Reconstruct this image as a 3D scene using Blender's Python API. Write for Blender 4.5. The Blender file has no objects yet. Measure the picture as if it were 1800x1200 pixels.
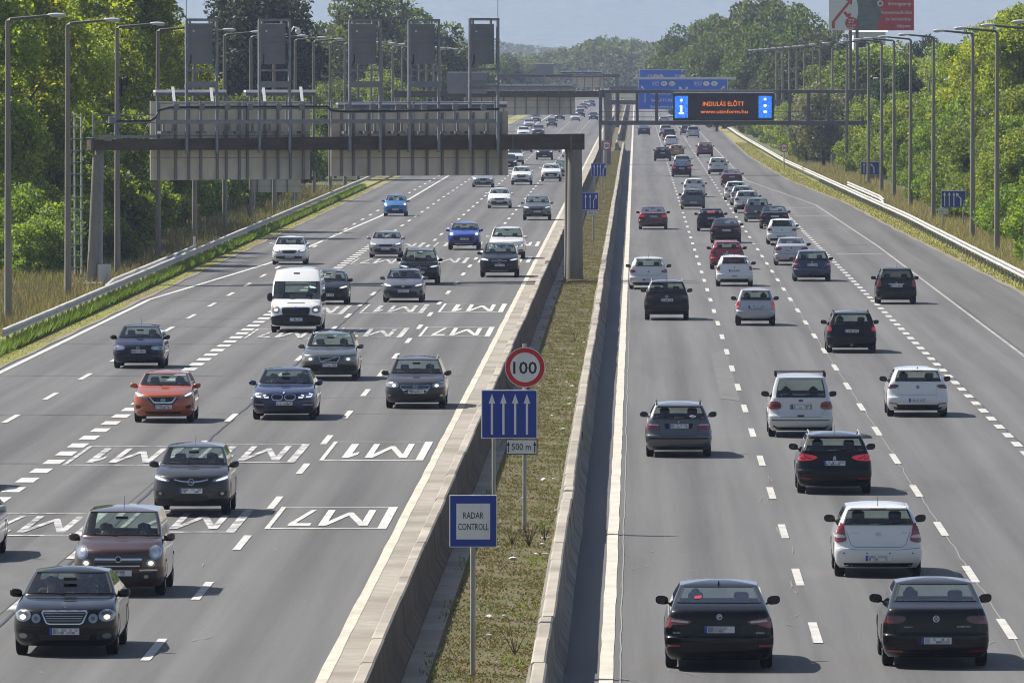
import bpy, bmesh, math, random
import numpy as np
from mathutils import Vector, Matrix
from mathutils.bvhtree import BVHTree
from mathutils.geometry import tessellate_polygon

# ---------------------------------------------------------------- camera, sky, sun, exposure
SC = bpy.context.scene
COL = SC.collection
EYE = 10.35            # metres above the road
FPX = 16000.0          # focal length in pixels of an 1800 px wide frame
VPX, VPY = 1118.0, 113.0
cam_data = bpy.data.cameras.new("camera")
cam_data.sensor_width = 36.0
cam_data.lens = FPX / 1800.0 * 36.0
cam_data.clip_start = 1.0
cam_data.clip_end = 30000.0
cam = bpy.data.objects.new("camera", cam_data)
COL.objects.link(cam)
cam.location = (0, 0, EYE)
cam.rotation_euler = (math.radians(90) - math.atan((600 - VPY) / FPX), 0, math.atan((VPX - 900) / FPX))
SC.camera = cam

SUN_DIR = Vector((-0.78, 0.47, 1.0)).normalized()      # towards the sun
SUN_EL = math.asin(SUN_DIR.z)
world = bpy.data.worlds.new("World")
SC.world = world
world.use_nodes = True
_nt = world.node_tree
_bg = _nt.nodes["Background"]
_sky = _nt.nodes.new("ShaderNodeTexSky")
_sky.sky_type = 'NISHITA'
_sky.sun_disc = False
_sky.sun_elevation = SUN_EL
_sky.sun_rotation = math.atan2(SUN_DIR.x, SUN_DIR.y)
_sky.air_density = 1.0
_sky.dust_density = 1.5
_nt.links.new(_sky.outputs[0], _bg.inputs[0])
_bg.inputs[1].default_value = 0.054
sun_data = bpy.data.lights.new("sun", 'SUN')
sun_data.energy = 5.0
sun_data.angle = math.radians(0.5)
sun_data.color = (1.0, 0.95, 0.87)
sun = bpy.data.objects.new("sun", sun_data)
COL.objects.link(sun)
sun.location = (-300, 300, 500)
sun.rotation_euler = SUN_DIR.to_track_quat('Z', 'Y').to_euler()
SC.view_settings.view_transform = 'Standard'
SC.view_settings.look = 'None'
SC.view_settings.exposure = 0.82
SC.view_settings.gamma = 1.0
SC.view_settings.use_curve_mapping = False
SC.cycles.use_denoising = True
SC.cycles.filter_width = 1.05
SC.cycles.max_bounces = 6
SC.cycles.transparent_max_bounces = 12
SC.cycles.volume_bounces = 1
SC.cycles.volume_step_rate = 4.0

R = random.Random(7)
NP = np.random.default_rng(11)

def gnd(px, py):
    """pixel of the 1800x1200 photograph on the flat road -> X, Y"""
    return (px - VPX) / (py - VPY) * EYE, FPX * EYE / (py - VPY)

def at(px, py, Y):
    return (px - VPX) * Y / FPX, EYE + (VPY - py) * Y / FPX

# ---------------------------------------------------------------- naming helpers
def tag(o, label=None, cat=None, group=None, kind=None):
    if label: o["label"] = label
    if cat: o["category"] = cat
    if group: o["group"] = group
    if kind: o["kind"] = kind
    return o

def empty(name, loc=(0, 0, 0), rz=0.0, label=None, cat=None, group=None):
    o = bpy.data.objects.new(name, None)
    o.empty_display_size = 0.3
    COL.objects.link(o)
    o.location = loc
    o.rotation_euler = (0, 0, rz)
    return tag(o, label, cat, group)

def copy_tree(o, parent=None):
    c = o.copy()
    COL.objects.link(c)
    if parent is not None:
        c.parent = parent
    for ch in list(o.children):
        copy_tree(ch, c)
    return c

ORD = ("nearest second third fourth fifth sixth seventh eighth ninth tenth eleventh twelfth thirteenth fourteenth fifteenth "
       "sixteenth seventeenth eighteenth nineteenth twentieth twenty-first twenty-second twenty-third twenty-fourth twenty-fifth "
       "twenty-sixth twenty-seventh twenty-eighth twenty-ninth thirtieth").split()

# ---------------------------------------------------------------- mesh helper
class MB:
    def __init__(self):
        self.v = []; self.f = []; self.m = []
    def add(self, verts, faces, mi=0):
        b = len(self.v)
        self.v.extend([tuple(p) for p in verts])
        for fc in faces:
            self.f.append(tuple(i + b for i in fc)); self.m.append(mi)
        return self
    def box(self, x0, x1, y0, y1, z0, z1, mi=0):
        v = [(x0, y0, z0), (x1, y0, z0), (x1, y1, z0), (x0, y1, z0), (x0, y0, z1), (x1, y0, z1), (x1, y1, z1), (x0, y1, z1)]
        return self.add(v, [(3, 2, 1, 0), (4, 5, 6, 7), (0, 1, 5, 4), (1, 2, 6, 5), (2, 3, 7, 6), (3, 0, 4, 7)], mi)
    def rbox(self, x0, x1, y0, y1, z0, z1, r=0.02, mi=0):
        """box with chamfered edges"""
        bm = bmesh.new()
        bmesh.ops.create_cube(bm, size=1.0)
        for q in bm.verts:
            q.co = Vector(((x0 + x1) / 2 + q.co.x * (x1 - x0), (y0 + y1) / 2 + q.co.y * (y1 - y0), (z0 + z1) / 2 + q.co.z * (z1 - z0)))
        bmesh.ops.bevel(bm, geom=list(bm.edges), offset=r, segments=2, affect='EDGES', profile=0.5)
        self.from_bm(bm, mi); bm.free()
        return self
    def from_bm(self, bm, mi=0):
        bm.verts.ensure_lookup_table(); bm.verts.index_update()
        return self.add([q.co.copy() for q in bm.verts], [tuple(q.index for q in fc.verts) for fc in bm.faces], mi)
    def bar(self, p, q, w, h, mi=0, up=(0, 0, 1)):
        p, q = Vector(p), Vector(q); d = (q - p).normalized(); up = Vector(up)
        if abs(d.dot(up)) > 0.98: up = Vector((0, 1, 0))
        s = d.cross(up).normalized(); u = s.cross(d).normalized()
        v = []
        for c in (p, q):
            for a, b in ((-1, -1), (1, -1), (1, 1), (-1, 1)):
                v.append(c + s * (a * w / 2) + u * (b * h / 2))
        return self.add(v, [(3, 2, 1, 0), (4, 5, 6, 7), (0, 1, 5, 4), (1, 2, 6, 5), (2, 3, 7, 6), (3, 0, 4, 7)], mi)
    def tube(self, pts, rad, n=8, mi=0, caps=True):
        pts = [Vector(p) for p in pts]
        if not hasattr(rad, '__len__'): rad = [rad] * len(pts)
        rings = []
        for i, p in enumerate(pts):
            d = (pts[min(i + 1, len(pts) - 1)] - pts[max(i - 1, 0)]).normalized()
            up = Vector((0, 0, 1)) if abs(d.z) < 0.95 else Vector((0, 1, 0))
            s = d.cross(up).normalized(); u = s.cross(d).normalized()
            rings.append([p + (s * math.cos(2 * math.pi * k / n) + u * math.sin(2 * math.pi * k / n)) * rad[i] for k in range(n)])
        v = [q for r in rings for q in r]; f = []
        for i in range(len(pts) - 1):
            for k in range(n):
                a, b = i * n + k, i * n + (k + 1) % n
                f.append((a, b, b + n, a + n))
        if caps:
            f.append(tuple(reversed(range(n)))); f.append(tuple(range((len(pts) - 1) * n, len(pts) * n)))
        return self.add(v, f, mi)
    def prism(self, poly, y0, y1, mi=0):
        """polygon in x,z extruded along y"""
        n = len(poly)
        v = [(x, y0, z) for x, z in poly] + [(x, y1, z) for x, z in poly]
        tri = tessellate_polygon([[Vector((x, z, 0)) for x, z in poly]])
        f = [tuple(t) for t in tri] + [tuple(i + n for i in reversed(t)) for t in tri]
        f += [(i, (i + 1) % n, (i + 1) % n + n, i + n) for i in range(n)]
        return self.add(v, f, mi)
    def extrude_y(self, prof, ys, offs=None, closed=False, mi=0):
        """profile in x,z swept along y stations; offs gives (dx, dz, scale) per station"""
        n = len(prof); v = []; f = []
        cx = sum(p[0] for p in prof) / n; cz = sum(p[1] for p in prof) / n
        for i, y in enumerate(ys):
            dx, dz, sc = offs[i] if offs else (0, 0, 1)
            v += [(cx + (x - cx) * sc + dx, y, cz + (z - cz) * sc + dz) for x, z in prof]
        m = n if closed else n - 1
        for i in range(len(ys) - 1):
            for k in range(m):
                a, b = i * n + k, i * n + (k + 1) % n
                f.append((a, b, b + n, a + n))
        if closed:
            f.append(tuple(reversed(range(n)))); f.append(tuple(range((len(ys) - 1) * n, len(ys) * n)))
        return self.add(v, f, mi)
    def sheet(self, pts, z, mi=0):
        return self.add([(x, y, z) for x, y in pts], [tuple(range(len(pts)))], mi)
    def build(self, name, mats, parent=None, smooth=None, loc=None):
        me = bpy.data.meshes.new(name)
        me.from_pydata(self.v, [], self.f)
        mats = mats if isinstance(mats, (list, tuple)) else [mats]
        for q in mats: me.materials.append(q)
        if len(mats) > 1: me.polygons.foreach_set("material_index", self.m)
        if smooth is not None:
            me.polygons.foreach_set("use_smooth", [True] * len(me.polygons))
            if smooth < 179: me.set_sharp_from_angle(angle=math.radians(smooth))
        me.update()
        o = bpy.data.objects.new(name, me)
        COL.objects.link(o)
        if parent is not None: o.parent = parent
        if loc is not None: o.location = loc
        return o

def oriented(o):
    """make face normals consistent"""
    bm = bmesh.new(); bm.from_mesh(o.data)
    bmesh.ops.recalc_face_normals(bm, faces=bm.faces)
    bm.to_mesh(o.data); bm.free()
    return o

_txt_cache = {}
def text_tris(s, bold=0.0):
    """built-in font -> (verts 2d array, faces), cap height about 0.7 of size 1, origin at the left of the baseline"""
    key = (s, bold)
    if key in _txt_cache: return _txt_cache[key]
    cu = bpy.data.curves.new("lettering", 'FONT')
    cu.body = s; cu.size = 1.0; cu.resolution_u = 2; cu.offset = bold
    ob = bpy.data.objects.new("lettering", cu)
    COL.objects.link(ob)
    dg = bpy.context.evaluated_depsgraph_get(); dg.update()
    ev = ob.evaluated_get(dg); me = ev.to_mesh()
    v = np.array([(q.co.x, q.co.y) for q in me.vertices]); f = [tuple(p.vertices) for p in me.polygons]
    ev.to_mesh_clear()
    bpy.data.objects.remove(ob); bpy.data.curves.remove(cu)
    _txt_cache[key] = (v, f)
    return v, f

def put_text(mb, s, cx, cz, height, y, width=None, bold=0.0, mi=0, flip=False, face=-1):
    """lettering in the x,z plane at y, centred on (cx, cz), cap height given; reads from -y when face=-1"""
    v, f = text_tris(s, bold)
    if len(v) == 0: return
    lo, hi = v.min(0), v.max(0)
    cap = 0.73
    sc = height / cap; sx = sc
    if width: sx = width / (hi[0] - lo[0])
    mid = (lo[0] + hi[0]) / 2
    pts = []
    for p in v:
        x = (p[0] - mid) * sx; z = (p[1] - cap / 2) * sc
        pts.append((cx + (x if face < 0 else -x), y, cz + z))
    mb.add(pts, f if face < 0 else [tuple(reversed(q)) for q in f], mi)

# ---------------------------------------------------------------- materials
MATS = {}
def mat(name, col, rough=0.6, metal=0.0, coat=0.0, emit=None, estr=0.0, spec=0.5):
    if name in MATS: return MATS[name]
    m = bpy.data.materials.new(name); m.use_nodes = True
    b = m.node_tree.nodes["Principled BSDF"]
    b.inputs["Base Color"].default_value = (*col, 1)
    b.inputs["Roughness"].default_value = rough
    b.inputs["Metallic"].default_value = metal
    b.inputs["Specular IOR Level"].default_value = spec
    if coat:
        b.inputs["Coat Weight"].default_value = coat; b.inputs["Coat Roughness"].default_value = 0.04
    if emit:
        b.inputs["Emission Color"].default_value = (*emit, 1); b.inputs["Emission Strength"].default_value = estr
    MATS[name] = m
    return m

def N(nt, typ, **kw):
    n = nt.nodes.new(typ)
    for k, v in kw.items():
        if k.startswith('i_'):
            n.inputs[k[2:]].default_value = v
        else:
            setattr(n, k, v)
    return n

def noisy(name, c1, c2, scale=3.0, stretch=(1, 1, 1), rough=0.8, bump=0.0, c3=None, scale3=0.3, detail=6, lo=0.35, hi=0.65, obj=False, spec=0.4, metal=0.0):
    """two or three colours mixed by noise in world (or object) space"""
    if name in MATS: return MATS[name]
    m = bpy.data.materials.new(name); m.use_nodes = True
    nt = m.node_tree; b = nt.nodes["Principled BSDF"]; L = nt.links.new
    b.inputs["Roughness"].default_value = rough; b.inputs["Specular IOR Level"].default_value = spec
    b.inputs["Metallic"].default_value = metal
    if obj:
        src = N(nt, "ShaderNodeTexCoord").outputs["Object"]
    else:
        src = N(nt, "ShaderNodeNewGeometry").outputs["Position"]
    mp = N(nt, "ShaderNodeMapping"); mp.inputs["Scale"].default_value = stretch
    L(src, mp.inputs["Vector"])
    n1 = N(nt, "ShaderNodeTexNoise", i_Scale=scale, i_Detail=detail, i_Roughness=0.65)
    L(mp.outputs[0], n1.inputs["Vector"])
    r1 = N(nt, "ShaderNodeMapRange"); r1.inputs[1].default_value = lo; r1.inputs[2].default_value = hi
    L(n1.outputs["Fac"], r1.inputs[0])
    mx = N(nt, "ShaderNodeMix", data_type='RGBA')
    mx.inputs[6].default_value = (*c1, 1); mx.inputs[7].default_value = (*c2, 1)
    L(r1.outputs[0], mx.inputs[0])
    out = mx.outputs[2]
    if c3:
        n2 = N(nt, "ShaderNodeTexNoise", i_Scale=scale3, i_Detail=4.0)
        L(mp.outputs[0], n2.inputs["Vector"])
        r2 = N(nt, "ShaderNodeMapRange"); r2.inputs[1].default_value = 0.45; r2.inputs[2].default_value = 0.65
        L(n2.outputs["Fac"], r2.inputs[0])
        m2 = N(nt, "ShaderNodeMix", data_type='RGBA'); m2.inputs[7].default_value = (*c3, 1)
        L(out, m2.inputs[6]); L(r2.outputs[0], m2.inputs[0]); out = m2.outputs[2]
    L(out, b.inputs["Base Color"])
    if bump:
        bp = N(nt, "ShaderNodeBump", i_Strength=bump, i_Distance=0.02)
        L(n1.outputs["Fac"], bp.inputs["Height"]); L(bp.outputs[0], b.inputs["Normal"])
    MATS[name] = m
    return m

def asphalt(name, base, lanes, x_off, warm=(1, 1, 1)):
    """worn asphalt: fine grain, long streaks along the road, paler polished wheel paths, darker patches"""
    m = bpy.data.materials.new(name); m.use_nodes = True
    nt = m.node_tree; b = nt.nodes["Principled BSDF"]; L = nt.links.new
    b.inputs["Roughness"].default_value = 0.78; b.inputs["Specular IOR Level"].default_value = 0.35
    pos = N(nt, "ShaderNodeNewGeometry").outputs["Position"]
    def noise(scale, st, det=5.0, rg=0.6):
        mp = N(nt, "ShaderNodeMapping"); mp.inputs["Scale"].default_value = st; L(pos, mp.inputs["Vector"])
        n = N(nt, "ShaderNodeTexNoise", i_Scale=scale, i_Detail=det, i_Roughness=rg); L(mp.outputs[0], n.inputs["Vector"])
        return n.outputs["Fac"]
    def math_(op, a, bb):
        n = N(nt, "ShaderNodeMath", operation=op)
        for i, q in enumerate((a, bb)):
            if isinstance(q, (int, float)): n.inputs[i].default_value = q
            else: L(q, n.inputs[i])
        return n.outputs[0]
    fine = noise(9.0, (1, 0.35, 1), 8.0, 0.75)
    streak = noise(1.0, (1.6, 0.012, 1), 5.0)
    patch = noise(0.22, (1, 0.10, 1), 4.0)
    sep = N(nt, "ShaderNodeSeparateXYZ"); L(pos, sep.inputs[0])
    # wheel paths: two humps per lane
    w = math_('MULTIPLY', math_('SUBTRACT', sep.outputs[0], x_off), 2 * 2 * math.pi / lanes)
    tr = math_('COSINE', w, 0.0)
    v = math_('ADD', math_('MULTIPLY', math_('SUBTRACT', fine, 0.5), 0.55), 1.0)
    v = math_('ADD', v, math_('MULTIPLY', math_('SUBTRACT', streak, 0.5), 1.05))
    v = math_('ADD', v, math_('MULTIPLY', math_('SUBTRACT', patch, 0.5), 0.55))
    oil = math_('MULTIPLY', math_('POWER', math_('ADD', math_('MULTIPLY', math_('COSINE', math_('MULTIPLY', math_('SUBTRACT', sep.outputs[0], x_off + lanes / 2), 2 * math.pi / lanes), 0.0), .5), .5), 6.0), -0.15)
    v = math_('ADD', v, math_('MULTIPLY', oil, math_('ADD', streak, .5)))
    blot = math_('MULTIPLY', math_('GREATER_THAN', noise(0.5, (1, .05, 1), 2.0), .60), -.055)
    v = math_('ADD', v, blot)
    v = math_('ADD', v, math_('MULTIPLY', tr, -0.055))
    sc = N(nt, "ShaderNodeVectorMath", operation='SCALE')
    sc.inputs[0].default_value = tuple(base * q for q in warm); L(v, sc.inputs["Scale"])
    L(sc.outputs[0], b.inputs["Base Color"])
    bp = N(nt, "ShaderNodeBump", i_Strength=0.25, i_Distance=0.01); L(fine, bp.inputs["Height"]); L(bp.outputs[0], b.inputs["Normal"])
    MATS[name] = m
    return m

M_ASPH_L = asphalt("asphalt_left", 0.100, 3.33, -5.2, (1.0, 0.985, 0.965))
M_ASPH_R = asphalt("asphalt_right", 0.102, 3.55, -0.35, (1.0, 0.985, 0.97))
M_ASPH_SH = asphalt("asphalt_shoulder", 0.092, 3.5, 0.0, (1.04, 1.0, 0.94))
M_PAINT = noisy("road_paint", (0.58, 0.57, 0.535), (0.26, 0.255, 0.24), 2.8, (1, 0.4, 1), rough=0.7, lo=0.47, hi=0.72, c3=(0.42, 0.41, 0.385), scale3=.5)
M_PAINT_WORN = noisy("road_paint_worn", (0.52, 0.51, 0.49), (0.19, 0.19, 0.185), 2.2, (1, 0.35, 1), rough=0.75, lo=0.42, hi=0.58)
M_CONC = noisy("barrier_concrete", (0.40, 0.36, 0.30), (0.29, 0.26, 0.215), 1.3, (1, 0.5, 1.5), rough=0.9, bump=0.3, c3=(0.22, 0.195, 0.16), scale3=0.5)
M_GUTTER = noisy("gutter_concrete", (0.33, 0.30, 0.26), (0.25, 0.225, 0.19), 2.5, rough=0.9, c3=(0.20, 0.18, 0.15))
M_POLE = noisy("spun_concrete", (0.255, 0.235, 0.205), (0.19, 0.175, 0.155), 2.0, (1, 1, 0.25), rough=0.85, obj=True)
M_GALV = noisy("galvanised_steel", (0.26, 0.275, 0.30), (0.20, 0.21, 0.23), 4.0, rough=0.5, obj=True, metal=0.25)
M_STEEL_D = noisy("weathered_beam", (0.105, 0.080, 0.060), (0.060, 0.047, 0.037), 1.2, (1, 1, 3), rough=0.7, obj=True)
M_ALU = noisy("sheet_aluminium", (0.68, 0.62, 0.51), (0.54, 0.49, 0.40), 0.8, (1, 1, .5), rough=0.55, obj=True, c3=(0.42, 0.385, 0.32), scale3=0.4)
M_RIB = mat("rib_steel", (0.17, 0.17, 0.17), 0.6)
M_BLACK = mat("matt_black", (0.012, 0.012, 0.013), 0.6)
M_WHITE = mat("white_lacquer", (0.80, 0.80, 0.78), 0.45)
M_BLUE = noisy("sign_blue", (0.012, 0.045, 0.34), (0.018, 0.050, 0.285), 2.2, (1, 1, .5), rough=0.35, obj=True)
M_BLUE_L = noisy("sign_blue_pale", (0.020, 0.15, 0.72), (0.024, 0.14, 0.62), .6, rough=0.35, obj=True)
M_RED = mat("sign_red", (0.55, 0.012, 0.014), 0.35)
M_SIGNW = noisy("sign_white", (0.78, 0.78, 0.78), (0.66, 0.655, 0.64), 2.6, (1, 1, .4), rough=0.35, obj=True)
M_SIGNK = mat("sign_black", (0.014, 0.014, 0.016), 0.4)
# ================================================================ the setting
M_EARTH = noisy("verge_earth", (0.130, 0.120, 0.055), (0.075, 0.095, 0.028), 0.5, (1, 0.4, 1), rough=0.95, c3=(0.07, 0.085, 0.028), scale3=0.08)
M_MOWN = noisy("mown_grass", (0.26, 0.24, 0.060), (0.19, 0.21, 0.042), 1.2, (1, 0.35, 1), rough=0.95, c3=(0.20, 0.165, 0.085), scale3=0.25)
M_MEDIAN = noisy("median_soil", (0.098, 0.072, 0.028), (0.060, 0.074, 0.016), 0.9, (1, 0.5, 1), rough=0.95, c3=(0.115, 0.090, 0.045), scale3=0.40)
M_DUST = noisy("shoulder_dust", (0.22, 0.195, 0.155), (0.16, 0.145, 0.12), 2.5, (1, 0.4, 1), rough=0.95)

YN, YF = 90.0, 2700.0
g = MB().sheet([(-5600, -300), (5600, -300), (5600, 15500), (-5600, 15500)], -0.06).build("ground", M_EARTH)
tag(g, kind="structure")

def strip(name, left, right, ys, z, m, kind="structure"):
    """a sheet between two edge functions of Y"""
    v = []; f = []
    for y in ys: v += [(left(y), y, z), (right(y), y, z)]
    f = [(2 * i, 2 * i + 1, 2 * i + 3, 2 * i + 2) for i in range(len(ys) - 1)]
    o = MB().add(v, f).build(name, m)
    if kind: tag(o, kind=kind)
    return o

def lerp_pts(pts):
    ys = [p[0] for p in pts]; xs = [p[1] for p in pts]
    return lambda y: float(np.interp(y, ys, xs))

YS = list(range(90, 700, 20)) + list(range(700, 1500, 40)) + list(range(1500, 2701, 100))
R_EDGE = lerp_pts([(90, 17.6), (420, 17.4), (577, 16.2), (680, 15.6), (812, 13.6), (1035, 12.6), (1415, 13.2), (2700, 13.2)])
R_LINE = lerp_pts([(90, 13.8), (520, 13.75), (670, 13.2), (812, 9.8), (1000, 9.7), (2700, 9.7)])
R_RAIL = lerp_pts([(90, 18.3), (418, 18.0), (587, 17.5), (692, 16.7), (920, 15.1), (1290, 14.3), (2700, 14.3)])
L_LINE = lerp_pts([(90, -21.34), (330, -21.36), (400, -21.4), (475, -19.0), (620, -17.4), (2700, -17.3)])

strip("road_northbound", lambda y: -22.05, lambda y: -4.5, YS, 0.0, M_ASPH_L)
strip("road_southbound", lambda y: -1.3, R_EDGE, YS, 0.0, M_ASPH_R)
strip("road_shoulder", lambda y: R_LINE(y) + 0.12, lambda y: R_EDGE(y), YS, 0.006, M_ASPH_SH)
strip("verge_grass_left", lambda y: -24.2, lambda y: -21.70, YS, 0.012, M_MOWN)
strip("verge_grass_right", lambda y: R_EDGE(y) - 0.03, lambda y: R_EDGE(y) + 2.6, YS, 0.012, M_MOWN)
strip("verge_dust_left", lambda y: -21.80 - 0.08 * math.sin(y * .13), lambda y: -21.62 + 0.05 * math.sin(y * .31 + 1), list(range(90, 1500, 4)), 0.020, M_DUST)
strip("verge_dust_right", lambda y: R_EDGE(y) - 0.10 + 0.06 * math.sin(y * .23), lambda y: R_EDGE(y) + 0.16 + 0.08 * math.sin(y * .41 + 1), list(range(90, 1500, 4)), 0.024, M_DUST)
strip("median_ground", lambda y: -4.2, lambda y: -1.3, YS, -0.02, M_MEDIAN)
strip("median_gutter", lambda y: -3.95, lambda y: -3.52, YS, -0.004, M_GUTTER)
strip("barrier_apron", lambda y: -5.20, lambda y: -4.30, YS, 0.006, M_GUTTER)

# ---- painted lines
M_PAINT_F = noisy("road_paint_faded", (0.32, 0.31, 0.28), (0.20, 0.195, 0.18), 1.2, (1, 0.3, 1), rough=0.8)
M_PAINT_R = noisy("road_paint_dull", (0.46, 0.45, 0.42), (0.30, 0.295, 0.275), 2.6, (1, 0.5, 1), rough=0.75, lo=0.42, hi=0.75)
def add_line(mb, xf, w, y0, y1, z, step=40, wob=0.0):
    ys = []; y = y0
    while y < y1: ys.append(y); y += step
    ys.append(y1)
    v = []
    for y in ys:
        x = xf(y) if callable(xf) else xf
        v += [(x - w / 2 + wob * R.uniform(-1, 1), y, z), (x + w / 2 + wob * R.uniform(-1, 1), y, z)]
    mb.add(v, [(2 * i, 2 * i + 1, 2 * i + 3, 2 * i + 2) for i in range(len(ys) - 1)])

def add_dash(mb, x, w, y0, ln, z):
    mb.add([(x - w / 2, y0, z), (x + w / 2, y0, z), (x + w / 2, y0 + ln, z), (x - w / 2, y0 + ln, z)], [(0, 1, 2, 3)])

mb = MB()
add_line(mb, -5.28, 0.20, YN, 2600, 0.013, 3.0, 0.012)
tag(mb.build("edge_line", noisy("edge_paint", (0.52, 0.485, 0.40), (0.33, 0.305, 0.25), 1.6, (1, .4, 1), rough=.8, lo=.4, hi=.75)), kind="structure")
mb = MB(); add_line(mb, lambda y: -0.50, 0.235, YN, 2600, 0.013, 3.0, 0.010)
tag(mb.build("edge_line", noisy("edge_paint_pale", (0.52, 0.49, 0.42), (0.38, 0.355, 0.30), 1.6, (1, .4, 1), rough=.8, lo=.4, hi=.75)), kind="structure")
mb = MB(); add_line(mb, L_LINE, 0.20, YN, 2600, 0.013, 10)
tag(mb.build("edge_line", M_PAINT), kind="structure")
mb = MB(); add_line(mb, R_LINE, 0.14, YN, 2600, 0.015, 10)
tag(mb.build("edge_line", M_PAINT_F), kind="structure")

def dashes(name, x, w, phase, period, ln, y0, y1, m):
    mb = MB(); y = phase
    while y < y1:
        if y > y0: add_dash(mb, x, w, y, ln, 0.013)
        y += period
    if mb.v: tag(mb.build(name, m), kind="structure")
PER = 18.0
# phases from the photograph
dashes("lane_dashes_left", -8.52, 0.17, gnd(265, 1163)[1] % PER, PER, 6.0, 95, 2500, M_PAINT)
dashes("lane_dashes_left", -11.85, 0.17, gnd(410, 742)[1] % PER, PER, 6.0, 255, 2500, M_PAINT)
dashes("lane_dashes_left", -11.85, 0.17, gnd(20, 1075)[1] % PER, PER, 6.0, 95, 250, M_PAINT_WORN)
dashes("lane_dashes_left", -18.25, 0.17, gnd(15, 744)[1] % PER, PER, 6.0, 95, 900, M_PAINT)
dashes("merge_dashes_left", -15.15, 0.46, gnd(45, 849)[1] % 5.15, 5.15, 2.55, 95, 520, M_PAINT)
dashes("lane_dashes_left", -15.0, 0.17, 5.0, PER, 6.0, 540, 2000, M_PAINT)
dashes("lane_dashes_right", 3.27, 0.165, gnd(1440, 1131)[1] % PER, PER, 6.0, 95, 2500, M_PAINT_R)
dashes("lane_dashes_right", 6.80, 0.165, gnd(1775, 1124)[1] % PER, PER, 6.0, 95, 2500, M_PAINT_R)
dashes("merge_dashes_right", 10.38, 0.24, gnd(1712, 712)[1] % 6.0, 6.0, 3.0, 95, 660, M_PAINT_R)

# ---- route legends painted in boxes (read by oncoming drivers)
GLYPH = {"M": [(0, 0), (0, 1), (.17, 1), (.5, .36), (.83, 1), (1, 1), (1, 0), (.85, 0), (.85, .74), (.55, .16), (.45, .16), (.15, .74), (.15, 0)],
         "7": [(0, 1), (1, 1), (1, .86), (.42, 0), (.18, 0), (.72, .85), (0, .85)],
         "1": [(.45, 0), (.45, .72), (.12, .56), (.12, .76), (.5, 1), (.85, 1), (.85, 0)]}
def legend(text, xc, y_near, ln, w, m, z=0.014):
    mb = MB(); h = w / 2; t = 0.11; e = 0.36
    yn, yf = y_near, y_near + ln
    mb.sheet([(xc - h, yn), (xc + h, yn), (xc + h, yn + e), (xc - h, yn + e)], z)
    mb.sheet([(xc - h, yf - e * .6), (xc + h, yf - e * .6), (xc + h, yf), (xc - h, yf)], z)
    mb.sheet([(xc - h, yn + e), (xc - h + t, yn + e), (xc - h + t, yf - e * .6), (xc - h, yf - e * .6)], z)
    mb.sheet([(xc + h - t * 1.9, yn + e), (xc + h, yn + e), (xc + h, yf - e * .6), (xc + h - t * 1.9, yf - e * .6)], z)
    wd = w * 0.66; ht = ln - 3.0; cy = (yn + yf) / 2
    for ch, fx, fw in ((text[0], -.5, .62), (text[1], .22, .28)):
        pts = [(xc - (fx + px_ * fw) * wd, cy - (pz - .5) * ht) for px_, pz in GLYPH[ch]]
        tri = tessellate_polygon([[Vector((a, b, 0)) for a, b in pts]])
        mb.add([(a, b, z) for a, b in pts], [tuple(t_) for t_ in tri])
    return tag(mb.build("route_legend", m), kind="structure")
M_LEG2 = noisy("legend_worn", (0.52, 0.51, 0.49), (0.15, 0.15, 0.148), 2.1, (1, 0.4, 1), rough=0.75, lo=0.40, hi=0.62)
for (yb, yt, txt) in ((931, 892, "M7"), (810, 777, "M1"), (592, 575, "M7"), (549, 534, "M1"), (462, 452, "M7"), (433, 425, "M1")):
    y0 = gnd(0, yb)[1]; y1 = gnd(0, yt)[1]
    legend(txt, -6.92, y0, y1 - y0, 2.72, M_PAINT)
    legend(txt, -10.2, y0 - 1.5, y1 - y0, 2.65, M_LEG2)
    legend(txt, -13.5, y0 - 3.0, y1 - y0, 2.65, M_LEG2 if yb > 700 else M_PAINT_WORN)
mb = MB()
for py, xa, xb in ((447, 10.9, 13.4), (402, 10.8, 13.4), (380, 10.7, 13.2), (366, 10.8, 12.8), (291, .2, 2.8), (268, .2, 2.8), (254, .2, 2.8), (291, 3.8, 6.3), (268, 3.8, 6.3), (268, 7.2, 9.4), (291, 7.2, 9.4)):
    y0 = gnd(0, py)[1]
    mb.sheet([(xa, y0), (xb, y0), (xb, y0 + .55), (xa, y0 + .55)], 0.017)
tag(mb.build("faded_crossbars", M_PAINT_R), kind="structure")

# ---- sealed cracks, joints and salt-pale crazing
M_TAR = mat("tar_seal", (0.028, 0.028, 0.03), 0.5)
M_CRAZE = mat("salt_crazing", (0.20, 0.20, 0.195), 0.9)
def crack(mb, x0, x1, y, w, z=0.012, wob=0.10):
    n = max(6, int(abs(x1 - x0) / 0.5)); v = []
    yy = y
    for i in range(n + 1):
        x = x0 + (x1 - x0) * i / n
        yy += R.uniform(-wob, wob)
        ww = w * R.uniform(0.5, 1.3)
        v += [(x, yy - ww / 2, z), (x, yy + ww / 2, z)]
    mb.add(v, [(2 * i, 2 * i + 2, 2 * i + 3, 2 * i + 1) for i in range(n)])
mb = MB()
for py in (661, 730, 605, 560, 523, 488, 815): crack(mb, -21.8, -15.5 + R.uniform(-1, 3), gnd(0, py)[1], 0.16)
for py in (661, 728, 700, 640): crack(mb, -12.5, -5.6, gnd(0, py)[1], 0.09)
for py in (357, 304, 431): crack(mb, -0.3, 14.5, gnd(0, py)[1], 0.35)
for py in (297, 268): crack(mb, -17, -5.4, gnd(0, py)[1], 0.5)
tag(mb.build("tar_cracks", M_TAR), kind="structure")
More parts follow.
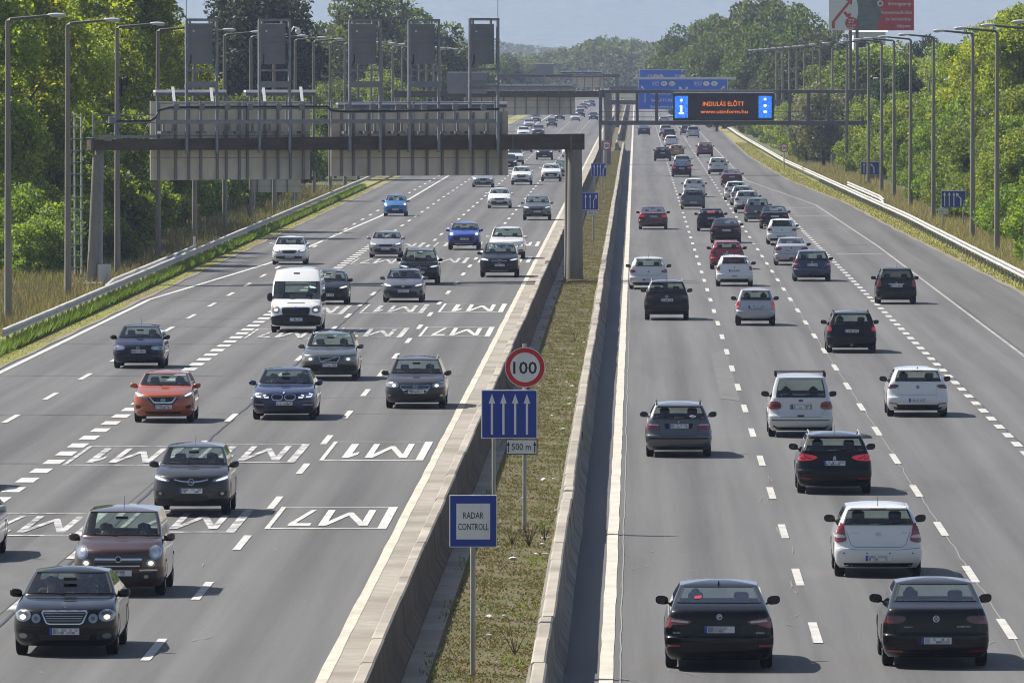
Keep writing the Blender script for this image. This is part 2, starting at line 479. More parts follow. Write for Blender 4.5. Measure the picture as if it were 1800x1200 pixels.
def craze(mb, x, y, n, ang, sx, sy):
    v = []
    for i in range(n):
        w = R.uniform(0.005, 0.014)
        v += [(x - w, y, 0.0125), (x + w, y, 0.0125)]
        x += R.gauss(0, sx) + ang[0]; y += abs(R.gauss(0, sy)) * ang[1]
    mb.add(v, [(2 * i, 2 * i + 1, 2 * i + 3, 2 * i + 2) for i in range(n - 1)])
mb = MB()
for k in range(16):                                     # along the lane joints
    y = R.uniform(150, 430); x = 3.15 + R.gauss(0, 0.12)
    craze(mb, x, y, R.randint(4, 8), (0, 1), 0.028, 0.9)
for k in range(30):
    y = 150 + (R.random() ** 1.4) * 300; x = R.choice([0.5, 1.4, 2.4, 4.2, 5.2, 6.2]) + R.gauss(0, 0.3)
    for q in range(R.randint(1, 3)):
        craze(mb, x + R.gauss(0, .2), y + R.gauss(0, 1.0), R.randint(3, 7), (R.choice([-.09, .09]), R.choice([-1, 1])), 0.06, 0.35)
for k in range(40):
    y = 150 + R.random() * 200; x = R.uniform(-12, -5.8)
    craze(mb, x, y, R.randint(2, 5), (R.choice([-.08, .08]), R.choice([-1, 1])), 0.05, 0.35)
tag(mb.build("salt_crazing", M_CRAZE), kind="structure")
mb = MB()
def seam(mb, xf, w, y0, y1, wob):
    ys = np.arange(y0, y1, 2.0); v = []
    for y in ys:
        x = xf + R.gauss(0, wob); v += [(x - w / 2, y, 0.0115), (x + w / 2, y, 0.0115)]
    mb.add(v, [(2 * i, 2 * i + 1, 2 * i + 3, 2 * i + 2) for i in range(len(ys) - 1)])
seam(mb, -0.27, 0.025, 95, 420, 0.010); seam(mb, 6.82, 0.025, 95, 520, 0.018)
tag(mb.build("pale_seam", M_CRAZE), kind="structure")
mb = MB()
seam(mb, -11.75, 0.06, 95, 420, 0.025); seam(mb, 13.9, 0.05, 95, 400, 0.02); seam(mb, 10.5, 0.04, 95, 330, .02)
tag(mb.build("tar_seam", M_TAR), kind="structure")
# patched strip of darker tar on the third lane
M_PATCH = noisy("tar_patch", (0.085, 0.083, 0.08), (0.115, 0.113, 0.11), 1.2, (1, .2, 1), rough=.8)
mb = MB(); strip_ = [(-13.0, 100), (-12.0, 100), (-11.95, 236), (-12.5, 240), (-13.1, 222)]
mb.sheet(strip_, 0.009); tag(mb.build("road_patch", M_PATCH), kind="structure")
M_PATCH2 = noisy("grey_patch", (0.10, 0.098, 0.095), (0.125, 0.123, 0.12), 1.2, (1, .2, 1), rough=.8)
mb = MB()
mb.sheet([(2.6, 282), (3.2, 280), (3.3, 330), (2.7, 326)], 0.009)
tag(mb.build("road_patch", M_PATCH2), kind="structure")

# ---- concrete safety barriers
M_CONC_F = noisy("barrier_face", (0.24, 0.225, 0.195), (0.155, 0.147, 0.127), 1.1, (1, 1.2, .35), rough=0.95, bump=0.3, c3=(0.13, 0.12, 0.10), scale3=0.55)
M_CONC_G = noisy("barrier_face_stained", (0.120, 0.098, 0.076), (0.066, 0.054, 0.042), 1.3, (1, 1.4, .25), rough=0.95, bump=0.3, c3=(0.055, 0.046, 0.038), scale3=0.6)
def barrier(name, xl, xr, base, h, y0, y1, label, jit, flat=False, seg=6.0, ramp=None, grime=None):
    grime = grime or M_CONC_F
    """continuous profile with a narrow groove at every joint of its six metre units"""
    c = (xl + xr) / 2; hw = (xr - xl) / 2
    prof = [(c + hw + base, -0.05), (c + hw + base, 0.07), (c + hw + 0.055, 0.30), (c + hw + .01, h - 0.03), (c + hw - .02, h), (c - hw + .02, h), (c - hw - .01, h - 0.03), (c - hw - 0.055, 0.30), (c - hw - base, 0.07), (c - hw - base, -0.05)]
    ys, offs = [], []
    y = y0; dx = 0.0; dz = 0.0
    while y < y1:
        dx = dx * .6 + R.gauss(0, jit) ; dz = R.gauss(0, jit * .5)
        if ramp: dx += ramp(y)
        e = min(y + seg, y1)
        for yy, sc in ((y, 0.955), (y + 0.02, 0.955), (y + 0.035, 1.0), (e - 0.035, 1.0), (e - 0.02, 0.955)):
            ys.append(yy); offs.append((dx, dz - (0.02 if sc < 1 else 0), sc))
        y = e
    mb = MB().extrude_y(prof, ys, offs, closed=True)
    n = len(prof)
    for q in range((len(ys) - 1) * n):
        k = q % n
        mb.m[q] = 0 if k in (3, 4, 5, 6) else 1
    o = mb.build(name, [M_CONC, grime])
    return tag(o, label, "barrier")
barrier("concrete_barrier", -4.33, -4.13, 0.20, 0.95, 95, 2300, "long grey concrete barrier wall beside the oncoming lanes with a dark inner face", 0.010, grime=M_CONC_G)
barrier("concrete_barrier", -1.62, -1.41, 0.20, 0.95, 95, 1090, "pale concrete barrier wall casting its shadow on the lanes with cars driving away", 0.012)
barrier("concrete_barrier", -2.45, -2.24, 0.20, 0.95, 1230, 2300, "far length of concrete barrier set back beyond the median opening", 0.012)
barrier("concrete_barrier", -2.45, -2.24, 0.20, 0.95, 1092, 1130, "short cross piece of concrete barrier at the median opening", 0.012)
# red reflectors on the barrier
M_REFL = mat("reflector_red", (0.30, 0.02, 0.015), 0.4)
for i, py in enumerate((922, 757, 646, 571)):
    y = gnd(0, py + 60)[1]
    mb = MB().box(-1.395, -1.37, y - .02, y + .10, 0.66, 0.86)
    o = mb.build("barrier_reflector", M_REFL)
    tag(o, "small dark red reflector on the concrete barrier, %s along it" % ("nearest to the camera", "second from the camera", "third from the camera", "fourth from the camera")[i], "reflector", "reflectors on the concrete barrier")

# ---- steel guardrails
M_RAIL = noisy("rail_steel", (0.56, 0.55, 0.53), (0.42, 0.41, 0.39), 2.0, (1, .15, 1), rough=0.6, metal=0.0)
def wbeam(side):
    s = side
    return [(0, 0.44), (s * .08, 0.47), (s * .08, 0.53), (0, 0.57), (0, 0.62), (s * .08, 0.66), (s * .08, 0.72), (0, 0.75), (-s * .015, .75), (-s * .015, .44)]
def guardrail(label, xf, y0, y1, side, posts, dz=0.0, step=4.0):
    root = empty("guardrail", (xf(y0), y0, 0), 0, label, "guardrail")
    ys = list(np.arange(y0, min(y1, 900), step)) + list(np.arange(max(900, y0), y1, 20)) if y1 > 900 else list(np.arange(y0, y1, step)) + [y1]
    offs = [(xf(y) - xf(y0) + R.gauss(0, .004), R.gauss(0, .004) + dz, 1) for y in ys]
    mb = MB().extrude_y(wbeam(side), [y - y0 for y in ys], offs, closed=True)
    mb.build("rail", M_RAIL, root, smooth=30)
    post = None
    for y in posts:
        if post is None:
            post = MB().box(-.05, .05, -.06, .06, -.1, .68).build("post", M_GALV, root); o = post
        else:
            o = post.copy(); COL.objects.link(o); o.parent = root
        o.location = (xf(y) - xf(y0) - side * .09, y - y0, 0)
    return root
guardrail("long steel guardrail along the grass verge of the oncoming lanes", lambda y: -23.0, 330, 1600, 1, list(np.arange(334, 620, 4.0)))
def lrail2(y): return float(np.interp(y, [395, 407, 481], [-23.06, -23.42, -23.42]))
guardrail("short second steel guardrail guarding the gantry foot, raised behind the long rail", lrail2, 395, 481, 1, list(np.arange(410, 480, 6.0)), 0.02)
guardrail("sunlit double height steel guardrail along the exit lane verge", R_RAIL, 330, 1900, -1, list(np.arange(400, 800, 4.0)))
guardrail("short branch of guardrail guarding the sign gantry foot beside the exit lane", lambda y: R_RAIL(y) + float(np.interp(y, [632, 650], [.05, .40])), 632, 725, -1, list(np.arange(650, 724, 8.0)), .26)
# ================================================================ lamp posts
def make_lamp(arm_len, h, ang):
    """tapered concrete column, steel arm towards +x, cobra head"""
    root = empty("lamp_post")
    MB().tube([(0, 0, -.2), (0, 0, h)], [0.160, 0.092], 12).build("column", M_POLE, root, smooth=40)
    mb = MB().tube([(0, 0, h - .35), (0, 0, h + .02), (.10, 0, h + .09), (arm_len - .55, 0, h + .24)], [.085, .08, .07, .055], 8)
    mb.build("arm", M_STEEL_ARM, root, smooth=50)
    bm = bmesh.new(); bmesh.ops.create_uvsphere(bm, u_segments=16, v_segments=10, radius=1.0)
    for q in bm.verts:
        x = q.co.x; taper = 0.75 + 0.25 * x
        q.co = Vector((arm_len - .30 + x * .40, q.co.y * .15 * taper, h + .25 + q.co.z * .095 * (0.8 if q.co.z < 0 else 1.0)))
    m2 = MB(); m2.from_bm(bm); bm.free()
    head = m2.build("lamp_head", M_LAMPHEAD, root, smooth=60)
    bm = bmesh.new(); bmesh.ops.create_uvsphere(bm, u_segments=12, v_segments=6, radius=1.0)
    for q in bm.verts: q.co = Vector((arm_len - .16 + q.co.x * .22, q.co.y * .11, h + .19 + q.co.z * .05))
    m3 = MB(); m3.from_bm(bm); bm.free()
    m3.build("lens", M_LENSG, head, smooth=60)
    return root
M_STEEL_ARM = mat("arm_steel", (0.10, 0.095, 0.085), 0.6)
M_LAMPHEAD = mat("lamp_head_grey", (0.52, 0.53, 0.56), 0.4)
M_LENSG = mat("lamp_lens", (0.45, 0.46, 0.48), 0.2)
_lamp = None
def lamp(x, y, rz, label, group, scale=1.0):
    global _lamp
    if _lamp is None:
        _lamp = make_lamp(2.25, 12.05, 0); o = _lamp
    else: o = copy_tree(_lamp)
    o.location = (x, y, 0); o.rotation_euler = (0, 0, rz); o.scale = (scale,) * 3
    tag(o, label, "lamp post", group)
    return o
for k in range(24):
    y = 363.5 + 38.3 * k + (R.gauss(0, .8) if k > 2 else 0)
    far = k > 12
    lamp(-25.1, y, 0.0, "tall concrete lamp post, %s in the row on the oncoming side" % ORD[k], "lamp posts along the oncoming lanes")
RX = [420, 458, 496, 532, 602, 652, 694, 729, 770, 849, 912, 974] + [1010 + 38.0 * k for k in range(12)]
for k, y in enumerate(RX):
    x = 19.65 if y < 1000 else 19.65 - min(3.0, (y - 1000) * .006)
    lamp(x, y, math.pi, "tall concrete lamp post, %s in the row beside the exit lane" % ORD[k], "lamp posts beside the exit lane")
# slender lamps of the side road among the trees
for k, (px, Y) in enumerate(((1567, 800), (1633, 760), (1695, 730), (1762, 700))):
    X, _ = at(px, 0, Y)
    lamp(X, Y, 0.3 * math.pi if k % 2 else .9 * math.pi, "slender side road lamp standing among the trees, %s from the end" % ("fourth", "third", "second", "first")[k], "lamps of the side road in the trees", 0.74)

# ================================================================ sign gantry over the oncoming lanes (backs of the signs)
def panel_back(name, Y, x0, x1, z0, z1, ribs, label, group=None, seam=True):
    """sheet metal sign seen from behind, ribs as parts"""
    root = empty(name, ((x0 + x1) / 2, Y, z0), 0, label, "road sign", group)
    w = (x1 - x0) / 2; h = z1 - z0
    n = max(2, int(round((x1 - x0) / 1.4)))
    MB().box(-w, w, 0, .06, 0, h).build("panel", M_ALU, root)
    if seam:
        for fz in (.28, .56):
            MB().box(-w + .01, w - .01, -.006, -.001, h * fz - .012, h * fz + .012).build("seam", M_RIB, root)
    for x in ribs:
        MB().box(x - .055 - (x0 + x1) / 2, x + .055 - (x0 + x1) / 2, -.10, -.008, .02, h - .05).build("stiffener", M_RIBG, root)
    MB().box(-w + .02, w - .02, .065, .09, .02, h - .02).build("face_sheet", M_BLUE, root)
    return root
M_RIBG = mat("stiffener_grey", (0.20, 0.195, 0.19), 0.6)
M_BOXG = noisy("cabinet_grey", (0.225, 0.23, 0.245), (0.19, 0.195, 0.21), 1.0, rough=0.5, obj=True)

# the gantry crosses the road askew: local x runs along its beam, local y away from us
GX0, GY0, GX1, GY1 = (1011 - VPX) * 439.0 / FPX, 439.0, (167 - VPX) * 428.0 / FPX, 428.0
GA = math.atan2(GY0 - GY1, GX0 - GX1)
GC, GS = math.cos(GA), math.sin(GA)
GY = 0.0
def G1(px, py, v=0.0):
    """pixel -> (along the beam, height) on the plane v metres behind the beam axis"""
    k = (px - VPX) / FPX; xo = GX0 - GS * v; yo = GY0 + GC * v
    u = (k * yo - xo) / (GC - k * GS); Y = yo + u * GS
    if px == 0: Y = 434.0; u = 0.0
    return u, EYE + (VPY - py) * Y / FPX
def on_gantry(o):
    u, v, z = o.location
    o.location = (GX0 + u * GC - v * GS, GY0 + u * GS + v * GC, z); o.rotation_euler.z = GA
    return o
gan = empty("sign_gantry", (0, 0, 0), 0, "nearest sign gantry over the oncoming lanes with brown steel beam, walkway and mast frames", "gantry")
def gpart(name, mb, m, parent=gan, smooth=None):
    return mb.build(name, m, parent, smooth)
on_gantry(gan)
# columns
xr = G1(1011, 0)[0]; zb = 7.0
gpart("column", MB().tube([(xr - .02, GY, -.2), (xr - .02, GY, 6.9)], [.42, .33], 16), M_POLE, smooth=40)
gpart("column", MB().tube([(xr - .30, GY + .25, -.2), (xr - .30, GY + .25, 6.6)], [.16, .12], 10), M_POLE, smooth=40)
xl = G1(167, 0)[0]
gpart("column", MB().tube([(xl - .2, GY, -.2), (xl + .05, GY, 6.1)], [.25, .17], 16), M_POLE, smooth=40)
gpart("column", MB().tube([(xl + .20, GY + .3, -.2), (xl + .34, GY + .3, 6.4)], [.26, .20], 16), M_GALV, smooth=40)
x0, z0 = G1(157, 268); x1, z1 = G1(1022, 235)
bz0 = G1(0, 264)[1]; bz1 = G1(0, 239)[1]
zlo_l, zhi_l = G1(157, 264)[1], G1(157, 246)[1]; zlo_r, zhi_r = G1(1022, 263)[1], G1(1022, 235)[1]
gpart("beam", MB().prism([(x0, zlo_l), (x1, zlo_r), (x1, zhi_r), (x0, zhi_l)], GY - .35, GY + .35), M_STEEL_D)
gpart("beam_joint", MB().box(G1(896, 0)[0] - .02, G1(896, 0)[0] + .02, GY - .375, GY - .352, bz0 + .01, bz1 - .01), M_GALV)
gpart("beam_joint", MB().box(G1(998, 0)[0] - .02, G1(998, 0)[0] + .02, GY - .375, GY - .352, bz0 + .01, bz1 - .01), M_GALV)
# walkway with railing
wz = G1(0, 218)[1]; YW = GY - .55
def rail_run(pxa, pxb, name="railing", toe=True):
    mb = MB(); xa, xb = G1(pxa, 0)[0], G1(pxb, 0)[0]
    for pz in (181, 191): 
        z = G1(0, pz)[1]; mb.tube([(xa, YW, z), (xb, YW, z)], .028, 6)
    z = G1(0, 212)[1]
    mb.box(xa, xb, YW - .02, YW + .02, z - .08, z + .06)
    n = max(2, int((xb - xa) / 1.9) + 1)
    for i in range(n):
        x = xa + (xb - xa) * i / (n - 1)
        mb.box(x - .035, x + .035, YW - .03, YW + .03, z - .1, G1(0, 177)[1])
    gpart(name, mb, M_GALV)
rail_run(268, 570); rail_run(574, 862)
mb = MB(); xa, xb = G1(156, 0)[0], G1(266, 0)[0]
for pz in (201, 215): mb.tube([(xa, YW, G1(0, pz)[1]), (xb, YW, G1(0, pz)[1])], .026, 6)
mb.box(xa, xb, YW - .02, YW + .02, G1(0, 240)[1], G1(0, 236)[1])
for x in (xa, (xa + xb) / 2 - .5, xb): mb.box(x - .035, x + .035, YW - .03, YW + .03, G1(0, 240)[1], G1(0, 200)[1])
gpart("railing", mb, M_GALV)
mb = MB().box(G1(156, 0)[0], G1(266, 0)[0], GY - .5, GY + .4, G1(0, 241)[1], G1(0, 240)[1]); gpart("walkway", mb, M_GALV)
mb = MB().box(G1(268, 0)[0], G1(880, 0)[0], GY - .5, GY - .42, G1(0, 217)[1], G1(0, 215)[1]); gpart("walkway", mb, M_GALV)
# cable along the railing
pts = [(196, 212), (255, 211), (263, 206), (272, 192), (290, 188), (400, 187), (566, 187), (574, 194), (600, 196), (700, 195), (800, 193), (868, 192)]
gpart("cable", MB().tube([(G1(a, 0)[0], YW - .06, G1(0, b)[1]) for a, b in pts], .05, 6), M_BLACK, smooth=60)
gpart("cable", MB().tube([(G1(a, 0)[0], YW - .05, G1(0, b + 2)[1]) for a, b in pts], .035, 6), M_GALV, smooth=60)
gpart("junction_box", MB().rbox(G1(181, 0)[0], G1(194, 0)[0], YW - .2, YW - .03, G1(0, 216)[1], G1(0, 204)[1]), M_BOXG)
gpart("junction_box", MB().rbox(G1(176, 0)[0], G1(188, 0)[0], GY - .62, GY - .36, G1(0, 246)[1], G1(0, 236)[1]), M_BOXG)
# caged ladder beside the left foot
mb = MB(); lx0, lx1 = G1(134, 0)[0], G1(146, 0)[0]
for x in (lx0, lx1): mb.box(x - .03, x + .03, GY + .2, GY + .28, .5, G1(0, 198)[1])
for k in range(14):
    z = .8 + k * .55
    mb.box(lx0 - .32, lx1 + .05, GY + .18, GY + .30, z - .018, z + .018)
gpart("ladder", mb, noisy("ladder_steel", (0.36, 0.39, 0.36), (0.28, 0.30, 0.28), 3, obj=True, rough=.5))
gpart("foot_cabinet", MB().rbox(xl + .02, xl + .62, GY - .42, GY - .12, .0, .95, .03), mat("cabinet_pale", (.55, .56, .56), .5))
# small fittings along the beam: clamps on top and hangers at the rail
for a in (283, 300, 352, 400, 415, 440, 470, 488, 530, 605, 640, 655, 690, 702, 735, 775, 800, 825, 852):
    x = G1(a, 0)[0]; zt_ = G1(a, 236)[1]
    gpart("beam_clamp", MB().box(x - .16, x + .16, GY - .36, GY + .2, zt_ + .02, zt_ + .14).box(x - .05, x + .05, GY - .3, GY - .2, zt_ + .141, zt_ + .62), M_RIBG)
for a in (300, 345, 390, 430, 480, 520, 600, 645, 690, 735, 790, 840):
    x = G1(a, 0)[0]; z = G1(a, 186)[1]
    gpart("cable_bracket", MB().rbox(x - .14, x + .14, YW - .16, YW - .04, z - .22, z + .10, .02), M_BOXG)
# mast frames
FR = ((320, 373), (448, 501), (607, 660), (711, 763), (818, 867))
MY = GY - .52
for k, (a, b) in enumerate(FR):
    mb = MB(); xa, xb = G1(a, 0)[0], G1(b, 0)[0]
    zt = G1(0, 37 - (4 if k == 4 else 0))[1]; zl = G1(0, 268)[1]
    for x in (xa, xb): mb.box(x - .06, x + .06, MY - .06, MY + .06, zl, zt)
    for pz, hh in ((36, .06), (71, .03), (124, .05), (146, .08)):
        z = G1(0, pz - (2 if k == 4 else 0))[1]
        mb.box(xa - .055, xb + .055, MY - .075, MY - .0, z - hh, z + hh)
    mb.box(xa + .02, xb - .02, MY - .05, MY + .3, G1(0, 154)[1], G1(0, 149)[1])
    gpart("mast_frame", mb, M_GALV)
    if k in (0, 4):
        gpart("antenna", MB().tube([(xa if k == 0 else xb, MY, zt), (xa if k == 0 else xb, MY, zt + 1.3)], .015, 5), M_GALV)
    # lane signal cabinet, seen from behind
    c = empty("lane_signal_cabinet", ((xa + xb) / 2, MY + .25, G1(a, 113)[1]), 0,
              "grey lane signal cabinet on the %s mast frame counted from the verge" % ("first", "second", "third", "fourth", "fifth")[k], "lane signal", "lane signal cabinets on the gantry")
    on_gantry(c)
    w = (xb - xa) / 2 - .13; h = G1(0, 42)[1] - G1(0, 113)[1]
    MB().rbox(-w, w, -.12, .22, 0, h, .03).build("cabinet", M_BOXG, c)
    MB().rbox(-w * .45, w * .45, -.135, -.118, .22, .55, .01).build("hatch", M_BOXG, c)
    MB().rbox(-w * .5, w * .5, -.17, -.118, h - .22, h - .12, .01).build("vent_hood", M_RIBG, c)
    MB().box(-w * .62, -w * .48, -.125, -.121, h - .40, h - .33).build("type_plate", M_WHITE, c)
    MB().box(-w * .80, -w * .785, -.126, -.121, .2, h - .25).build("door_seam", M_RIBG, c)
    MB().box(w * .60, w * .615, -.126, -.121, .2, h - .25).build("door_seam", M_RIBG, c)
    for s in (-1, 1): MB().box(s * w * .78 - .05, s * w * .78 + .05, -.05, .05, h - .02, h + .16).build("hanger", M_RIBG, c)
    MB().tube([(-w * .75, -.14, .45), (-w * .78, -.15, .1), (-w - .10, -.12, -.25), (-w - .12, -.1, -.9)], .03, 6).build("cable", M_BLACK, c, smooth=60)
# CCTV camera
c = empty("traffic_camera", (G1(507, 0)[0], MY, G1(0, 60)[1]), 0, "white dome traffic camera on a bracket of the second mast frame", "camera")
on_gantry(c)
MB().tube([(-.1, 0, .1), (.05, 0, .32), (.28, 0, .25)], .04, 8).build("bracket", M_WHITE, c, smooth=60)
bm = bmesh.new(); bmesh.ops.create_uvsphere(bm, u_segments=14, v_segments=10, radius=.14)
m_ = MB(); m_.from_bm(bm); bm.free()
o = m_.build("dome", mat("camera_white", (.75, .74, .70), .3), c, smooth=60); o.location = (.27, 0, .12)
# the two big signs
def pxr(a): return [G1(q, 0, GY + .55)[0] for q in a]
on_gantry(panel_back("direction_sign", GY + .55, G1(264, 0, GY + .55)[0], G1(545, 0, GY + .55)[0], G1(400, 316, GY + .55)[1], G1(400, 178, GY + .55)[1],
           pxr([278, 308, 331, 352, 381, 397, 420, 434, 465, 488, 510, 533]), "large sign seen from its plain ribbed back, nearer the oncoming verge on the near gantry"))
on_gantry(panel_back("direction_sign", GY + .55, G1(582, 0, GY + .55)[0], G1(893, 0, GY + .55)[0], G1(740, 309, GY + .55)[1], G1(740, 196, GY + .55)[1],
           pxr([600, 621, 648, 674, 700, 725, 750, 777, 803, 831, 856, 880]), "large sign seen from its plain ribbed back, nearer the median on the near gantry"))
# sign lights
M_LAMPW = mat("light_bar_white", (.82, .82, .80), .35)
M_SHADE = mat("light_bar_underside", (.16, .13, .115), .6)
def light_bar(a, b, py, struts, label, Y=GY + 1.6):
    xa, xb = G1(a, 0, Y)[0], G1(b, 0, Y)[0]; z = G1((a + b) / 2, py, Y)[1]
    c = empty("sign_light", ((xa + xb) / 2, Y, z), 0, label, "sign light", "light bars above the near gantry signs")
    on_gantry(c)
    w = (xb - xa) / 2
    MB().rbox(-w, w, -.15, .15, 0, .12, .02).build("housing", M_LAMPW, c)
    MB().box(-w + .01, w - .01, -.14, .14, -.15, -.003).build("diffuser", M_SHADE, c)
    for s in struts:
        x = G1(s, 0, Y)[0] - (xa + xb) / 2
        MB().bar((x - .10, -.9, -.55), (x + .12, -.17, .26), .13, .06).build("strut", M_LAMPW, c)
light_bar(271, 396, 163, (297, 364), "white light bar with two slanted struts above the sign nearer the verge")
light_bar(430, 553, 163, (456, 522), "white light bar with two slanted struts beside the second mast frame")
light_bar(592, 889, 184, (), "long white light bar running above the sign nearer the median")
# small sign panel further back, below the first sign
panel_back("direction_sign", 640.0, at(440, 0, 640)[0], at(529, 0, 640)[0], at(0, 338, 640)[1], at(0, 300, 640)[1], [at(q, 0, 640)[0] for q in (452, 478, 505)], "small ribbed sign back low behind the near gantry")
for px in (448, 519):
    X = at(px, 0, 640.4)[0]
    o = MB().tube([(0, 0, 0), (0, 0, 3.2)], .06, 8).build("sign_post", M_GALV, None, loc=(X, 640.4, 0))
    tag(o, "thin grey post under the small ribbed sign back, %s" % ("verge side" if px == 448 else "road side"), "post", "posts of the small sign back")

# ================================================================ distant gantries over the oncoming lanes
def far_gantry(Y, beam, panel, col_px, label, plabel, lights=None, box=None, blabel=None, left=None):
    root = empty("sign_gantry", (-14, Y, 0), 0, label, "gantry")
    def put(name, mb, m): 
        o = mb.build(name, m, root); o.location = (14, -Y, 0)
    (a, b, pt, pb) = beam
    xa, za = at(a, pb, Y); xb, zb_ = at(b, pt, Y)
    put("beam", MB().rbox(xa, xb, Y - .35, Y + .35, za, zb_, .03), M_STEEL_D)
    xc = at(col_px, 0, Y)[0]
    put("column", MB().tube([(xc, Y, -.2), (xc, Y, zb_)], [.42, .34], 12), M_POLE)
    put("column", MB().tube([(xa + .4, Y, -.2), (xa + .4, Y, zb_)], [.42, .34], 12), M_POLE)
    (a, b, pt, pb) = panel
    x0, z0 = at(a, pb, Y); x1, z1 = at(b, pt, Y)
    mb = MB(); z = at(0, pt - 8, Y)[1]
    mb.box(x0, x1, Y - .6, Y - .55, z - .05, z + .05); mb.box(x0, x1, Y - .6, Y - .55, z1 + .1, z1 + .3)
    n = int((x1 - x0) / 1.6)
    for i in range(n + 1): mb.box(x0 + (x1 - x0) * i / n - .04, x0 + (x1 - x0) * i / n + .04, Y - .62, Y - .56, z1 - .3, z + .2)
    put("railing", mb, M_GALV)
    if lights:
        xa, za = at(lights[0], lights[3], Y); xb, zb_ = at(lights[1], lights[2], Y)
        put("light_bar", MB().box(xa, xb, Y + .9, Y + 1.2, za, zb_), M_LAMPW)
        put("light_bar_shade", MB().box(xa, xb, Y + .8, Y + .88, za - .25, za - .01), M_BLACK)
    n = max(3, int((x1 - x0) / 1.15))
    panel_back("direction_sign", Y + .55, x0, x1, z0, z1, [x0 + (x1 - x0) * (i + .6) / n for i in range(n)], plabel, None, True)
    if box:
        a, b, pt, pb = box
        x0, z0 = at(a, pb, Y); x1, z1 = at(b, pt, Y)
        c = empty("lane_signal_cabinet", ((x0 + x1) / 2, Y - .4, z0), 0, blabel, "lane signal")
        MB().rbox(-(x1 - x0) / 2, (x1 - x0) / 2, -.2, .2, 0, z1 - z0, .03).build("cabinet", M_BOXG, c)
        MB().box(-(x1 - x0) / 2, (x1 - x0) / 2, -.25, .3, z1 - z0 + .01, z1 - z0 + .08).build("roof", M_LAMPW, c)
        MB().box(-.15, .15, -.1, .1, -.8, 0).build("bracket", M_RIBG, c)
far_gantry(940.0, (690, 1062, 160, 171), (815, 1011, 158, 202), 1067, "second sign gantry over the oncoming lanes, its dark beam behind the near one",
           "ribbed sign back on the second gantry over the oncoming lanes", lights=(790, 1007, 148, 152), box=(787, 856, 128, 165), blabel="pale grey cabinet on the second gantry between the mast frames")
far_gantry(1500.0, (870, 1090, 131, 136), (1006, 1060, 135, 154), 1084, "third and farthest sign gantry over the oncoming lanes",
           "small ribbed sign back on the farthest gantry", lights=(985, 1058, 125, 127), box=(941, 973, 113, 132), blabel="small pale cabinet on top of the farthest gantry")

# ================================================================ gantry with the variable message sign
VY = 850.0
def G2(px, py): return at(px, py, VY)
vg = empty("message_gantry", (9.5, VY, 0), 0, "box truss gantry carrying the lit message sign across the lanes driving away", "gantry")
def vput(name, mb, m, smooth=None):
    o = mb.build(name, m, vg, smooth); o.location = (-9.5, -VY, 0); return o
M_TRUSS = noisy("truss_paint", (0.150, 0.145, 0.150), (0.105, 0.10, 0.105), 1.5, rough=.6, obj=True)
xa, xb = G2(1052, 0)[0], G2(1542, 0)[0]; zt, zl = G2(0, 161)[1], G2(0, 216)[1]
for yy, nm in ((VY, 0), (VY + 1.4, 1)):
    vput("top_chord", MB().rbox(xa, xb, yy - .15, yy + .15, zt - .15, zt + .15, .02), M_TRUSS)
    vput("bottom_chord", MB().rbox(xa, xb, yy - .18, yy + .18, zl - .2, zl + .2, .02), M_TRUSS)
for k, px in enumerate((1056, 1086, 1120, 1154, 1388, 1421, 1456, 1489, 1516, 1538)):
    x = G2(px, 0)[0]
    vput("upright", MB().box(x - .14, x + .14, VY - .12, VY + .12, zl + .2, zt - .15), M_TRUSS)
    if k % 2 == 0: vput("upright", MB().box(x - .1, x + .1, VY + 1.3, VY + 1.5, zl + .2, zt - .15), M_TRUSS)
mb = MB()
for pz in (196, 206): mb.tube([(xa, VY - .1, G2(0, pz)[1]), (xb, VY - .1, G2(0, pz)[1])], .035, 5)
vput("railing", mb, M_TRUSS)
vput("walkway", MB().box(xa, xb, VY + .2, VY + 1.2, zl - .06, zl - .02), M_TRUSS)
xr_ = G2(1536, 0)[0]
vput("column", MB().rbox(xr_ - .25, xr_ + .25, VY - .25, VY + .25, -.2, zt + .1, .03), M_GALV)
vput("column", MB().rbox(xr_ - .62, xr_ - .40, VY + .6, VY + .9, -.2, zl, .03), M_GALV)
xl_ = G2(1055, 0)[0]
vput("column", MB().rbox(xl_ - .13, xl_ + .13, VY - .2, VY + .2, -.2, zt + .05, .03), M_TRUSS)
vput("foot_cabinet", MB().rbox(xr_ - .2, xr_ + .55, VY - .8, VY - .35, -.1, .9, .03), M_BOXG)
# the message board
bx0, bx1 = G2(1183, 0)[0], G2(1360, 0)[0]; bz0_, bz1_ = G2(0, 212)[1], G2(0, 164)[1]
vm = empty("message_sign", ((bx0 + bx1) / 2, VY - .75, bz0_), 0, "black electronic message sign with orange lettering and two blue picture panels", "message sign")
w = (bx1 - bx0) / 2; h = bz1_ - bz0_
MB().rbox(-w, w, 0, .5, 0, h, .05).build("cabinet", mat("display_black", (.006, .006, .007), .35), vm)
MB().box(-w + .02, w, -.02, .45, h + .004, h + .07).build("roof", M_LAMPW, vm)
M_LED = mat("led_orange", (.02, .01, .005), .5, emit=(1.0, .22, .025), estr=.6)
mb = MB(); put_text(mb, "INDULÁS ELŐTT", .0, h * .615, .42, -.012, 3.85, 0.004)
mb.build("lettering", M_LED, vm)
mb = MB(); put_text(mb, "www.utinform.hu", .05, h * .335, .36, -.012, 4.4, 0.004)
mb.build("lettering", M_LED, vm)
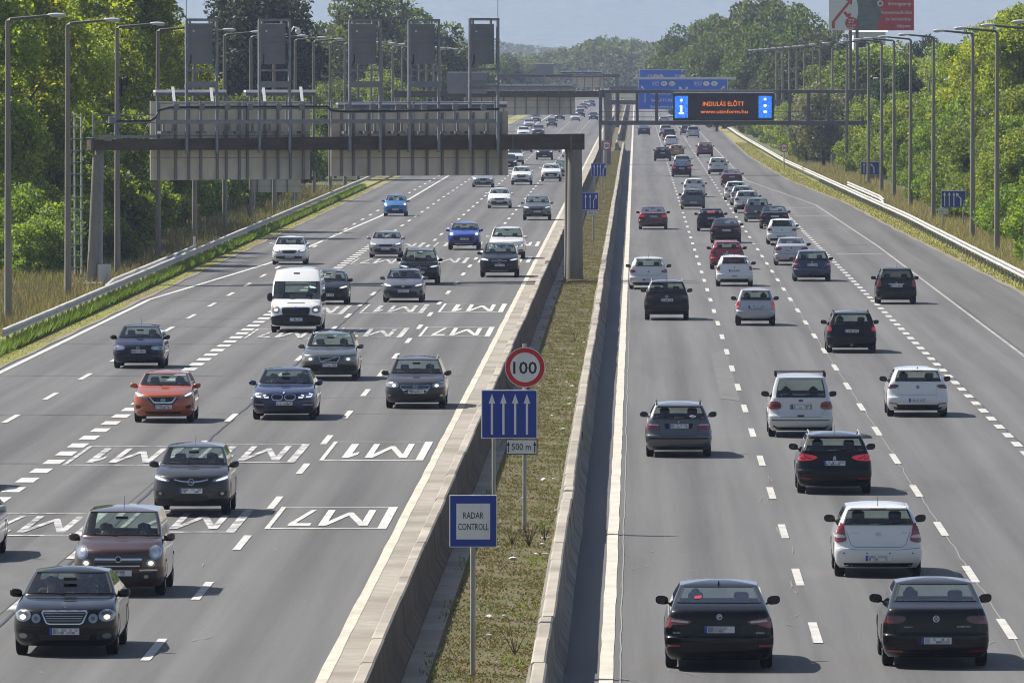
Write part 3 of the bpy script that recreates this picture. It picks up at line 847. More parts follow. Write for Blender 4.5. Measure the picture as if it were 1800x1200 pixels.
def led_panel():
    m = bpy.data.materials.new("led_picture"); m.use_nodes = True
    nt = m.node_tree; b = nt.nodes["Principled BSDF"]; L = nt.links.new
    tc = N(nt, "ShaderNodeTexCoord"); v = N(nt, "ShaderNodeTexVoronoi", i_Scale=9.0); L(tc.outputs["Object"], v.inputs["Vector"])
    mx = N(nt, "ShaderNodeMix", data_type='RGBA'); mx.inputs[6].default_value = (.0, .06, .75, 1); mx.inputs[7].default_value = (.05, .35, 1.0, 1)
    L(v.outputs["Color"], mx.inputs[0]); L(mx.outputs[2], b.inputs["Emission Color"]); b.inputs["Emission Strength"].default_value = .62
    b.inputs["Base Color"].default_value = (.01, .02, .05, 1)
    return m
M_LEDB = led_panel()
M_LEDW = mat("led_white", (.2, .2, .25), .5, emit=(.65, .75, 1.0), estr=.9)
for s, (pa, pb) in enumerate(((1186, 1209), (1333, 1356))):
    x0_, x1_ = G2(pa, 0)[0] - (bx0 + bx1) / 2, G2(pb, 0)[0] - (bx0 + bx1) / 2
    pn = MB().box(x0_, x1_, -.012, .0, h * .10, h * .90).build("picture_panel", M_LEDB, vm)
    cx = (x0_ + x1_) / 2
    mb = MB()
    if s == 0:
        mb.prism([(cx + .14 * math.cos(t), h * .74 + .14 * math.sin(t)) for t in np.linspace(0, 2 * math.pi, 12)[:-1]], -.02, -.013)
        mb.prism([(cx - .16, h * .56), (cx + .1, h * .56), (cx + .1, h * .30), (cx + .25, h * .30), (cx + .25, h * .23), (cx - .25, h * .23), (cx - .25, h * .30), (cx - .1, h * .30), (cx - .1, h * .49), (cx - .16, h * .49)], -.02, -.013)
    else:
        for q, rr in ((.78, .14), (.55, .17), (.32, .2)):
            mb.prism([(cx + rr * math.cos(t), h * q + .13 * math.sin(t)) for t in np.linspace(0, 2 * math.pi, 10)[:-1]], -.02, -.013)
    mb.build("pictogram", M_LEDW, pn)

# ================================================================ flat road signs
def arrow_poly(cx, z0, z1, w, head):
    return [(cx - w, z0), (cx + w, z0), (cx + w, z1 - head), (cx + w * 2.9, z1 - head), (cx, z1), (cx - w * 2.9, z1 - head), (cx - w, z1 - head)]
def plate(root, x0, x1, z0, z1, m, border=M_SIGNW, t=.035, y=0.0, name="plate"):
    o = MB().rbox(x0, x1, y, y + .03, z0, z1, .008).build(name, border, root)
    MB().box(x0 + t, x1 - t, y - .008, y - .002, z0 + t, z1 - t).build("sign_face", m, o)
    return o
def ring_sign(root, cx, cz, r, text, y=-.0):
    def circ(rr, n=40): return [(cx + rr * math.cos(2 * math.pi * k / n), cz + rr * math.sin(2 * math.pi * k / n)) for k in range(n)]
    o = MB().prism(circ(r), y, y + .025).build("plate", M_SIGNW, root)
    MB().prism(circ(r * .965), y - .006, y - .001).build("red_ring", M_RED, o)
    MB().prism(circ(r * .74), y - .012, y - .007).build("white_disc", M_SIGNW, o)
    mb = MB(); put_text(mb, text, cx, cz, r * .62, y - .016, r * 1.18, .012); mb.build("lettering", M_SIGNK, o)
    oriented(o)
    return o
def lane_sign(root, x0, x1, z0, z1, arrows, y=0.0, blue=M_BLUE, bend=None, t=.022):
    o = plate(root, x0, x1, z0, z1, blue, M_SIGNW, t, y)
    w = x1 - x0; h = z1 - z0
    for i, a in enumerate(arrows):
        cx = x0 + w * a
        mb = MB()
        if bend and i == len(arrows) - 1:
            s = bend; bw = w * .028
            mb.prism([(cx - bw, z0 + h * .10), (cx + bw, z0 + h * .10), (cx + bw, z0 + h * .55), (cx + bw + s * w * .12, z0 + h * .72), (cx - bw + s * w * .12, z0 + h * .72), (cx - bw, z0 + h * .52)], y - .014, y - .009)
            mb.prism([(cx + s * w * .06, z0 + h * .80), (cx + s * w * .18, z0 + h * .88), (cx + s * w * .19, z0 + h * .62)], y - .0145, y - .0085)
        else:
            mb.prism(arrow_poly(cx, z0 + h * .08, z0 + h * .92, w * .020, h * .20), y - .014, y - .009)
        mb.build("arrow", M_SIGNW, o)
    return o
M_POST = noisy("sign_post_grey", (0.36, 0.345, 0.31), (0.29, 0.28, 0.25), 3, (1, 1, .4), rough=.6, obj=True)
def post(root, x, z0, z1, r=.045, y=.07):
    return MB().tube([(x, y, z0), (x, y, z1)], r, 10).build("post", M_POST, root, smooth=50)

# radar control sign
X, Y = gnd(831, 1187)
s_ = lambda Y: FPX / Y
rs = empty("radar_sign", (X, Y, 0), .02, "blue framed white RADAR CONTROLL sign on a single grey post in the median", "road sign")
zc = lambda py, Y: at(0, py, Y)[1]
xx = lambda px, Y, X0: at(px, 0, Y)[0] - X0
post(rs, 0, -.1, zc(870, Y))
p_ = plate(rs, xx(790, Y, X), xx(873.5, Y, X), zc(962, Y), zc(870, Y), M_BLUE, M_SIGNW, .014)
z0, z1 = zc(948, Y), zc(885, Y)
wp = MB().box(xx(802, Y, X), xx(861.5, Y, X), -.014, -.009, z0, z1).build("white_field", M_SIGNW, p_)
mb = MB(); put_text(mb, "RADAR", xx(832, Y, X), zc(905.5, Y), .115, -.018, .345, .004); mb.build("lettering", M_SIGNK, wp)
mb = MB(); put_text(mb, "CONTROLL", xx(832, Y, X), zc(925.5, Y), .115, -.018, .515, .004); mb.build("lettering", M_SIGNK, wp)

# speed limit, four lane arrows and 500 m plate on two posts
X, Y = gnd(922, 935)
ls = empty("speed_limit_sign", (X, Y, 0), -.02, "round 100 speed limit sign above the blue four arrow sign in the median", "road sign")
post(ls, 0, -.1, zc(604, Y))
ring_sign(ls, xx(923, Y, X), zc(645.5, Y), .445, "100", y=-.03)
la = empty("lane_arrow_sign", (X, Y, 0), 0, "blue sign with four straight white arrows and a 500 m plate in the median", "road sign")
post(la, xx(868, Y, X), -.1, zc(690, Y))
lane_sign(la, xx(846, Y, X), xx(944.5, Y, X), zc(770.5, Y), zc(685, Y), (.19, .395, .605, .815), y=-.03)
p_ = plate(la, xx(889, Y, X), xx(945, Y, X), zc(799, Y), zc(771.5, Y), M_SIGNW, M_SIGNK, .022, y=-.03, name="distance_plate")
mb = MB(); put_text(mb, "500 m", xx(916.5, Y, X), zc(784.5, Y), .155, -.045, .42, .004); mb.build("lettering", M_SIGNK, p_)
for px in (893.5, 940):
    mb = MB().prism(arrow_poly(xx(px, Y, X), zc(795, Y), zc(775, Y), .012, .10), -.044, -.040); mb.build("arrow", M_SIGNK, p_)

# next lane sign (one lane ending), 150 m
X, Y = gnd(1043, 423)
a = empty("lane_end_sign", (X, Y, 0), 0, "blue sign with three white arrows above a 150 m plate, behind the gantry column", "road sign")
post(a, 0, -.1, zc(342, Y))
lane_sign(a, xx(1021.5, Y, X), xx(1052, Y, X), zc(369, Y), zc(338, Y), (.26, .52, .72), bend=1, y=-.03)
p_ = plate(a, xx(1031, Y, X), xx(1051.5, Y, X), zc(379, Y), zc(370, Y), M_SIGNW, M_SIGNK, .014, y=-.03, name="distance_plate")
mb = MB(); put_text(mb, "150 m", xx(1041, Y, X), zc(374.5, Y), .16, -.045, .5); mb.build("lettering", M_SIGNK, p_)
Y = 700.0; X = at(1052, 0, Y)[0]
a = empty("lane_end_sign", (X, Y, 0), 0, "blue sign with four white arrows on two thin posts farther along the median", "road sign")
for px in (1045, 1058): post(a, xx(px, Y, X), -.1, zc(290, Y))
lane_sign(a, xx(1039, Y, X), xx(1066, Y, X), zc(310, Y), zc(287, Y), (.2, .42, .6, .78), bend=1, y=-.03)
Y = 860.0 - 14; X = at(1066, 0, Y)[0]
a = empty("speed_limit_sign", (X, Y, 0), 0, "small round 100 speed sign before the message gantry column in the median", "road sign")
post(a, 0, -.1, zc(248, Y), .06); ring_sign(a, 0, zc(256, Y), .48, "100", y=-.03)
Y = 900.0; X = at(1072, 0, Y)[0]
# right verge signs
Y = 571.0; X = at(1676, 0, Y)[0]
a = empty("lane_end_sign", (X, Y, 0), 0, "blue sign with four white arrows on two posts beside the exit lane guardrail", "road sign")
for px in (1657, 1693): post(a, xx(px, Y, X), -.1, zc(340, Y))
lane_sign(a, xx(1654, Y, X), xx(1697, Y, X), zc(364.5, Y), zc(335, Y), (.14, .33, .52, .80), bend=-1, y=-.03)
p_ = plate(a, xx(1648, Y, X), xx(1667, Y, X), zc(376, Y), zc(366, Y), M_SIGNW, M_SIGNK, .014, y=-.03, name="distance_plate")
mb = MB(); put_text(mb, "156 m", xx(1657.5, Y, X), zc(371, Y), .17, -.045, .5); mb.build("lettering", M_SIGNK, p_)
Y = 780.0; X = at(1529, 0, Y)[0]
a = empty("lane_end_sign", (X, Y, 0), 0, "blue lane arrow sign in front of the message gantry column on the verge", "road sign")
for px in (1519, 1540): post(a, xx(px, Y, X), -.1, zc(286, Y))
lane_sign(a, xx(1513, Y, X), xx(1545, Y, X), zc(307, Y), zc(284, Y), (.17, .45, .72), bend=-1, y=-.03)
a = empty("kilometre_sign", (at(1526, 0, 772)[0], 772, 0), 0, "small green kilometre sign reading 11 below the blue lane sign", "road sign")
M_GREEN = mat("sign_green", (.01, .16, .09), .4)
post(a, 0, -.1, at(0, 318, 772)[1]); p_ = plate(a, -.28, .28, at(0, 327, 772)[1], at(0, 318, 772)[1], M_GREEN, M_SIGNW, .02, y=-.03)
mb = MB(); put_text(mb, "11", 0, at(0, 322.5, 772)[1], .22, -.045, .2); mb.build("lettering", M_SIGNW, p_)
Y = 905.0; X = at(1378, 0, Y)[0]
a = empty("speed_limit_sign", (X, Y, 0), 0, "small round 100 speed sign on the right verge against dark shrubs", "road sign")
post(a, 0, -.1, zc(252, Y), .06); ring_sign(a, 0, zc(260, Y), .46, "100", y=-.03)

# ================================================================ blue overhead direction signs far ahead
def blue_gantry(Y, x0p, x1p, pt, pb, label, big):
    x0, z1 = at(x0p, pt, Y); x1, z0 = at(x1p, pb, Y)
    g_ = empty("direction_gantry", ((x0 + x1) / 2, Y + .6, 0), 0, "slim far gantry holding the %s blue overhead sign" % ("large" if big else "small upper"), "gantry")
    c = (x0 + x1) / 2
    MB().rbox(-(c - at(1072, 0, Y)[0]), 19 - c, 0, .5, z0 + .6, z0 + 1.2, .02).build("beam", M_TRUSS, g_)
    for x in (at(1072, 0, Y)[0] - c, 18.6 - c): MB().tube([(x, .25, -.2), (x, .25, z0 + 1)], .3, 12).build("column", M_POLE, g_)
    s = empty("direction_sign", (c, Y, z0), 0, label, "road sign")
    w = (x1 - x0) / 2; h = z1 - z0
    p_ = plate(s, -w, w, 0, h, M_BLUE_L, M_SIGNW, .05)
    def txt(t, fx, fz, hh, ww=None, m=M_SIGNW, dy=-.014):
        mb = MB(); put_text(mb, t, -w + 2 * w * fx, h * fz, hh, dy, ww); mb.build("lettering", m, p_)
    def shield(fx, fz, t, white):
        cx, cz = -w + 2 * w * fx, h * fz
        if white:
            q = MB().prism([(cx + .42 * math.cos(a), cz + .30 * math.sin(a)) for a in np.linspace(0, 2 * math.pi, 18)[:-1]], -.013, -.009).build("route_oval", M_SIGNW, p_)
            mb = MB(); put_text(mb, t, cx, cz, .30, -.018, .28 * len(t) * .75 if len(t) > 1 else .2); mb.build("lettering", M_SIGNK, q)
        else:
            q = MB().prism([(cx - .46, cz + .32), (cx + .46, cz + .32), (cx + .40, cz - .22), (cx, cz - .34), (cx - .40, cz - .22)], -.013, -.009).build("route_shield", M_SIGNW, p_)
            MB().prism([(cx - .42, cz + .28), (cx + .42, cz + .28), (cx + .36, cz - .20), (cx, cz - .30), (cx - .36, cz - .20)], -.017, -.0135).build("shield_field", M_BLUE_L, q)
            mb = MB(); put_text(mb, t, cx, cz + .02, .32, -.021, .62); mb.build("lettering", M_SIGNW, q)
    def arrow(fx, fz, dx, ln=.6):
        cx, cz = -w + 2 * w * fx, h * fz
        d = Vector((dx, 1)).normalized(); n_ = Vector((d.y, -d.x))
        b = Vector((cx, cz)); t = b + d * ln
        pl = [b - n_ * .07, b + n_ * .07, t - d * .25 + n_ * .07, t - d * .32 + n_ * .24, t + n_ * .0, t - d * .32 - n_ * .24, t - d * .25 - n_ * .07]
        o = MB().prism([(q.x, q.y) for q in pl], -.014, -.009).build("arrow", M_SIGNW, p_)
    zs = .83 if big else .72
    shield(.19, zs, "M7", False); shield(.285, zs, "HR", True); shield(.375, zs, "SLO", True)
    shield(.665, zs, "M1", False); shield(.76, zs, "A", True); shield(.85, zs, "SK", True)
    az = .68 if big else .1
    arrow(.06, az - .03, -.9); arrow(.49, az - .06, -.9); arrow(.52, az - .06, .9); arrow(.93, az - .03, .9)
    if big:
        txt("Nagykanizsa", .25, .52, .34, 2.6); txt("BALATON", .26, .30, .38, 2.6); txt("Székesfehérvár", .27, .09, .32, 3.1)
        MB().box(-w + 2 * w * .072 - .05, -w + 2 * w * .072 + .05, -.014, -.009, h * .22, h * .52).build("arrow", M_SIGNW, p_)
        txt("GYŐR", .75, .30, .38, 1.7); txt("Tatabánya", .75, .09, .32, 2.2)
    return s
blue_gantry(1150.0, 1122.5, 1279, 138, 192.5, "large blue overhead direction sign with route shields partly behind the message sign", True)
blue_gantry(1480.0, 1124, 1224.5, 122.5, 165, "smaller blue overhead direction sign showing above the white light bar", False)
c = empty("sign_light", (at(1203, 0, 1149)[0], 1149, at(0, 140, 1149)[1]), 0, "pale light bar along the top of the large blue overhead sign", "sign light")
MB().rbox(-6.5, 6.5, -1.2, -.8, 0, .28, .03).build("housing", M_LAMPHEAD, c)
for x in (-5, -1.7, 1.7, 5): MB().bar((x, -.8, .1), (x, .1, -.2), .1, .1).build("bracket", M_GALV, c)

# ================================================================ billboard and buildings
BY = 900.0
x0, z0 = at(1456, 54, BY); x1, _ = at(1606, 0, BY)
h = 4.1
bb = empty("billboard", ((x0 + x1) / 2, BY, z0), 0, "tall roadside billboard half red with a red arrow rising over the trees", "billboard")
w = (x1 - x0) / 2
pn = MB().rbox(-w, w, 0, .35, 0, h, .02).build("panel", mat("billboard_white", (.72, .72, .71), .5), bb)
M_BRED = mat("billboard_red", (.50, .035, .035), .5)
M_BGREY = noisy("billboard_photo", (.10, .11, .11), (.22, .24, .22), .9, (1, 1, 3), rough=.6, obj=True)
def arc(x_at, z0_, z1_, bulge, n=10): return [(x_at + bulge * math.sin(math.pi * i / n), z0_ + (z1_ - z0_) * i / n) for i in range(n + 1)]
lft = arc(-w + 2 * w * .40, 0.02, h - .02, .6); rgt = arc(-w + 2 * w * .555, .02, h - .02, .55)
# photograph strip, red field
MB().prism([(-w + 2 * w * .27, .02)] + [(-w + 2 * w * .72, .02), (-w + 2 * w * .72, h - .02), (-w + 2 * w * .30, h - .02)], -.010, -.003).build("picture", M_BGREY, pn)
MB().prism(list(rgt) + [(w - .02, h - .02), (w - .02, .02)], -.018, -.011).build("red_field", M_BRED, pn)
wl = [(-w + .02, .02)] + [(-w + 2 * w * .28 + .55 * math.sin(math.pi * i / 10) , .02 + (h - .04) * i / 10) for i in range(11)] + [(-w + .02, h - .02)]
MB().prism(wl, -.018, -.011).build("white_field", mat("billboard_white2", (.74, .74, .73), .5), pn)
mb = MB()
mb.prism([(-w + .32, .2), (-w + .62, .2), (-w + .62, .9), (-w + .32, .9)], -.026, -.019)
d = Vector((1.6, 1.75)).normalized(); n_ = Vector((d.y, -d.x)); b0 = Vector((-w + .47, .86)); t0_ = Vector((-w + 2.0, 2.75))
mb.prism([tuple(b0 - n_ * .13), tuple(b0 + n_ * .13), tuple(t0_ + n_ * .13), tuple(t0_ - n_ * .13)], -.027, -.0195)
mb.prism([tuple(t0_ - n_ * .38), tuple(t0_ + n_ * .38), tuple(t0_ + d * .55)], -.0275, -.0195)
mb.prism([(-w + 1.45, 1.75), (-w + 1.7, 1.9), (-w + 2.05, 1.4), (-w + 1.8, 1.3)], -.0285, -.0195)
mb.prism([(-w + 1.62, 1.5), (-w + 2.2, 1.75), (-w + 2.15, 1.05)], -.029, -.0195)
mb.build("red_arrow", M_BRED, pn)
cc = MB().prism([(-w + 2.25 + .62 * math.cos(a), .72 + .62 * math.sin(a)) for a in np.linspace(0, 2 * math.pi, 25)[:-1]], -.034, -.030).build("red_disc", M_BRED, pn)
mb = MB(); put_text(mb, "27", -w + 2.25, .95, .42, -.038, .62, .01); mb.build("lettering", M_SIGNW, cc)
mb = MB(); put_text(mb, "Zsámbéki", -w + 2.25, .52, .2, -.038, .85); put_text(mb, "tótája", -w + 2.25, .28, .2, -.038, .6); mb.build("lettering", M_SIGNW, cc)
mb = MB(); put_text(mb, "M1", -w + 2.05, 3.62, .2, -.026, .28); mb.build("lettering", M_BRED, pn)
for t, fx, z, ww in (("drivingcamp", .83, 2.62, 2.3), ("Vezetéstechnikai", .79, 1.75, 3.05), ("és rendezvény-", .82, 1.1, 2.55), ("központ", .88, .42, 1.35)):
    mb = MB(); put_text(mb, t, -w + 2 * w * fx, z + .05, .34 if t != "drivingcamp" else .38, -.026, ww, .008); mb.build("lettering", M_SIGNW, pn)
mb = MB()
circ = lambda r, n: [(-w + 2 * w * .605 + r * math.cos(a), 2.66 + r * math.sin(a)) for a in np.linspace(0, 2 * math.pi, n)[:-1]]
mb.prism(circ(.30, 20), -.026, -.019); lg = mb.build("round_logo", M_SIGNW, pn)
mb = MB().prism(circ(.17, 16), -.030, -.0265); mb.build("logo_centre", M_BRED, lg)
for x in (-1.0, -.35): MB().tube([(-w * .25 + x, .2, -z0), (-w * .25 + x, .2, 0.01)], .16, 10).build("leg", M_TRUSS, bb)
def house(name, Y, pa, pb, pt, pb_, m, mr, label, depth=8, ridge=1.6):
    xa, zt_ = at(pa, pt, Y); xb, zb__ = at(pb, pb_, Y)
    r = empty(name, ((xa + xb) / 2, Y, 0), 0, label, "building")
    w = (xb - xa) / 2
    MB().box(-w, w, 0, depth, -.2, zt_).build("wall", m, r)
    MB().add([(-w - .3, -.3, zt_ + .005), (w + .3, -.3, zt_ + .005), (w + .3, depth + .3, zt_ + .005), (-w - .3, depth + .3, zt_ + .005), (-w - .3, depth / 2, zt_ + ridge), (w + .3, depth / 2, zt_ + ridge)],
             [(0, 1, 5, 4), (2, 3, 4, 5), (1, 2, 5), (3, 0, 4), (3, 2, 1, 0)]).build("roof", mr, r)
    for x in (-w * .5, w * .5):
        fr = MB().box(x - .6, x + .6, -.05, .0 - .003, zt_ - 1.9, zt_ - .7).build("window", M_WHITE, r)
        MB().box(x - .5, x + .5, -.06, -.052, zt_ - 1.8, zt_ - .8).build("pane", M_BLACK, fr)
house("white_house", 1250, 612, 649, 157, 200, noisy("render_white", (.62, .63, .64), (.52, .53, .54), .6, obj=True), mat("roof_grey", (.25, .25, .26), .7), "small white walled house half hidden behind the oncoming side trees", 9, .9)
house("white_shed", 1090, 1500, 1556, 57, 90, noisy("shed_white", (.66, .68, .70), (.56, .58, .60), .5, obj=True), mat("shed_roof", (.60, .62, .64), .6), "white shed roof showing below the billboard among trees", 12, .5)
# white marker post and concrete plinth by the near gantry foot
o = MB().rbox(-.06, .06, -.05, .05, -.1, 1.0, .02).build("marker_post", M_WHITE); o.location = (-24.0, gnd(0, 448)[1], 0)
tag(o, "small white marker post behind the oncoming side guardrail", "marker post")
o = MB().rbox(-.9, .9, -2, 2, -.1, .12, .03).build("concrete_plinth", M_CONC); o.location = (-25.9, 428, 0)
tag(o, "low concrete slab in dry grass by the gantry foot", "plinth")
# ================================================================ vehicles
def pchip(xs, ys):
    xs = np.asarray(xs, float); ys = np.asarray(ys, float)
    h = np.diff(xs); d = np.diff(ys) / h
    m = np.zeros_like(ys)
    for i in range(1, len(xs) - 1):
        if d[i - 1] * d[i] > 0:
            w1 = 2 * h[i] + h[i - 1]; w2 = h[i] + 2 * h[i - 1]
            m[i] = (w1 + w2) / (w1 / d[i - 1] + w2 / d[i])
    m[0] = d[0]; m[-1] = d[-1]
    def f(x):
        x = np.clip(x, xs[0], xs[-1]); i = int(min(max(np.searchsorted(xs, x) - 1, 0), len(xs) - 2))
        t = (x - xs[i]) / h[i]
        return float((2 * t ** 3 - 3 * t ** 2 + 1) * ys[i] + (t ** 3 - 2 * t ** 2 + t) * h[i] * m[i] + (-2 * t ** 3 + 3 * t ** 2) * ys[i + 1] + (t ** 3 - t ** 2) * h[i] * m[i + 1])
    return f

def paint(name, col, metal=0.0, rough=0.28, coat=1.0):
    key = "paint_" + name
    if key in MATS: return MATS[key]
    m = bpy.data.materials.new(key); m.use_nodes = True
    film = .24 if max(col) > .08 else .02
    nt = m.node_tree; b = nt.nodes["Principled BSDF"]; L = nt.links.new
    b.inputs["Metallic"].default_value = metal
    if max(col) < .05: b.inputs["Specular IOR Level"].default_value = .08; coat = .8
    b.inputs["Coat Weight"].default_value = coat; b.inputs["Coat Roughness"].default_value = 0.03
    b.inputs["Coat IOR"].default_value = 1.42 if max(col) < .05 else 1.5
    tc = N(nt, "ShaderNodeTexCoord")
    n = N(nt, "ShaderNodeTexNoise", i_Scale=2.3, i_Detail=6.0, i_Roughness=.7); L(tc.outputs["Object"], n.inputs["Vector"])
    # road film: a little dust everywhere, more of it near the sills
    sp = N(nt, "ShaderNodeSeparateXYZ"); L(tc.outputs["Object"], sp.inputs[0])
    r1 = N(nt, "ShaderNodeMapRange"); r1.inputs[1].default_value = 0.15; r1.inputs[2].default_value = 0.75; r1.inputs[3].default_value = film; r1.inputs[4].default_value = film * .1
    L(sp.outputs[2], r1.inputs[0])
    mm = N(nt, "ShaderNodeMath", operation='MULTIPLY'); L(r1.outputs[0], mm.inputs[0]); L(n.outputs["Fac"], mm.inputs[1])
    mx = N(nt, "ShaderNodeMix", data_type='RGBA'); mx.inputs[6].default_value = (*col, 1); mx.inputs[7].default_value = (.16, .145, .12, 1)
    L(mm.outputs[0], mx.inputs[0]); L(mx.outputs[2], b.inputs["Base Color"])
    rr = N(nt, "ShaderNodeMapRange"); rr.inputs[3].default_value = rough - .05; rr.inputs[4].default_value = rough + .12
    L(n.outputs["Fac"], rr.inputs[0]); L(rr.outputs[0], b.inputs["Roughness"])
    MATS[key] = m
    return m
P = dict(
    black=paint("black", (.0035, .0035, .0045)), black2=paint("black_soft", (.008, .0075, .008)), navy=paint("navy", (.010, .014, .040), .2),
    dblue=paint("dark_blue", (.008, .014, .065), .25), blue=paint("blue", (.010, .045, .36), .15), sky=paint("mid_blue", (.025, .16, .42), .15),
    white=paint("white", (.74, .74, .73)), pearl=paint("pearl", (.64, .64, .63), .1), silver=paint("silver", (.46, .46, .47), .35), 
    sgrey=paint("silver_grey", (.30, .30, .31), .35), grey=paint("grey", (.105, .105, .115), .35), dgrey=paint("dark_grey", (.042, .040, .044), .3),
    ggrey=paint("green_grey", (.085, .095, .09), .35), brown=paint("brown", (.058, .024, .014), .25), dbrown=paint("dark_brown", (.020, .011, .010), .2),
    orange=paint("orange", (.40, .072, .008), .2), red=paint("red", (.30, .008, .014), .1), wine=paint("wine", (.085, .007, .009), .2), yellow=paint("yellow", (.42, .20, .02), .1),
    rust=paint("rust_red", (.20, .022, .015), .15))
M_TRIM = mat("black_trim", (.010, .010, .011), .55, spec=.3)
M_UNDER = mat("underbody", (.004, .004, .004), .9, spec=.1)
M_TYRE = mat("tyre_rubber", (.008, .008, .008), .85, spec=.15)
M_RIM = mat("alloy_rim", (.38, .38, .39), .35, .6)
M_CHROME = mat("chrome", (.72, .72, .73), .14, .95)
M_SILV = mat("badge_silver", (.62, .63, .65), .25, .6)
M_LENS = mat("headlamp_lens", (.30, .32, .345), .10, .45, coat=1.0)
M_LENSIN = mat("headlamp_inner", (.10, .10, .11), .25, .3, coat=1.0)
M_BULB = mat("lit_lamp", (.9, .88, .8), .3, emit=(1.0, .88, .66), estr=.45)
M_DRL = mat("lit_white_strip", (.9, .9, .9), .3, emit=(.88, .94, 1.0), estr=.45)
M_AMBER = mat("amber_lens", (.55, .17, .02), .2, coat=1.0)
M_TAIL = mat("tail_red", (.23, .006, .010), .18, coat=1.0)
M_TAILD = mat("tail_red_dark", (.085, .005, .007), .18, coat=1.0)
M_TAILLIT = mat("tail_lit", (.34, .008, .010), .2, coat=1.0, emit=(1.0, .03, .04), estr=.13)
M_TAILW = mat("tail_clear", (.50, .47, .47), .18, coat=1.0)
M_SEAT = mat("seat_cloth", (.022, .022, .024), .9)
M_DASH = mat("dashboard", (.016, .016, .017), .8)
M_PLATE = mat("plate_white", (.66, .67, .68), .4)
M_PLATEB = mat("plate_blue", (.02, .06, .36), .4)
M_PG1 = mat("plate_grey_pale", (.40, .41, .43), .5)
M_PG2 = mat("plate_grey_mid", (.24, .25, .28), .5)
M_PLINK = mat("plate_ink", (.02, .02, .025), .5)
M_STK = mat("red_sticker", (.34, .02, .02), .5)
def glass(name, tint, refl_rough=0.02):
    m = bpy.data.materials.new(name); m.use_nodes = True
    nt = m.node_tree; L = nt.links.new; nt.nodes.remove(nt.nodes["Principled BSDF"])
    out = nt.nodes["Material Output"]
    tr = N(nt, "ShaderNodeBsdfTransparent"); tr.inputs[0].default_value = (*tint, 1)
    gl = N(nt, "ShaderNodeBsdfGlossy"); gl.inputs["Roughness"].default_value = refl_rough; gl.inputs[0].default_value = (.95, .97, 1, 1)
    ge = N(nt, "ShaderNodeNewGeometry")                      # Schlick reflectance, the same from both sides of the pane
    dt = N(nt, "ShaderNodeVectorMath", operation='DOT_PRODUCT'); L(ge.outputs["Incoming"], dt.inputs[0]); L(ge.outputs["Normal"], dt.inputs[1])
    ab = N(nt, "ShaderNodeMath", operation='ABSOLUTE'); L(dt.outputs["Value"], ab.inputs[0])
    om = N(nt, "ShaderNodeMath", operation='SUBTRACT'); om.inputs[0].default_value = 1.0; L(ab.outputs[0], om.inputs[1])
    pw = N(nt, "ShaderNodeMath", operation='POWER'); pw.inputs[1].default_value = 5.0; L(om.outputs[0], pw.inputs[0])
    fr = N(nt, "ShaderNodeMapRange"); fr.inputs[3].default_value = .06; fr.inputs[4].default_value = 1.0; L(pw.outputs[0], fr.inputs[0])
    mx = N(nt, "ShaderNodeMixShader"); L(fr.outputs[0], mx.inputs[0]); L(tr.outputs[0], mx.inputs[1]); L(gl.outputs[0], mx.inputs[2]); L(mx.outputs[0], out.inputs[0])
    MATS[name] = m
    return m
M_GLASS = glass("window_glass", (.68, .76, .74))
M_GLASSD = glass("privacy_glass", (.24, .26, .26))
M_GLASSFAR = mat("dark_window", (.012, .014, .016), .06, 0.0, spec=.6)

# ---------------------------------------------------------------- body shapes
def shape(kind, **kw):
    """side profile, plan and window parameters of one body style; lengths from the front bumper"""
    d = dict(L=4.15, W=1.77, H=1.47, hn=.76, zc=1.00, hl=1.05, wl=.80, zb=.95, rear='hatch', zrw=1.02, rt=.12, rl=.42, zd=1.02, dl=.50,
             wr=.715, fo=.85, wb=2.55, glass_r=.89, zgr0=None, clad=0.0, tyre=.315, sw=.93, yc=None, d_win=False, zbot=.19, nose=0.0, Bf=.55, Br=.36, bump=0.0, spoiler=True, roofr=.9)
    base = dict(
        hatch={},
        small=dict(L=3.65, W=1.62, H=1.49, hl=.82, fo=.74, wb=2.37, tyre=.29, rl=.30, hn=.78, wl=.85, zc=1.02),
        sedan=dict(L=4.75, W=1.83, H=1.46, hl=1.22, rear='sedan', dl=.52, rl=.85, wb=2.80, fo=.90, tyre=.33, wl=.88, zd=1.03, glass_r=.89),
        estate=dict(L=4.70, W=1.80, H=1.47, hl=1.18, rl=.36, rt=.14, wb=2.72, fo=.90, tyre=.325, d_win=True, wl=.82, wr=.72, glass_r=.89, spoiler=True),
        suv=dict(L=4.45, W=1.84, H=1.64, hn=.92, zc=1.13, zb=1.06, hl=1.10, rl=.36, zrw=1.14, fo=.87, wb=2.67, tyre=.36, clad=.42, zbot=.24, wr=.73),
        mpv=dict(L=4.62, W=1.81, H=1.72, hn=.84, zc=1.14, zb=1.02, hl=.95, wl=1.05, rl=.24, rt=.10, zrw=1.10, wb=2.83, fo=.90, tyre=.325, wr=.75, d_win=True, spoiler=False),
        van=dict(L=5.55, W=1.97, H=2.47, hn=1.02, zc=1.26, zb=1.20, hl=.82, wl=.70, rl=.06, rt=.02, zrw=1.40, wb=3.3, fo=.93, tyre=.345, wr=.83, sw=.93, zg1=1.95, glass_r=.70, zbot=.25, spoiler=False, Bf=.45))
    d.update(base[kind]); d.update(kw); d['kind'] = kind
    return d

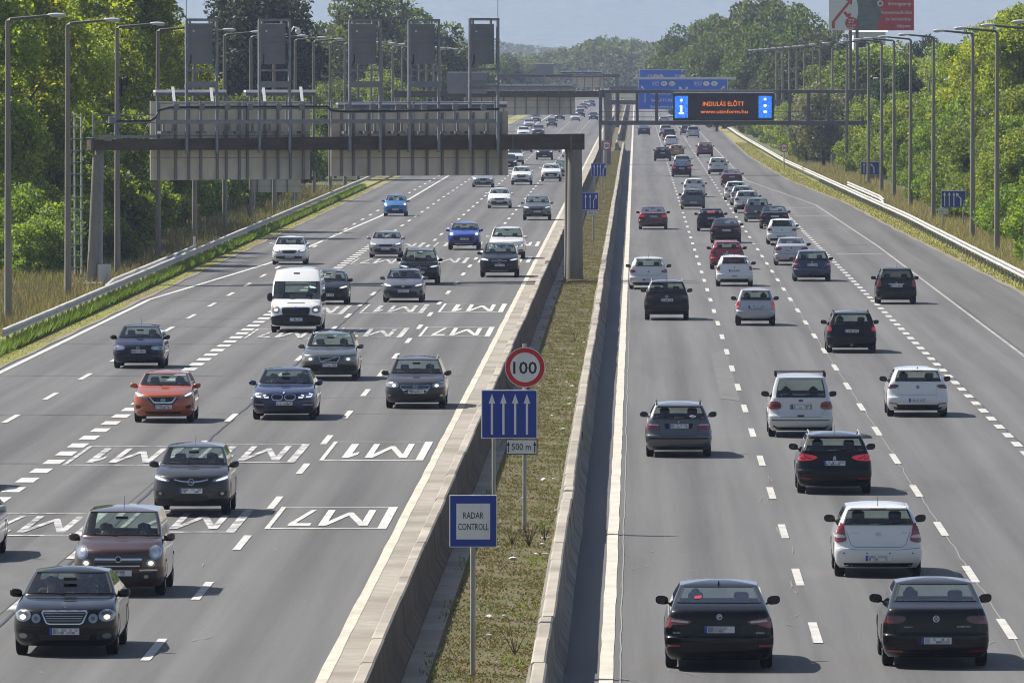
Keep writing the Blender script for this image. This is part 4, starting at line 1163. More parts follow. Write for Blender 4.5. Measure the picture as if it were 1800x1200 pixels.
SX = np.array([0, .14, .28, .42, .55, .66, .76, .84, .89, .93, .96, .985, 1.0])
def car_shell(S):
    """grid of levels x outline columns -> (levels, V[k,j,3], masks) ; front at -y, centre of the length at y=0"""
    L, W, H = S['L'], S['W'], S['H']; hw = W / 2
    zh = H - .075 if S['kind'] != 'van' else H - .10
    zb, zc, hn, hl, wl, zbot = S['zb'], S['zc'], S['hn'], S['hl'], S['wl'], S['zbot']
    fz = [zbot, zbot + .06, .36, .50, hn - .10, hn - .02, hn + .035, (hn + zc) / 2 + .045, zc - .012, zc + .03, zh]
    fy = [.20, .09, .03, 0.0, .03 + S['nose'], .07 + S['nose'], .20 + S['nose'], hl * .58, hl - .03, hl + .05, hl + wl]
    if hn > .85: fz[2] = .42; fz[3] = .60
    if S['kind'] == 'van':
        fz = [zbot, .34, .48, .62, .90, .98, 1.05, 1.16, zc, zc + .04, 1.93, 2.10, zh]
        fy = [.18, .07, .02, 0, .06, .11, .20, .46, hl - .04, hl + .03, hl + .62, hl + .86, hl + 1.30]
    if S['rear'] == 'sedan':
        zd, dl = S['zd'], S['dl']
        rz = [zbot, zbot + .07, .36, .52, .575, .605, .74, zd - .10, zd - .02, zd + .025, zd + .05, zd + .085, zh]
        ry = [.24, .09, .02, 0.0, .008, .048, .062, .082, .11, .22, dl - .08, dl + .05, dl + .05 + S['rl']]
    else:
        zrw, rt = S['zrw'], S['rt']
        zb_ = .58 + (S['hn'] - .76) * .35
        rz = [zbot, zbot + .07, .38, zb_ - .06, zb_, zb_ + .03, .82, zrw - .02, zrw + .06, zh]
        ry = [.24, .09, .02, 0.0, .008, .040, .06 + rt * .3, rt, rt + .04, rt + S['rl']]
    fyf, ryf = pchip(fz, fy), pchip(rz, ry)
    wz = [zbot, zbot + .10, .50, .72, zb - .10, zb - .01, zb + .05, (zb + zh) / 2, zh]
    ww = [.90, .965, 1.0, .992, .965, .935, .905, (.905 + S['wr'] * 1.03) / 2 + .012, S['wr']]
    if S['kind'] == 'van': ww = [.95, .98, 1, 1, .99, .985, .98, .955, S['wr']]
    wf = pchip(wz, ww)
    Bf = pchip([zbot, hn, zc, zc + .05, zh], [S['Bf'], S['Bf'] + .04, .34, .28, .15])
    Br = pchip([zbot, .6, S['zrw'] if S['rear'] != 'sedan' else S['zd'] + .08, zh], [S['Br'], S['Br'] - .05, .20, .12])
    zg0 = zc + .045; zg1 = S.get('zg1') or (zh - .012)                                # windscreen
    zs0 = zb + .025; zs1 = zh - .035                                # side windows
    zr0 = (S['zgr0'] or ((S['zd'] + .105) if S['rear'] == 'sedan' else S['zrw'] + .03)); zr1 = zh - (.02 if S['rear'] == 'sedan' else .055)
    keys = [zg0, zg1, zs0, zs1, zr0, zr1, zh] + ([1.88] if S['kind'] == 'van' else []) + [zbot, S['clad'] or zbot + .06, .36, .52, .575, .592, .608, .63, hn, hn - .08, hn - .03, hn + .02, hn + .04, hn + .08, zc - .02, zc + .02] + ([S['zd'] + q for q in (-.06, -.03, 0, .02, .04, .06, .09)] if S['rear'] == 'sedan' else [])
    z = list(keys)
    for q in np.arange(zbot, zh, .055):
        if min(abs(q - k) for k in z) > .022: z.append(q)
    z = sorted(set(round(q, 4) for q in z if zbot <= q <= zh + 1e-6))
    z2 = [z[0]]
    for q in z[1:]:
        if q - z2[-1] > .008 or any(abs(q - k) < 1e-3 for k in (zg0, zg1, zs0, zs1, zr0, zr1, zh)): z2.append(q)
    z = z2
    sx = np.concatenate([-SX[::-1], SX[1:]])                      # 25 columns
    yB = hl + wl * .55 + .95; 
    yC0 = S['yc'] or (yB + .95)
    yend = L - .30
    side_keys = []
    def side_y(zz, cf, cr):
        t = np.clip((zz - zb) / (zh - zb), 0, 1)
        a0 = max(cf, hl + .34 + (0 if zz < zb else 0)) + .07 if zz < zb else cf + .06
        c1 = yC0 - .06 * t
        ks = [cf, a0, a0 + (yB - a0) * .5, yB, yB + .085, (yB + .085 + c1) / 2, c1, c1 + .10, max(c1 + .16, cr - .22 - .02), cr - .10, cr]
        ks = np.array(ks)
        for i in range(1, len(ks)): ks[i] = max(ks[i], ks[i - 1] + .004)
        lim = cr - .004 * np.arange(len(ks))[::-1]
        return np.minimum(ks, lim)
    rows = []
    def ring(zz, yf, yr, w, bf, br, nf=2.7, nr=3.2):
        n = len(sx)
        fr = [(s * w, yf + bf * (1 - max(0, 1 - abs(s) ** nf) ** (1 / nf)), zz) for s in sx]
        cf = yf + bf; cr = L - yr - br
        if cr < cf + .05: m = (cf + cr) / 2; cf, cr = m - .025, m + .025
        sy = side_y(zz, cf, cr)
        rt_ = [(w, y, zz) for y in sy[1:-1]]
        rr = [(-s * w, L - yr - br * (1 - max(0, 1 - abs(s) ** nr) ** (1 / nr)), zz) for s in sx]
        lf = [(-w, y, zz) for y in sy[1:-1][::-1]]
        return fr + rt_ + rr + lf
    for zz in z:
        rows.append(ring(zz, fyf(zz), ryf(zz), wf(zz) * hw, Bf(zz), Br(zz)))
    nlev = len(z)
    yfh, yrh = fyf(zh), ryf(zh); wr = wf(zh) * hw
    rl_ = max(.3, L - yrh - yfh); rf = min(S['roofr'], .47 * rl_)
    rt_levels = (.035, .10, .2, .34, .5, .72, .94)
    for a in rt_levels:
        c = 1 - (1 - a) ** 1.9
        zz = zh + (H - zh) * c
        rows.append(ring(zz, yfh + rf * a ** 1.1, yrh + rf * a ** 1.1, wr * (1 - a), .15 * (1 - a) + .01, .12 * (1 - a) + .01))
    V = np.array(rows); V[:, :, 1] -= L / 2
    nf = len(sx); ns = 9
    info = dict(z=np.array(z), nlev=nlev, nf=nf, ns=ns, zg=(zg0, zg1), zs=(zs0, zs1), zr=(zr0, zr1), sx=sx, zh=zh, fyf=fyf, ryf=ryf, wf=wf, cr=None)
    return V, info

def grid_faces(V, sel=None):
    nk, nj = V.shape[:2]; f = []
    for k in range(nk - 1):
        for j in range(nj):
            if sel is None or sel(k, j): f.append((k * nj + j, k * nj + (j + 1) % nj, (k + 1) * nj + (j + 1) % nj, (k + 1) * nj + j))
    return f

def compact(V, faces):
    used = sorted({i for f in faces for i in f}); mp = {u: i for i, u in enumerate(used)}
    return V[used], [tuple(mp[i] for i in f) for f in faces]

class Surf:
    """projects flat outlines on the body shell"""
    def __init__(self, verts, faces):
        self.t = BVHTree.FromPolygons([tuple(v) for v in verts], faces)
    def hit(self, x, z, d, side=None):
        if d == 'front': o, r = Vector((x, -12, z)), Vector((0, 1, 0))
        elif d == 'rear': o, r = Vector((x, 12, z)), Vector((0, -1, 0))
        elif d == 'right': o, r = Vector((12, x, z)), Vector((-1, 0, 0))
        else: o, r = Vector((-12, x, z)), Vector((1, 0, 0))
        p, n, i, _ = self.t.ray_cast(o, r)
        if p is None:
            p, n, i, _ = self.t.find_nearest(Vector((x, 1.5 if d == 'rear' else -1.5, z)))
            return None, None
        if n.dot(r) > 0: n = -n
        return p, n
    def patch(self, mb, poly, d, off=.006, maxlen=.07, mi=0, depth=.02):
        bm = bmesh.new()
        vs = [bm.verts.new((x, 0, z)) for x, z in poly]
        if isinstance(poly, Strip):
            n = len(vs)
            for i in range(n // 2 - 1): bm.faces.new((vs[i], vs[i + 1], vs[n - 2 - i], vs[n - 1 - i]))
        else: bm.faces.new(vs)
        bmesh.ops.triangulate(bm, faces=bm.faces)
        for _ in range(4):
            lo = [e for e in bm.edges if e.calc_length() > maxlen]
            if not lo: break
            bmesh.ops.subdivide_edges(bm, edges=lo, cuts=1)
            bmesh.ops.triangulate(bm, faces=bm.faces)
        dirv = Vector((0, -1, 0)) if d == 'front' else Vector((0, 1, 0))
        nn = {}
        for v in list(bm.verts):
            p, n = self.hit(v.co.x, v.co.z, d)
            if p is None: nn[v] = None
            else: nn[v] = (p, n)
        bad = [v for v in bm.verts if nn[v] is None]
        if bad: bmesh.ops.delete(bm, geom=bad, context='VERTS')
        if not bm.faces: bm.free(); return
        bm.normal_update()
        for v in bm.verts:
            p, n = nn[v]
            v.co = p + (n * .65 + dirv * .35) * off
        bm.normal_update()
        for f in bm.faces:
            if f.normal.dot(dirv) < 0: f.normal_flip()
        be = [e for e in bm.edges if e.is_boundary]
        r = bmesh.ops.extrude_edge_only(bm, edges=be)
        for g in r['geom']:
            if isinstance(g, bmesh.types.BMVert): g.co = g.co - dirv * (depth + off)
        bmesh.ops.recalc_face_normals(bm, faces=bm.faces)
        mb.from_bm(bm, mi); bm.free()

def E(cx, cz, rx, rz, n=16): return [(cx + rx * math.cos(2 * math.pi * k / n), cz + rz * math.sin(2 * math.pi * k / n)) for k in range(n)]
def rnd(poly, it=2, keep=.78):
    """soften the corners of an outline"""
    for _ in range(it):
        q = []
        for i in range(len(poly)):
            a, b = poly[i], poly[(i + 1) % len(poly)]
            t = 1 - keep
            q += [(a[0] + (b[0] - a[0]) * t, a[1] + (b[1] - a[1]) * t), (a[0] + (b[0] - a[0]) * keep, a[1] + (b[1] - a[1]) * keep)]
        poly = q; keep = .75
    return poly
def sym(half): return half + [(-x, z) for x, z in reversed(half)]
def line(pts, w=.012):
    """thin closed outline along a polyline"""
    out = []; n = len(pts)
    up, dn = [], []
    for i, p in enumerate(pts):
        a = Vector(pts[max(i - 1, 0)]); b = Vector(pts[min(i + 1, n - 1)]); d = (b - a).normalized(); q = Vector((-d.y, d.x)) * w / 2
        up.append((p[0] + q.x, p[1] + q.y)); dn.append((p[0] - q.x, p[1] - q.y))
    return Strip(up + dn[::-1])
class Strip(list):
    """a thin band: first half one edge, second half the other edge backwards"""

# Front and rear faces. Outlines are (fraction of the half width, height in metres).
# entries: (part name, outline, material, mirrored?, parent part or None, offset)
def front_style(st, S):
    hn = S['hn']; k = hn / .76
    if st == 'merc':
        return [("grille_frame", sym([(.42, .815), (.445, .77), (.36, .60), (.30, .575)]), M_CHROME, 0, None, .012),
                ("grille", sym([(.39, .79), (.41, .765), (.335, .615), (.29, .595)]), M_BLACK, 0, "grille_frame", .018)] + \
               [("grille_bar", sym([(.385 - .02 * i, .765 - .04 * i), (.38 - .02 * i, .755 - .04 * i)]), M_SILV, 0, "grille", .022) for i in range(4)] + \
               [("headlight", E(.80, .725, .155, .105), M_LENS, 1, None, .012), ("headlight_bulb", E(.80, .70, .06, .045), M_BULB, 1, "headlight", .02), ("headlight_reflector", E(.80, .76, .10, .035), M_LENSIN, 1, "headlight", .018),
                ("headlight", E(.545, .68, .088, .082), M_LENS, 1, None, .012), ("headlight_bulb", E(.545, .68, .035, .035), M_LENSIN, 1, "headlight", .018),
                ("lower_intake", sym([(.50, .40), (.46, .30)]), M_BLACK, 0, None, .004), ("side_intake", [(.62, .42), (.92, .42), (.88, .31), (.60, .31)], M_BLACK, 1, None, .004),
                ("fog_lamp", E(.80, .375, .085, .045), M_LENS, 1, None, .012), ("bumper_strip", line([(.48, .50), (.75, .505), (.99, .515)], .018), M_TRIM, 1, None, .006)]
    if st == 'round':
        return [("headlight", E(.79, .86, .135, .13), M_LENS, 1, None, .012), ("headlight_bulb", E(.79, .85, .085, .08), M_DRL if False else M_CHROME, 1, "headlight", .02),
                ("grille_bar", sym([(.50, .755), (.52, .72)]), M_CHROME, 0, None, .018),
                ("grille", sym([(.52, .67), (.48, .55)]), M_BLACK, 0, None, .008), ("grille_bar", sym([(.47, .62), (.46, .595)]), M_SILV, 0, "grille", .014),
                ("driving_lamp", E(.70, .66, .10, .075), M_LENS, 1, None, .014), ("driving_lamp_bulb", E(.70, .66, .06, .045), M_BULB, 1, "driving_lamp", .02),
                ("lower_intake", sym([(.52, .47), (.82, .50), (.84, .36), (.5, .30)]), M_BLACK, 0, None, .005), ("chrome_strip", line([(.46, .525), (.66, .53), (.84, .525)], .03), M_CHROME, 1, None, .012),
                ("fog_lamp", E(.60, .40, .05, .035), M_LENS, 1, None, .014)]
    if st == 'crossland':
        return [("headlight", rnd([(.52, .835), (.96, .98), (.99, .86), (.62, .79)]), M_LENS, 1, None, .012), ("headlight_bulb", rnd([(.62, .835), (.93, .93), (.93, .87), (.66, .815)]), M_DRL, 1, "headlight", .02),
                ("grille", rnd(sym([(.47, .90), (.50, .85), (.40, .71), (.30, .69)])), M_BLACK, 0, None, .010), ("grille_wing", line([(.05, .80), (.25, .815), (.44, .855)], .028), M_CHROME, 1, "grille", .018),
                ("lower_intake", rnd(sym([(.52, .50), (.45, .36)])), M_BLACK, 0, None, .006), ("fog_pocket", rnd([(.68, .57), (.93, .60), (.92, .48), (.72, .47)]), M_TRIM, 1, None, .006), ("fog_lamp", E(.80, .535, .045, .035), M_LENS, 1, None, .014)]
    if st == 'micra':
        return [("headlight", rnd([(.50, .72), (.62, .80), (.97, .94), (.98, .84), (.70, .725)]), M_LENS, 1, None, .012), ("headlight_bulb", rnd([(.70, .785), (.92, .875), (.92, .82), (.72, .755)]), M_DRL, 1, "headlight", .02),
                ("grille", sym([(.46, .74), (.50, .70), (.28, .50), (.20, .49)]), M_BLACK, 0, None, .008), ("chrome_vee", line([(.16, .585), (.30, .60), (.44, .745)], .045), M_CHROME, 1, "grille", .018), ("chrome_vee", line([(-.17, .59), (.17, .59)], .035), M_CHROME, 0, "grille", .018),
                ("lower_intake", sym([(.62, .34), (.55, .27)]), M_BLACK, 0, None, .006), ("fog_pocket", rnd([(.74, .50), (.92, .54), (.92, .42), (.74, .42)]), M_BLACK, 1, None, .006)]
    if st == 'bmw':
        return [("grille_frame", rnd([(.025, .765), (.36, .76), (.39, .67), (.33, .575), (.09, .575), (.025, .63)]), M_CHROME, 1, None, .012), ("grille", rnd([(.05, .742), (.335, .738), (.36, .67), (.31, .60), (.105, .598), (.05, .64)]), M_BLACK, 1, "grille_frame", .018),
                ("headlight", rnd([(.44, .73), (.93, .80), (.97, .70), (.82, .635), (.46, .64)]), M_LENS, 1, None, .012), ("headlight_bulb", line([(.46, .665), (.58, .66), (.62, .72), (.55, .735)], .035), M_DRL, 1, "headlight", .02), ("headlight_bulb", line([(.70, .68), (.84, .69), (.88, .75), (.78, .765)], .035), M_DRL, 1, "headlight", .02),
                ("lower_intake", rnd(sym([(.46, .43), (.40, .30)])), M_BLACK, 0, None, .006), ("side_intake", rnd([(.58, .50), (.93, .54), (.90, .33), (.62, .33)]), M_BLACK, 1, None, .006), ("bumper_blade", line([(.60, .46), (.90, .455)], .022), M_DRL if False else M_SILV, 1, None, .014)]
    if st == 'passat_b6':
        return [("grille_frame", rnd(sym([(.50, .74), (.50, .66), (.36, .50), (.30, .46)])), M_CHROME, 0, None, .010), ("grille", rnd(sym([(.475, .725), (.475, .665), (.42, .60), (.36, .595)])), M_BLACK, 0, "grille_frame", .016), ("lower_grille", rnd(sym([(.41, .575), (.335, .49), (.28, .475)])), M_BLACK, 0, "grille_frame", .016)] + \
               [("grille_bar", sym([(.45 - .02 * i, .70 - .038 * i), (.445 - .02 * i, .690 - .038 * i)]), M_CHROME, 0, "grille", .02) for i in (0, 2)] + \
               [("headlight", rnd([(.54, .76), (.80, .81), (.97, .80), (.98, .66), (.56, .62)]), M_LENS, 1, None, .012), ("headlight_bulb", E(.70, .70, .07, .045), M_BULB, 1, "headlight", .02),
                ("lower_intake", rnd(sym([(.34, .44), (.32, .33)])), M_BLACK, 0, None, .006), ("side_intake", rnd([(.48, .44), (.95, .47), (.92, .34), (.48, .33)]), M_BLACK, 1, None, .006), ("fog_lamp", E(.86, .41, .06, .035), M_LENS, 1, None, .014)]
    if st == 'volvo':
        return [("headlight", rnd([(.50, .80), (.90, .82), (.97, .72), (.92, .64), (.52, .64)]), M_LENS, 1, None, .012), ("headlight_bulb", E(.66, .71, .07, .045), M_BULB, 1, "headlight", .02), ("indicator", rnd([(.84, .77), (.95, .72), (.92, .66), (.84, .66)]), M_AMBER, 1, "headlight", .02),
                ("grille_frame", sym([(.36, .80), (.38, .76), (.30, .62), (.24, .61)]), M_SILV, 0, None, .010), ("grille", sym([(.33, .78), (.345, .755), (.275, .635), (.23, .625)]), M_BLACK, 0, "grille_frame", .016), ("grille_slash", line([(-.26, .64), (.27, .775)], .022), M_CHROME, 0, "grille", .024),
                ("bumper_trim", rnd(sym([(.99, .54), (.99, .36), (.6, .30)])), M_TRIM, 0, None, .006), ("lower_intake", sym([(.42, .40), (.40, .31)]), M_BLACK, 0, None, .010)]
    if st == 'golf4':
        return [("headlight", rnd([(.50, .775), (.93, .775), (.96, .66), (.90, .63), (.50, .64)]), M_LENS, 1, None, .012), ("headlight_bulb", E(.66, .70, .12, .048), M_CHROME, 1, "headlight", .018), ("indicator", rnd([(.84, .73), (.93, .72), (.92, .66), (.84, .66)]), M_AMBER if False else M_LENSIN, 1, "headlight", .018),
                ("grille", sym([(.46, .755), (.46, .65)]), M_BLACK, 0, None, .008), ("bumper_strip", sym([(.99, .545), (.99, .50)]), M_TRIM, 0, None, .008), ("lower_intake", sym([(.60, .42), (.56, .32)]), M_BLACK, 0, None, .006)]
    if st == 'transit':
        return [("bumper", rnd(sym([(.99, .70), (.99, .34), (.7, .27)]), 1), M_TRIM, 0, None, .008), ("grille", rnd(sym([(.50, .99), (.56, .93), (.52, .70), (.4, .68)])), M_BLACK, 0, None, .012)] + \
               [("grille_bar", sym([(.50, .93 - .07 * i), (.50, .90 - .07 * i)]), M_TRIM if i != 1 else M_DASH, 0, "grille", .02) for i in range(3)] + \
               [("headlight", rnd([(.62, 1.00), (.93, 1.06), (.97, .98), (.95, .76), (.64, .74)]), M_LENS, 1, None, .012), ("headlight_bulb", E(.77, .88, .08, .05), M_BULB, 1, "headlight", .02), ("indicator", rnd([(.88, 1.04), (.95, 1.0), (.94, .90), (.88, .92)]), M_AMBER, 1, "headlight", .02),
                ("lower_intake", sym([(.50, .46), (.46, .36)]), M_BLACK, 0, None, .014), ("scuttle_vent", sym([(.34, 1.15), (.34, 1.125)]), M_BLACK, 0, None, .008)]
    if st == 'suv':
        return [("headlight", rnd([(.48, .88), (.95, .95), (.98, .84), (.54, .79)]), M_LENS, 1, None, .012), ("headlight_bulb", rnd([(.56, .865), (.90, .915), (.90, .865), (.60, .82)]), M_DRL, 1, "headlight", .02),
                ("grille", rnd(sym([(.42, .90), (.45, .84), (.38, .68), (.30, .67)])), M_BLACK, 0, None, .010), ("grille_bar", line([(-.40, .81), (.40, .81)], .022), M_SILV, 0, "grille", .018),
                ("lower_intake", rnd(sym([(.62, .50), (.55, .36)])), M_BLACK, 0, None, .006), ("fog_pocket", rnd([(.72, .60), (.95, .62), (.93, .48), (.76, .47)]), M_TRIM, 1, None, .006), ("skid_plate", sym([(.46, .345), (.42, .30)]), M_SILV, 0, None, .012)]
    if st == 'puma':
        return [("headlight", E(.76, .88, .14, .10), M_LENS, 1, None, .014), ("headlight_bulb", E(.78, .89, .09, .06), M_DRL, 1, "headlight", .022),
                ("grille", rnd(sym([(.54, .76), (.64, .70), (.56, .52), (.45, .49)])), M_BLACK, 0, None, .010), ("side_intake", rnd([(.74, .62), (.92, .62), (.88, .42), (.76, .42)]), M_BLACK, 1, None, .006), ("lower_intake", sym([(.60, .38), (.52, .32)]), M_SILV, 0, None, .006)]
    if st == 'wide':                                        # modern hatchback with a wide dark mouth
        return [("headlight", rnd([(.48, .74), (.94, .84), (.98, .75), (.60, .67)]), M_LENS, 1, None, .012), ("headlight_bulb", rnd([(.56, .735), (.90, .80), (.90, .755), (.62, .70)]), M_BULB, 1, "headlight", .02),
                ("grille", rnd(sym([(.42, .73), (.44, .68), (.36, .63), (.3, .62)])), M_BLACK, 0, None, .010), ("lower_intake", rnd(sym([(.60, .52), (.72, .38), (.56, .28)])), M_BLACK, 0, None, .008),
                ("side_intake", rnd([(.80, .54), (.94, .56), (.92, .38), (.84, .36)]), M_BLACK, 1, None, .006)]
    if st == 'octavia':
        return [("headlight", rnd([(.48, .76), (.94, .80), (.97, .70), (.56, .65)]), M_LENS, 1, None, .012), ("headlight_bulb", rnd([(.58, .745), (.88, .77), (.88, .725), (.64, .69)]), M_BULB, 1, "headlight", .02),
                ("grille_frame", rnd(sym([(.44, .77), (.46, .72), (.36, .59), (.3, .58)])), M_SILV, 0, None, .010), ("grille", rnd(sym([(.41, .755), (.425, .72), (.34, .605), (.29, .595)])), M_BLACK, 0, "grille_frame", .016),
                ("lower_intake", rnd(sym([(.60, .46), (.80, .40), (.70, .30)])), M_BLACK, 0, None, .006)]
    if st == 'city':                                        # small car with tall lamps
        return [("headlight", rnd([(.58, .80), (.90, .98), (.97, .90), (.94, .72), (.66, .68)]), M_LENS, 1, None, .012), ("headlight_bulb", E(.80, .82, .10, .07), M_BULB, 1, "headlight", .02),
                ("grille", rnd(sym([(.34, .76), (.36, .72), (.28, .68)])), M_BLACK, 0, None, .010), ("lower_intake", rnd(sym([(.60, .48), (.70, .36), (.5, .28)])), M_BLACK, 0, None, .008)]
    if st == 'far':
        return [("headlight", [(.55, .74 * k), (.95, .86 * k), (.95, .72 * k), (.6, .66 * k)], M_LENS, 1, None, .012), ("headlight_bulb", [(.62, .74 * k), (.9, .80 * k), (.9, .74 * k), (.65, .70 * k)], M_BULB, 1, "headlight", .02),
                ("grille", sym([(.44, .72 * k), (.38, .58 * k)]), M_BLACK, 0, None, .008), ("lower_intake", sym([(.66, .46), (.56, .30)]), M_BLACK, 0, None, .006)]
    return []

def rear_style(st, S, tail):
    low = [("bumper_valance", sym([(.80, .30), (.74, S['zbot'] + .03)]), M_TRIM, 0, None, .006)]
    if st == 'superb':
        return low + [("trunk_seam", line([(-.74, .97), (-.70, .62), (-.66, .50), (.66, .50), (.70, .62), (.74, .97)], .012), M_BLACK, 0, None, .004),
                ("taillight", [(.50, .86), (.97, .93), (.985, .74), (.90, .735), (.86, .79), (.56, .81)], M_TAIL, 1, None, .012), ("taillight_clear", [(.56, .855), (.86, .885), (.88, .845), (.58, .825)], M_TAILW, 1, "taillight", .018),
                ("reflector", [(.72, .455), (.95, .46), (.95, .425), (.72, .425)], M_TAIL, 1, None, .012), ("plate_recess", sym([(.46, .79), (.44, .62)]), M_BLACK, 0, None, .003)]
    if st == 'passat':
        return low + [("trunk_seam", line([(-.80, .98), (-.76, .70), (-.70, .60), (.70, .60), (.76, .70), (.80, .98)], .012), M_BLACK, 0, None, .004),
                ("taillight", rnd([(.54, .91), (.95, .915), (.985, .80), (.94, .76), (.60, .79)]), M_TAILD, 1, None, .012), ("taillight_strip", [(.80, .83), (.97, .835), (.965, .79), (.80, .785)], M_TAIL, 1, "taillight", .018),
                ("reflector", [(.62, .325), (.93, .33), (.93, .295), (.62, .29)], M_TAIL, 1, None, .012), ("bumper_crease", line([(-.95, .40), (.95, .40)], .012), M_BLACK, 0, None, .004), ("plate_recess", sym([(.36, .56), (.34, .42)]), M_BLACK, 0, None, .003)]
    if st == 'i30':
        return low + [("tailgate_seam", line([(-.72, .93), (-.62, .66), (-.52, .62), (.52, .62), (.62, .66), (.72, .93)], .012), M_PG2, 0, None, .004),
                ("taillight", rnd([(.79, 1.10), (.90, 1.10), (.97, .90), (.985, .74), (.93, .70), (.70, .74), (.76, .90)]), M_TAIL, 1, None, .012), ("taillight_clear", rnd([(.76, .86), (.96, .88), (.97, .80), (.73, .80)]), M_TAILW, 1, "taillight", .018),
                ("bumper_crease", line([(-.95, .60), (-.50, .57), (.50, .57), (.95, .60)], .010), M_PG2, 0, None, .003)] + \
                [("parking_sensor", E(x, .50, .018, .016, 8), M_BLACK, 1, None, .010) for x in (.26, .78)]
    if st == 'p308':
        return low + [("tailgate_seam", line([(-.78, .95), (-.70, .66), (-.60, .60), (.60, .60), (.70, .66), (.78, .95)], .010), M_UNDER, 0, None, .004),
                ("taillight", rnd([(.42, .90), (.62, .96), (.95, .98), (.985, .86), (.92, .80), (.60, .82)]), M_TAILLIT, 1, None, .012), ("taillight_claw", line([(.62, .86), (.78, .90), (.80, .95)], .03), M_TAILD, 1, "taillight", .018), ("taillight_claw", line([(.78, .85), (.90, .88), (.92, .94)], .03), M_TAILD, 1, "taillight", .018),
                ("reflector", [(.64, .40), (.90, .41), (.90, .38), (.64, .37)], M_TAIL, 1, None, .012)]
    if st == 'bmw3':
        return low + [("taillight", rnd([(.58, .88), (.93, .90), (.975, .82), (.96, .74), (.58, .74)], 1), M_TAIL, 1, None, .012), ("taillight_clear", [(.60, .875), (.90, .885), (.90, .845), (.60, .84)], M_TAILW, 1, "taillight", .018),
                ("tailgate_seam", line([(-.66, .98), (-.58, .72), (-.55, .58), (.55, .58), (.58, .72), (.66, .98)], .012), M_TRIM, 0, None, .004), ("bumper_strip", sym([(.985, .53), (.985, .49)]), M_TRIM, 0, None, .010), ("plate_recess", sym([(.44, .90), (.40, .76)]), M_TRIM, 0, None, .003)]
    if st == 'galaxy':
        return low + [("taillight", rnd([(.62, 1.00), (.94, 1.01), (.985, .90), (.97, .78), (.58, .79)]), M_TAIL, 1, None, .012), ("taillight_dark", rnd([(.66, .92), (.84, .92), (.84, .84), (.64, .84)]), M_TAILD, 1, "taillight", .018),
                ("tailgate_seam", line([(-.80, 1.08), (-.76, .80), (-.62, .58), (.62, .58), (.76, .80), (.80, 1.08)], .012), M_PG2, 0, None, .004), ("bumper_strip", sym([(.985, .50), (.985, .475)]), M_TRIM, 0, None, .008), ("tow_cover", sym([(.11, .63), (.11, .58)]), M_BLACK, 0, None, .008), ("plate_recess", sym([(.34, .93), (.34, .78)]), M_PG2, 0, None, .003)]
    if st == 'golf7':
        return low + [("taillight", rnd([(.58, .95), (.94, .965), (.98, .88), (.95, .83), (.80, .85), (.70, .845)]), M_TAILD, 1, None, .012), ("tailgate_seam", line([(-.62, .90), (-.62, .66), (.62, .66), (.62, .90)], .010), M_PG2, 0, None, .004),
                ("reflector", [(.66, .41), (.92, .43), (.92, .40), (.66, .38)], M_TAIL, 1, None, .012), ("valance", sym([(.70, .37), (.62, .24)]), M_TRIM, 0, None, .008)]
    if st == 'v70':
        return low + [("taillight", rnd([(.80, 1.38), (.845, 1.38), (.93, 1.04), (.97, .96), (.97, .76), (.78, .76), (.80, .98), (.85, 1.02)], 1), M_TAILD, 1, None, .012), ("taillight_lamp", rnd([(.79, .94), (.96, .94), (.96, .80), (.785, .80)]), M_TAILLIT, 1, "taillight", .018),
                ("bumper_strip", sym([(.985, .56), (.985, .50)]), M_TRIM, 0, None, .010), ("tow_hook", sym([(.05, .34), (.05, .26)]), M_SILV, 0, None, .02)]
    if st == 'aclass':
        return low + [("taillight", rnd([(.74, 1.06), (.88, 1.06), (.965, .86), (.95, .76), (.72, .76), (.76, .90)]), M_TAIL, 1, None, .012), ("chrome_strip", sym([(.38, .885), (.38, .865)]), M_CHROME, 0, None, .012),
                ("bumper_trim", sym([(.72, .40), (.66, .27)]), M_TRIM, 0, None, .008)]
    if st == 'picanto':
        return low + [("taillight", rnd([(.80, .96), (.94, .95), (.975, .84), (.96, .68), (.80, .66)]), M_TAILLIT, 1, None, .012), ("taillight_clear", [(.82, .78), (.95, .78), (.95, .72), (.82, .72)], M_TAILW, 1, "taillight", .018), ("tailgate_seam", line([(-.74, .95), (-.74, .58), (.74, .58), (.74, .95)], .010), M_PG2, 0, None, .004),
                ("plate_recess", sym([(.40, .80), (.34, .66)]), M_PG2, 0, None, .003), ("bumper_strip", line([(-.97, .52), (.97, .52)], .012), M_PG2, 0, None, .004)]
    if st == 'tiguan':
        return low + [("taillight", rnd([(.60, 1.00), (.94, 1.02), (.98, .92), (.95, .88), (.62, .90)]), M_TAILD, 1, None, .012), ("bumper_trim", rnd(sym([(.98, .46), (.95, .30), (.7, .27)]), 1), M_TRIM, 0, None, .006), ("reflector", [(.62, .41), (.90, .42), (.90, .385), (.62, .38)], M_TAIL, 1, None, .014)]
    if st == 'astra':
        return low + [("taillight", rnd([(.60, .86), (.93, .95), (.975, .86), (.93, .76), (.70, .78)]), M_TAIL, 1, None, .012), ("tailgate_seam", line([(-.72, .84), (-.55, .66), (.55, .66), (.72, .84)], .010), M_PG2, 0, None, .004), ("valance", sym([(.82, .34), (.72, .24)]), M_TRIM, 0, None, .008)]
    if st == 'p208':
        return low + [("taillight", rnd([(.74, .92), (.92, .96), (.97, .84), (.92, .74), (.78, .76), (.84, .84)], 1), M_TAIL, 1, None, .012), ("valance", sym([(.72, .36), (.80, .26), (.6, .22)]), M_TRIM, 0, None, .008), ("fog_lamp", sym([(.16, .50), (.14, .46)]), M_TAIL, 0, None, .01)]
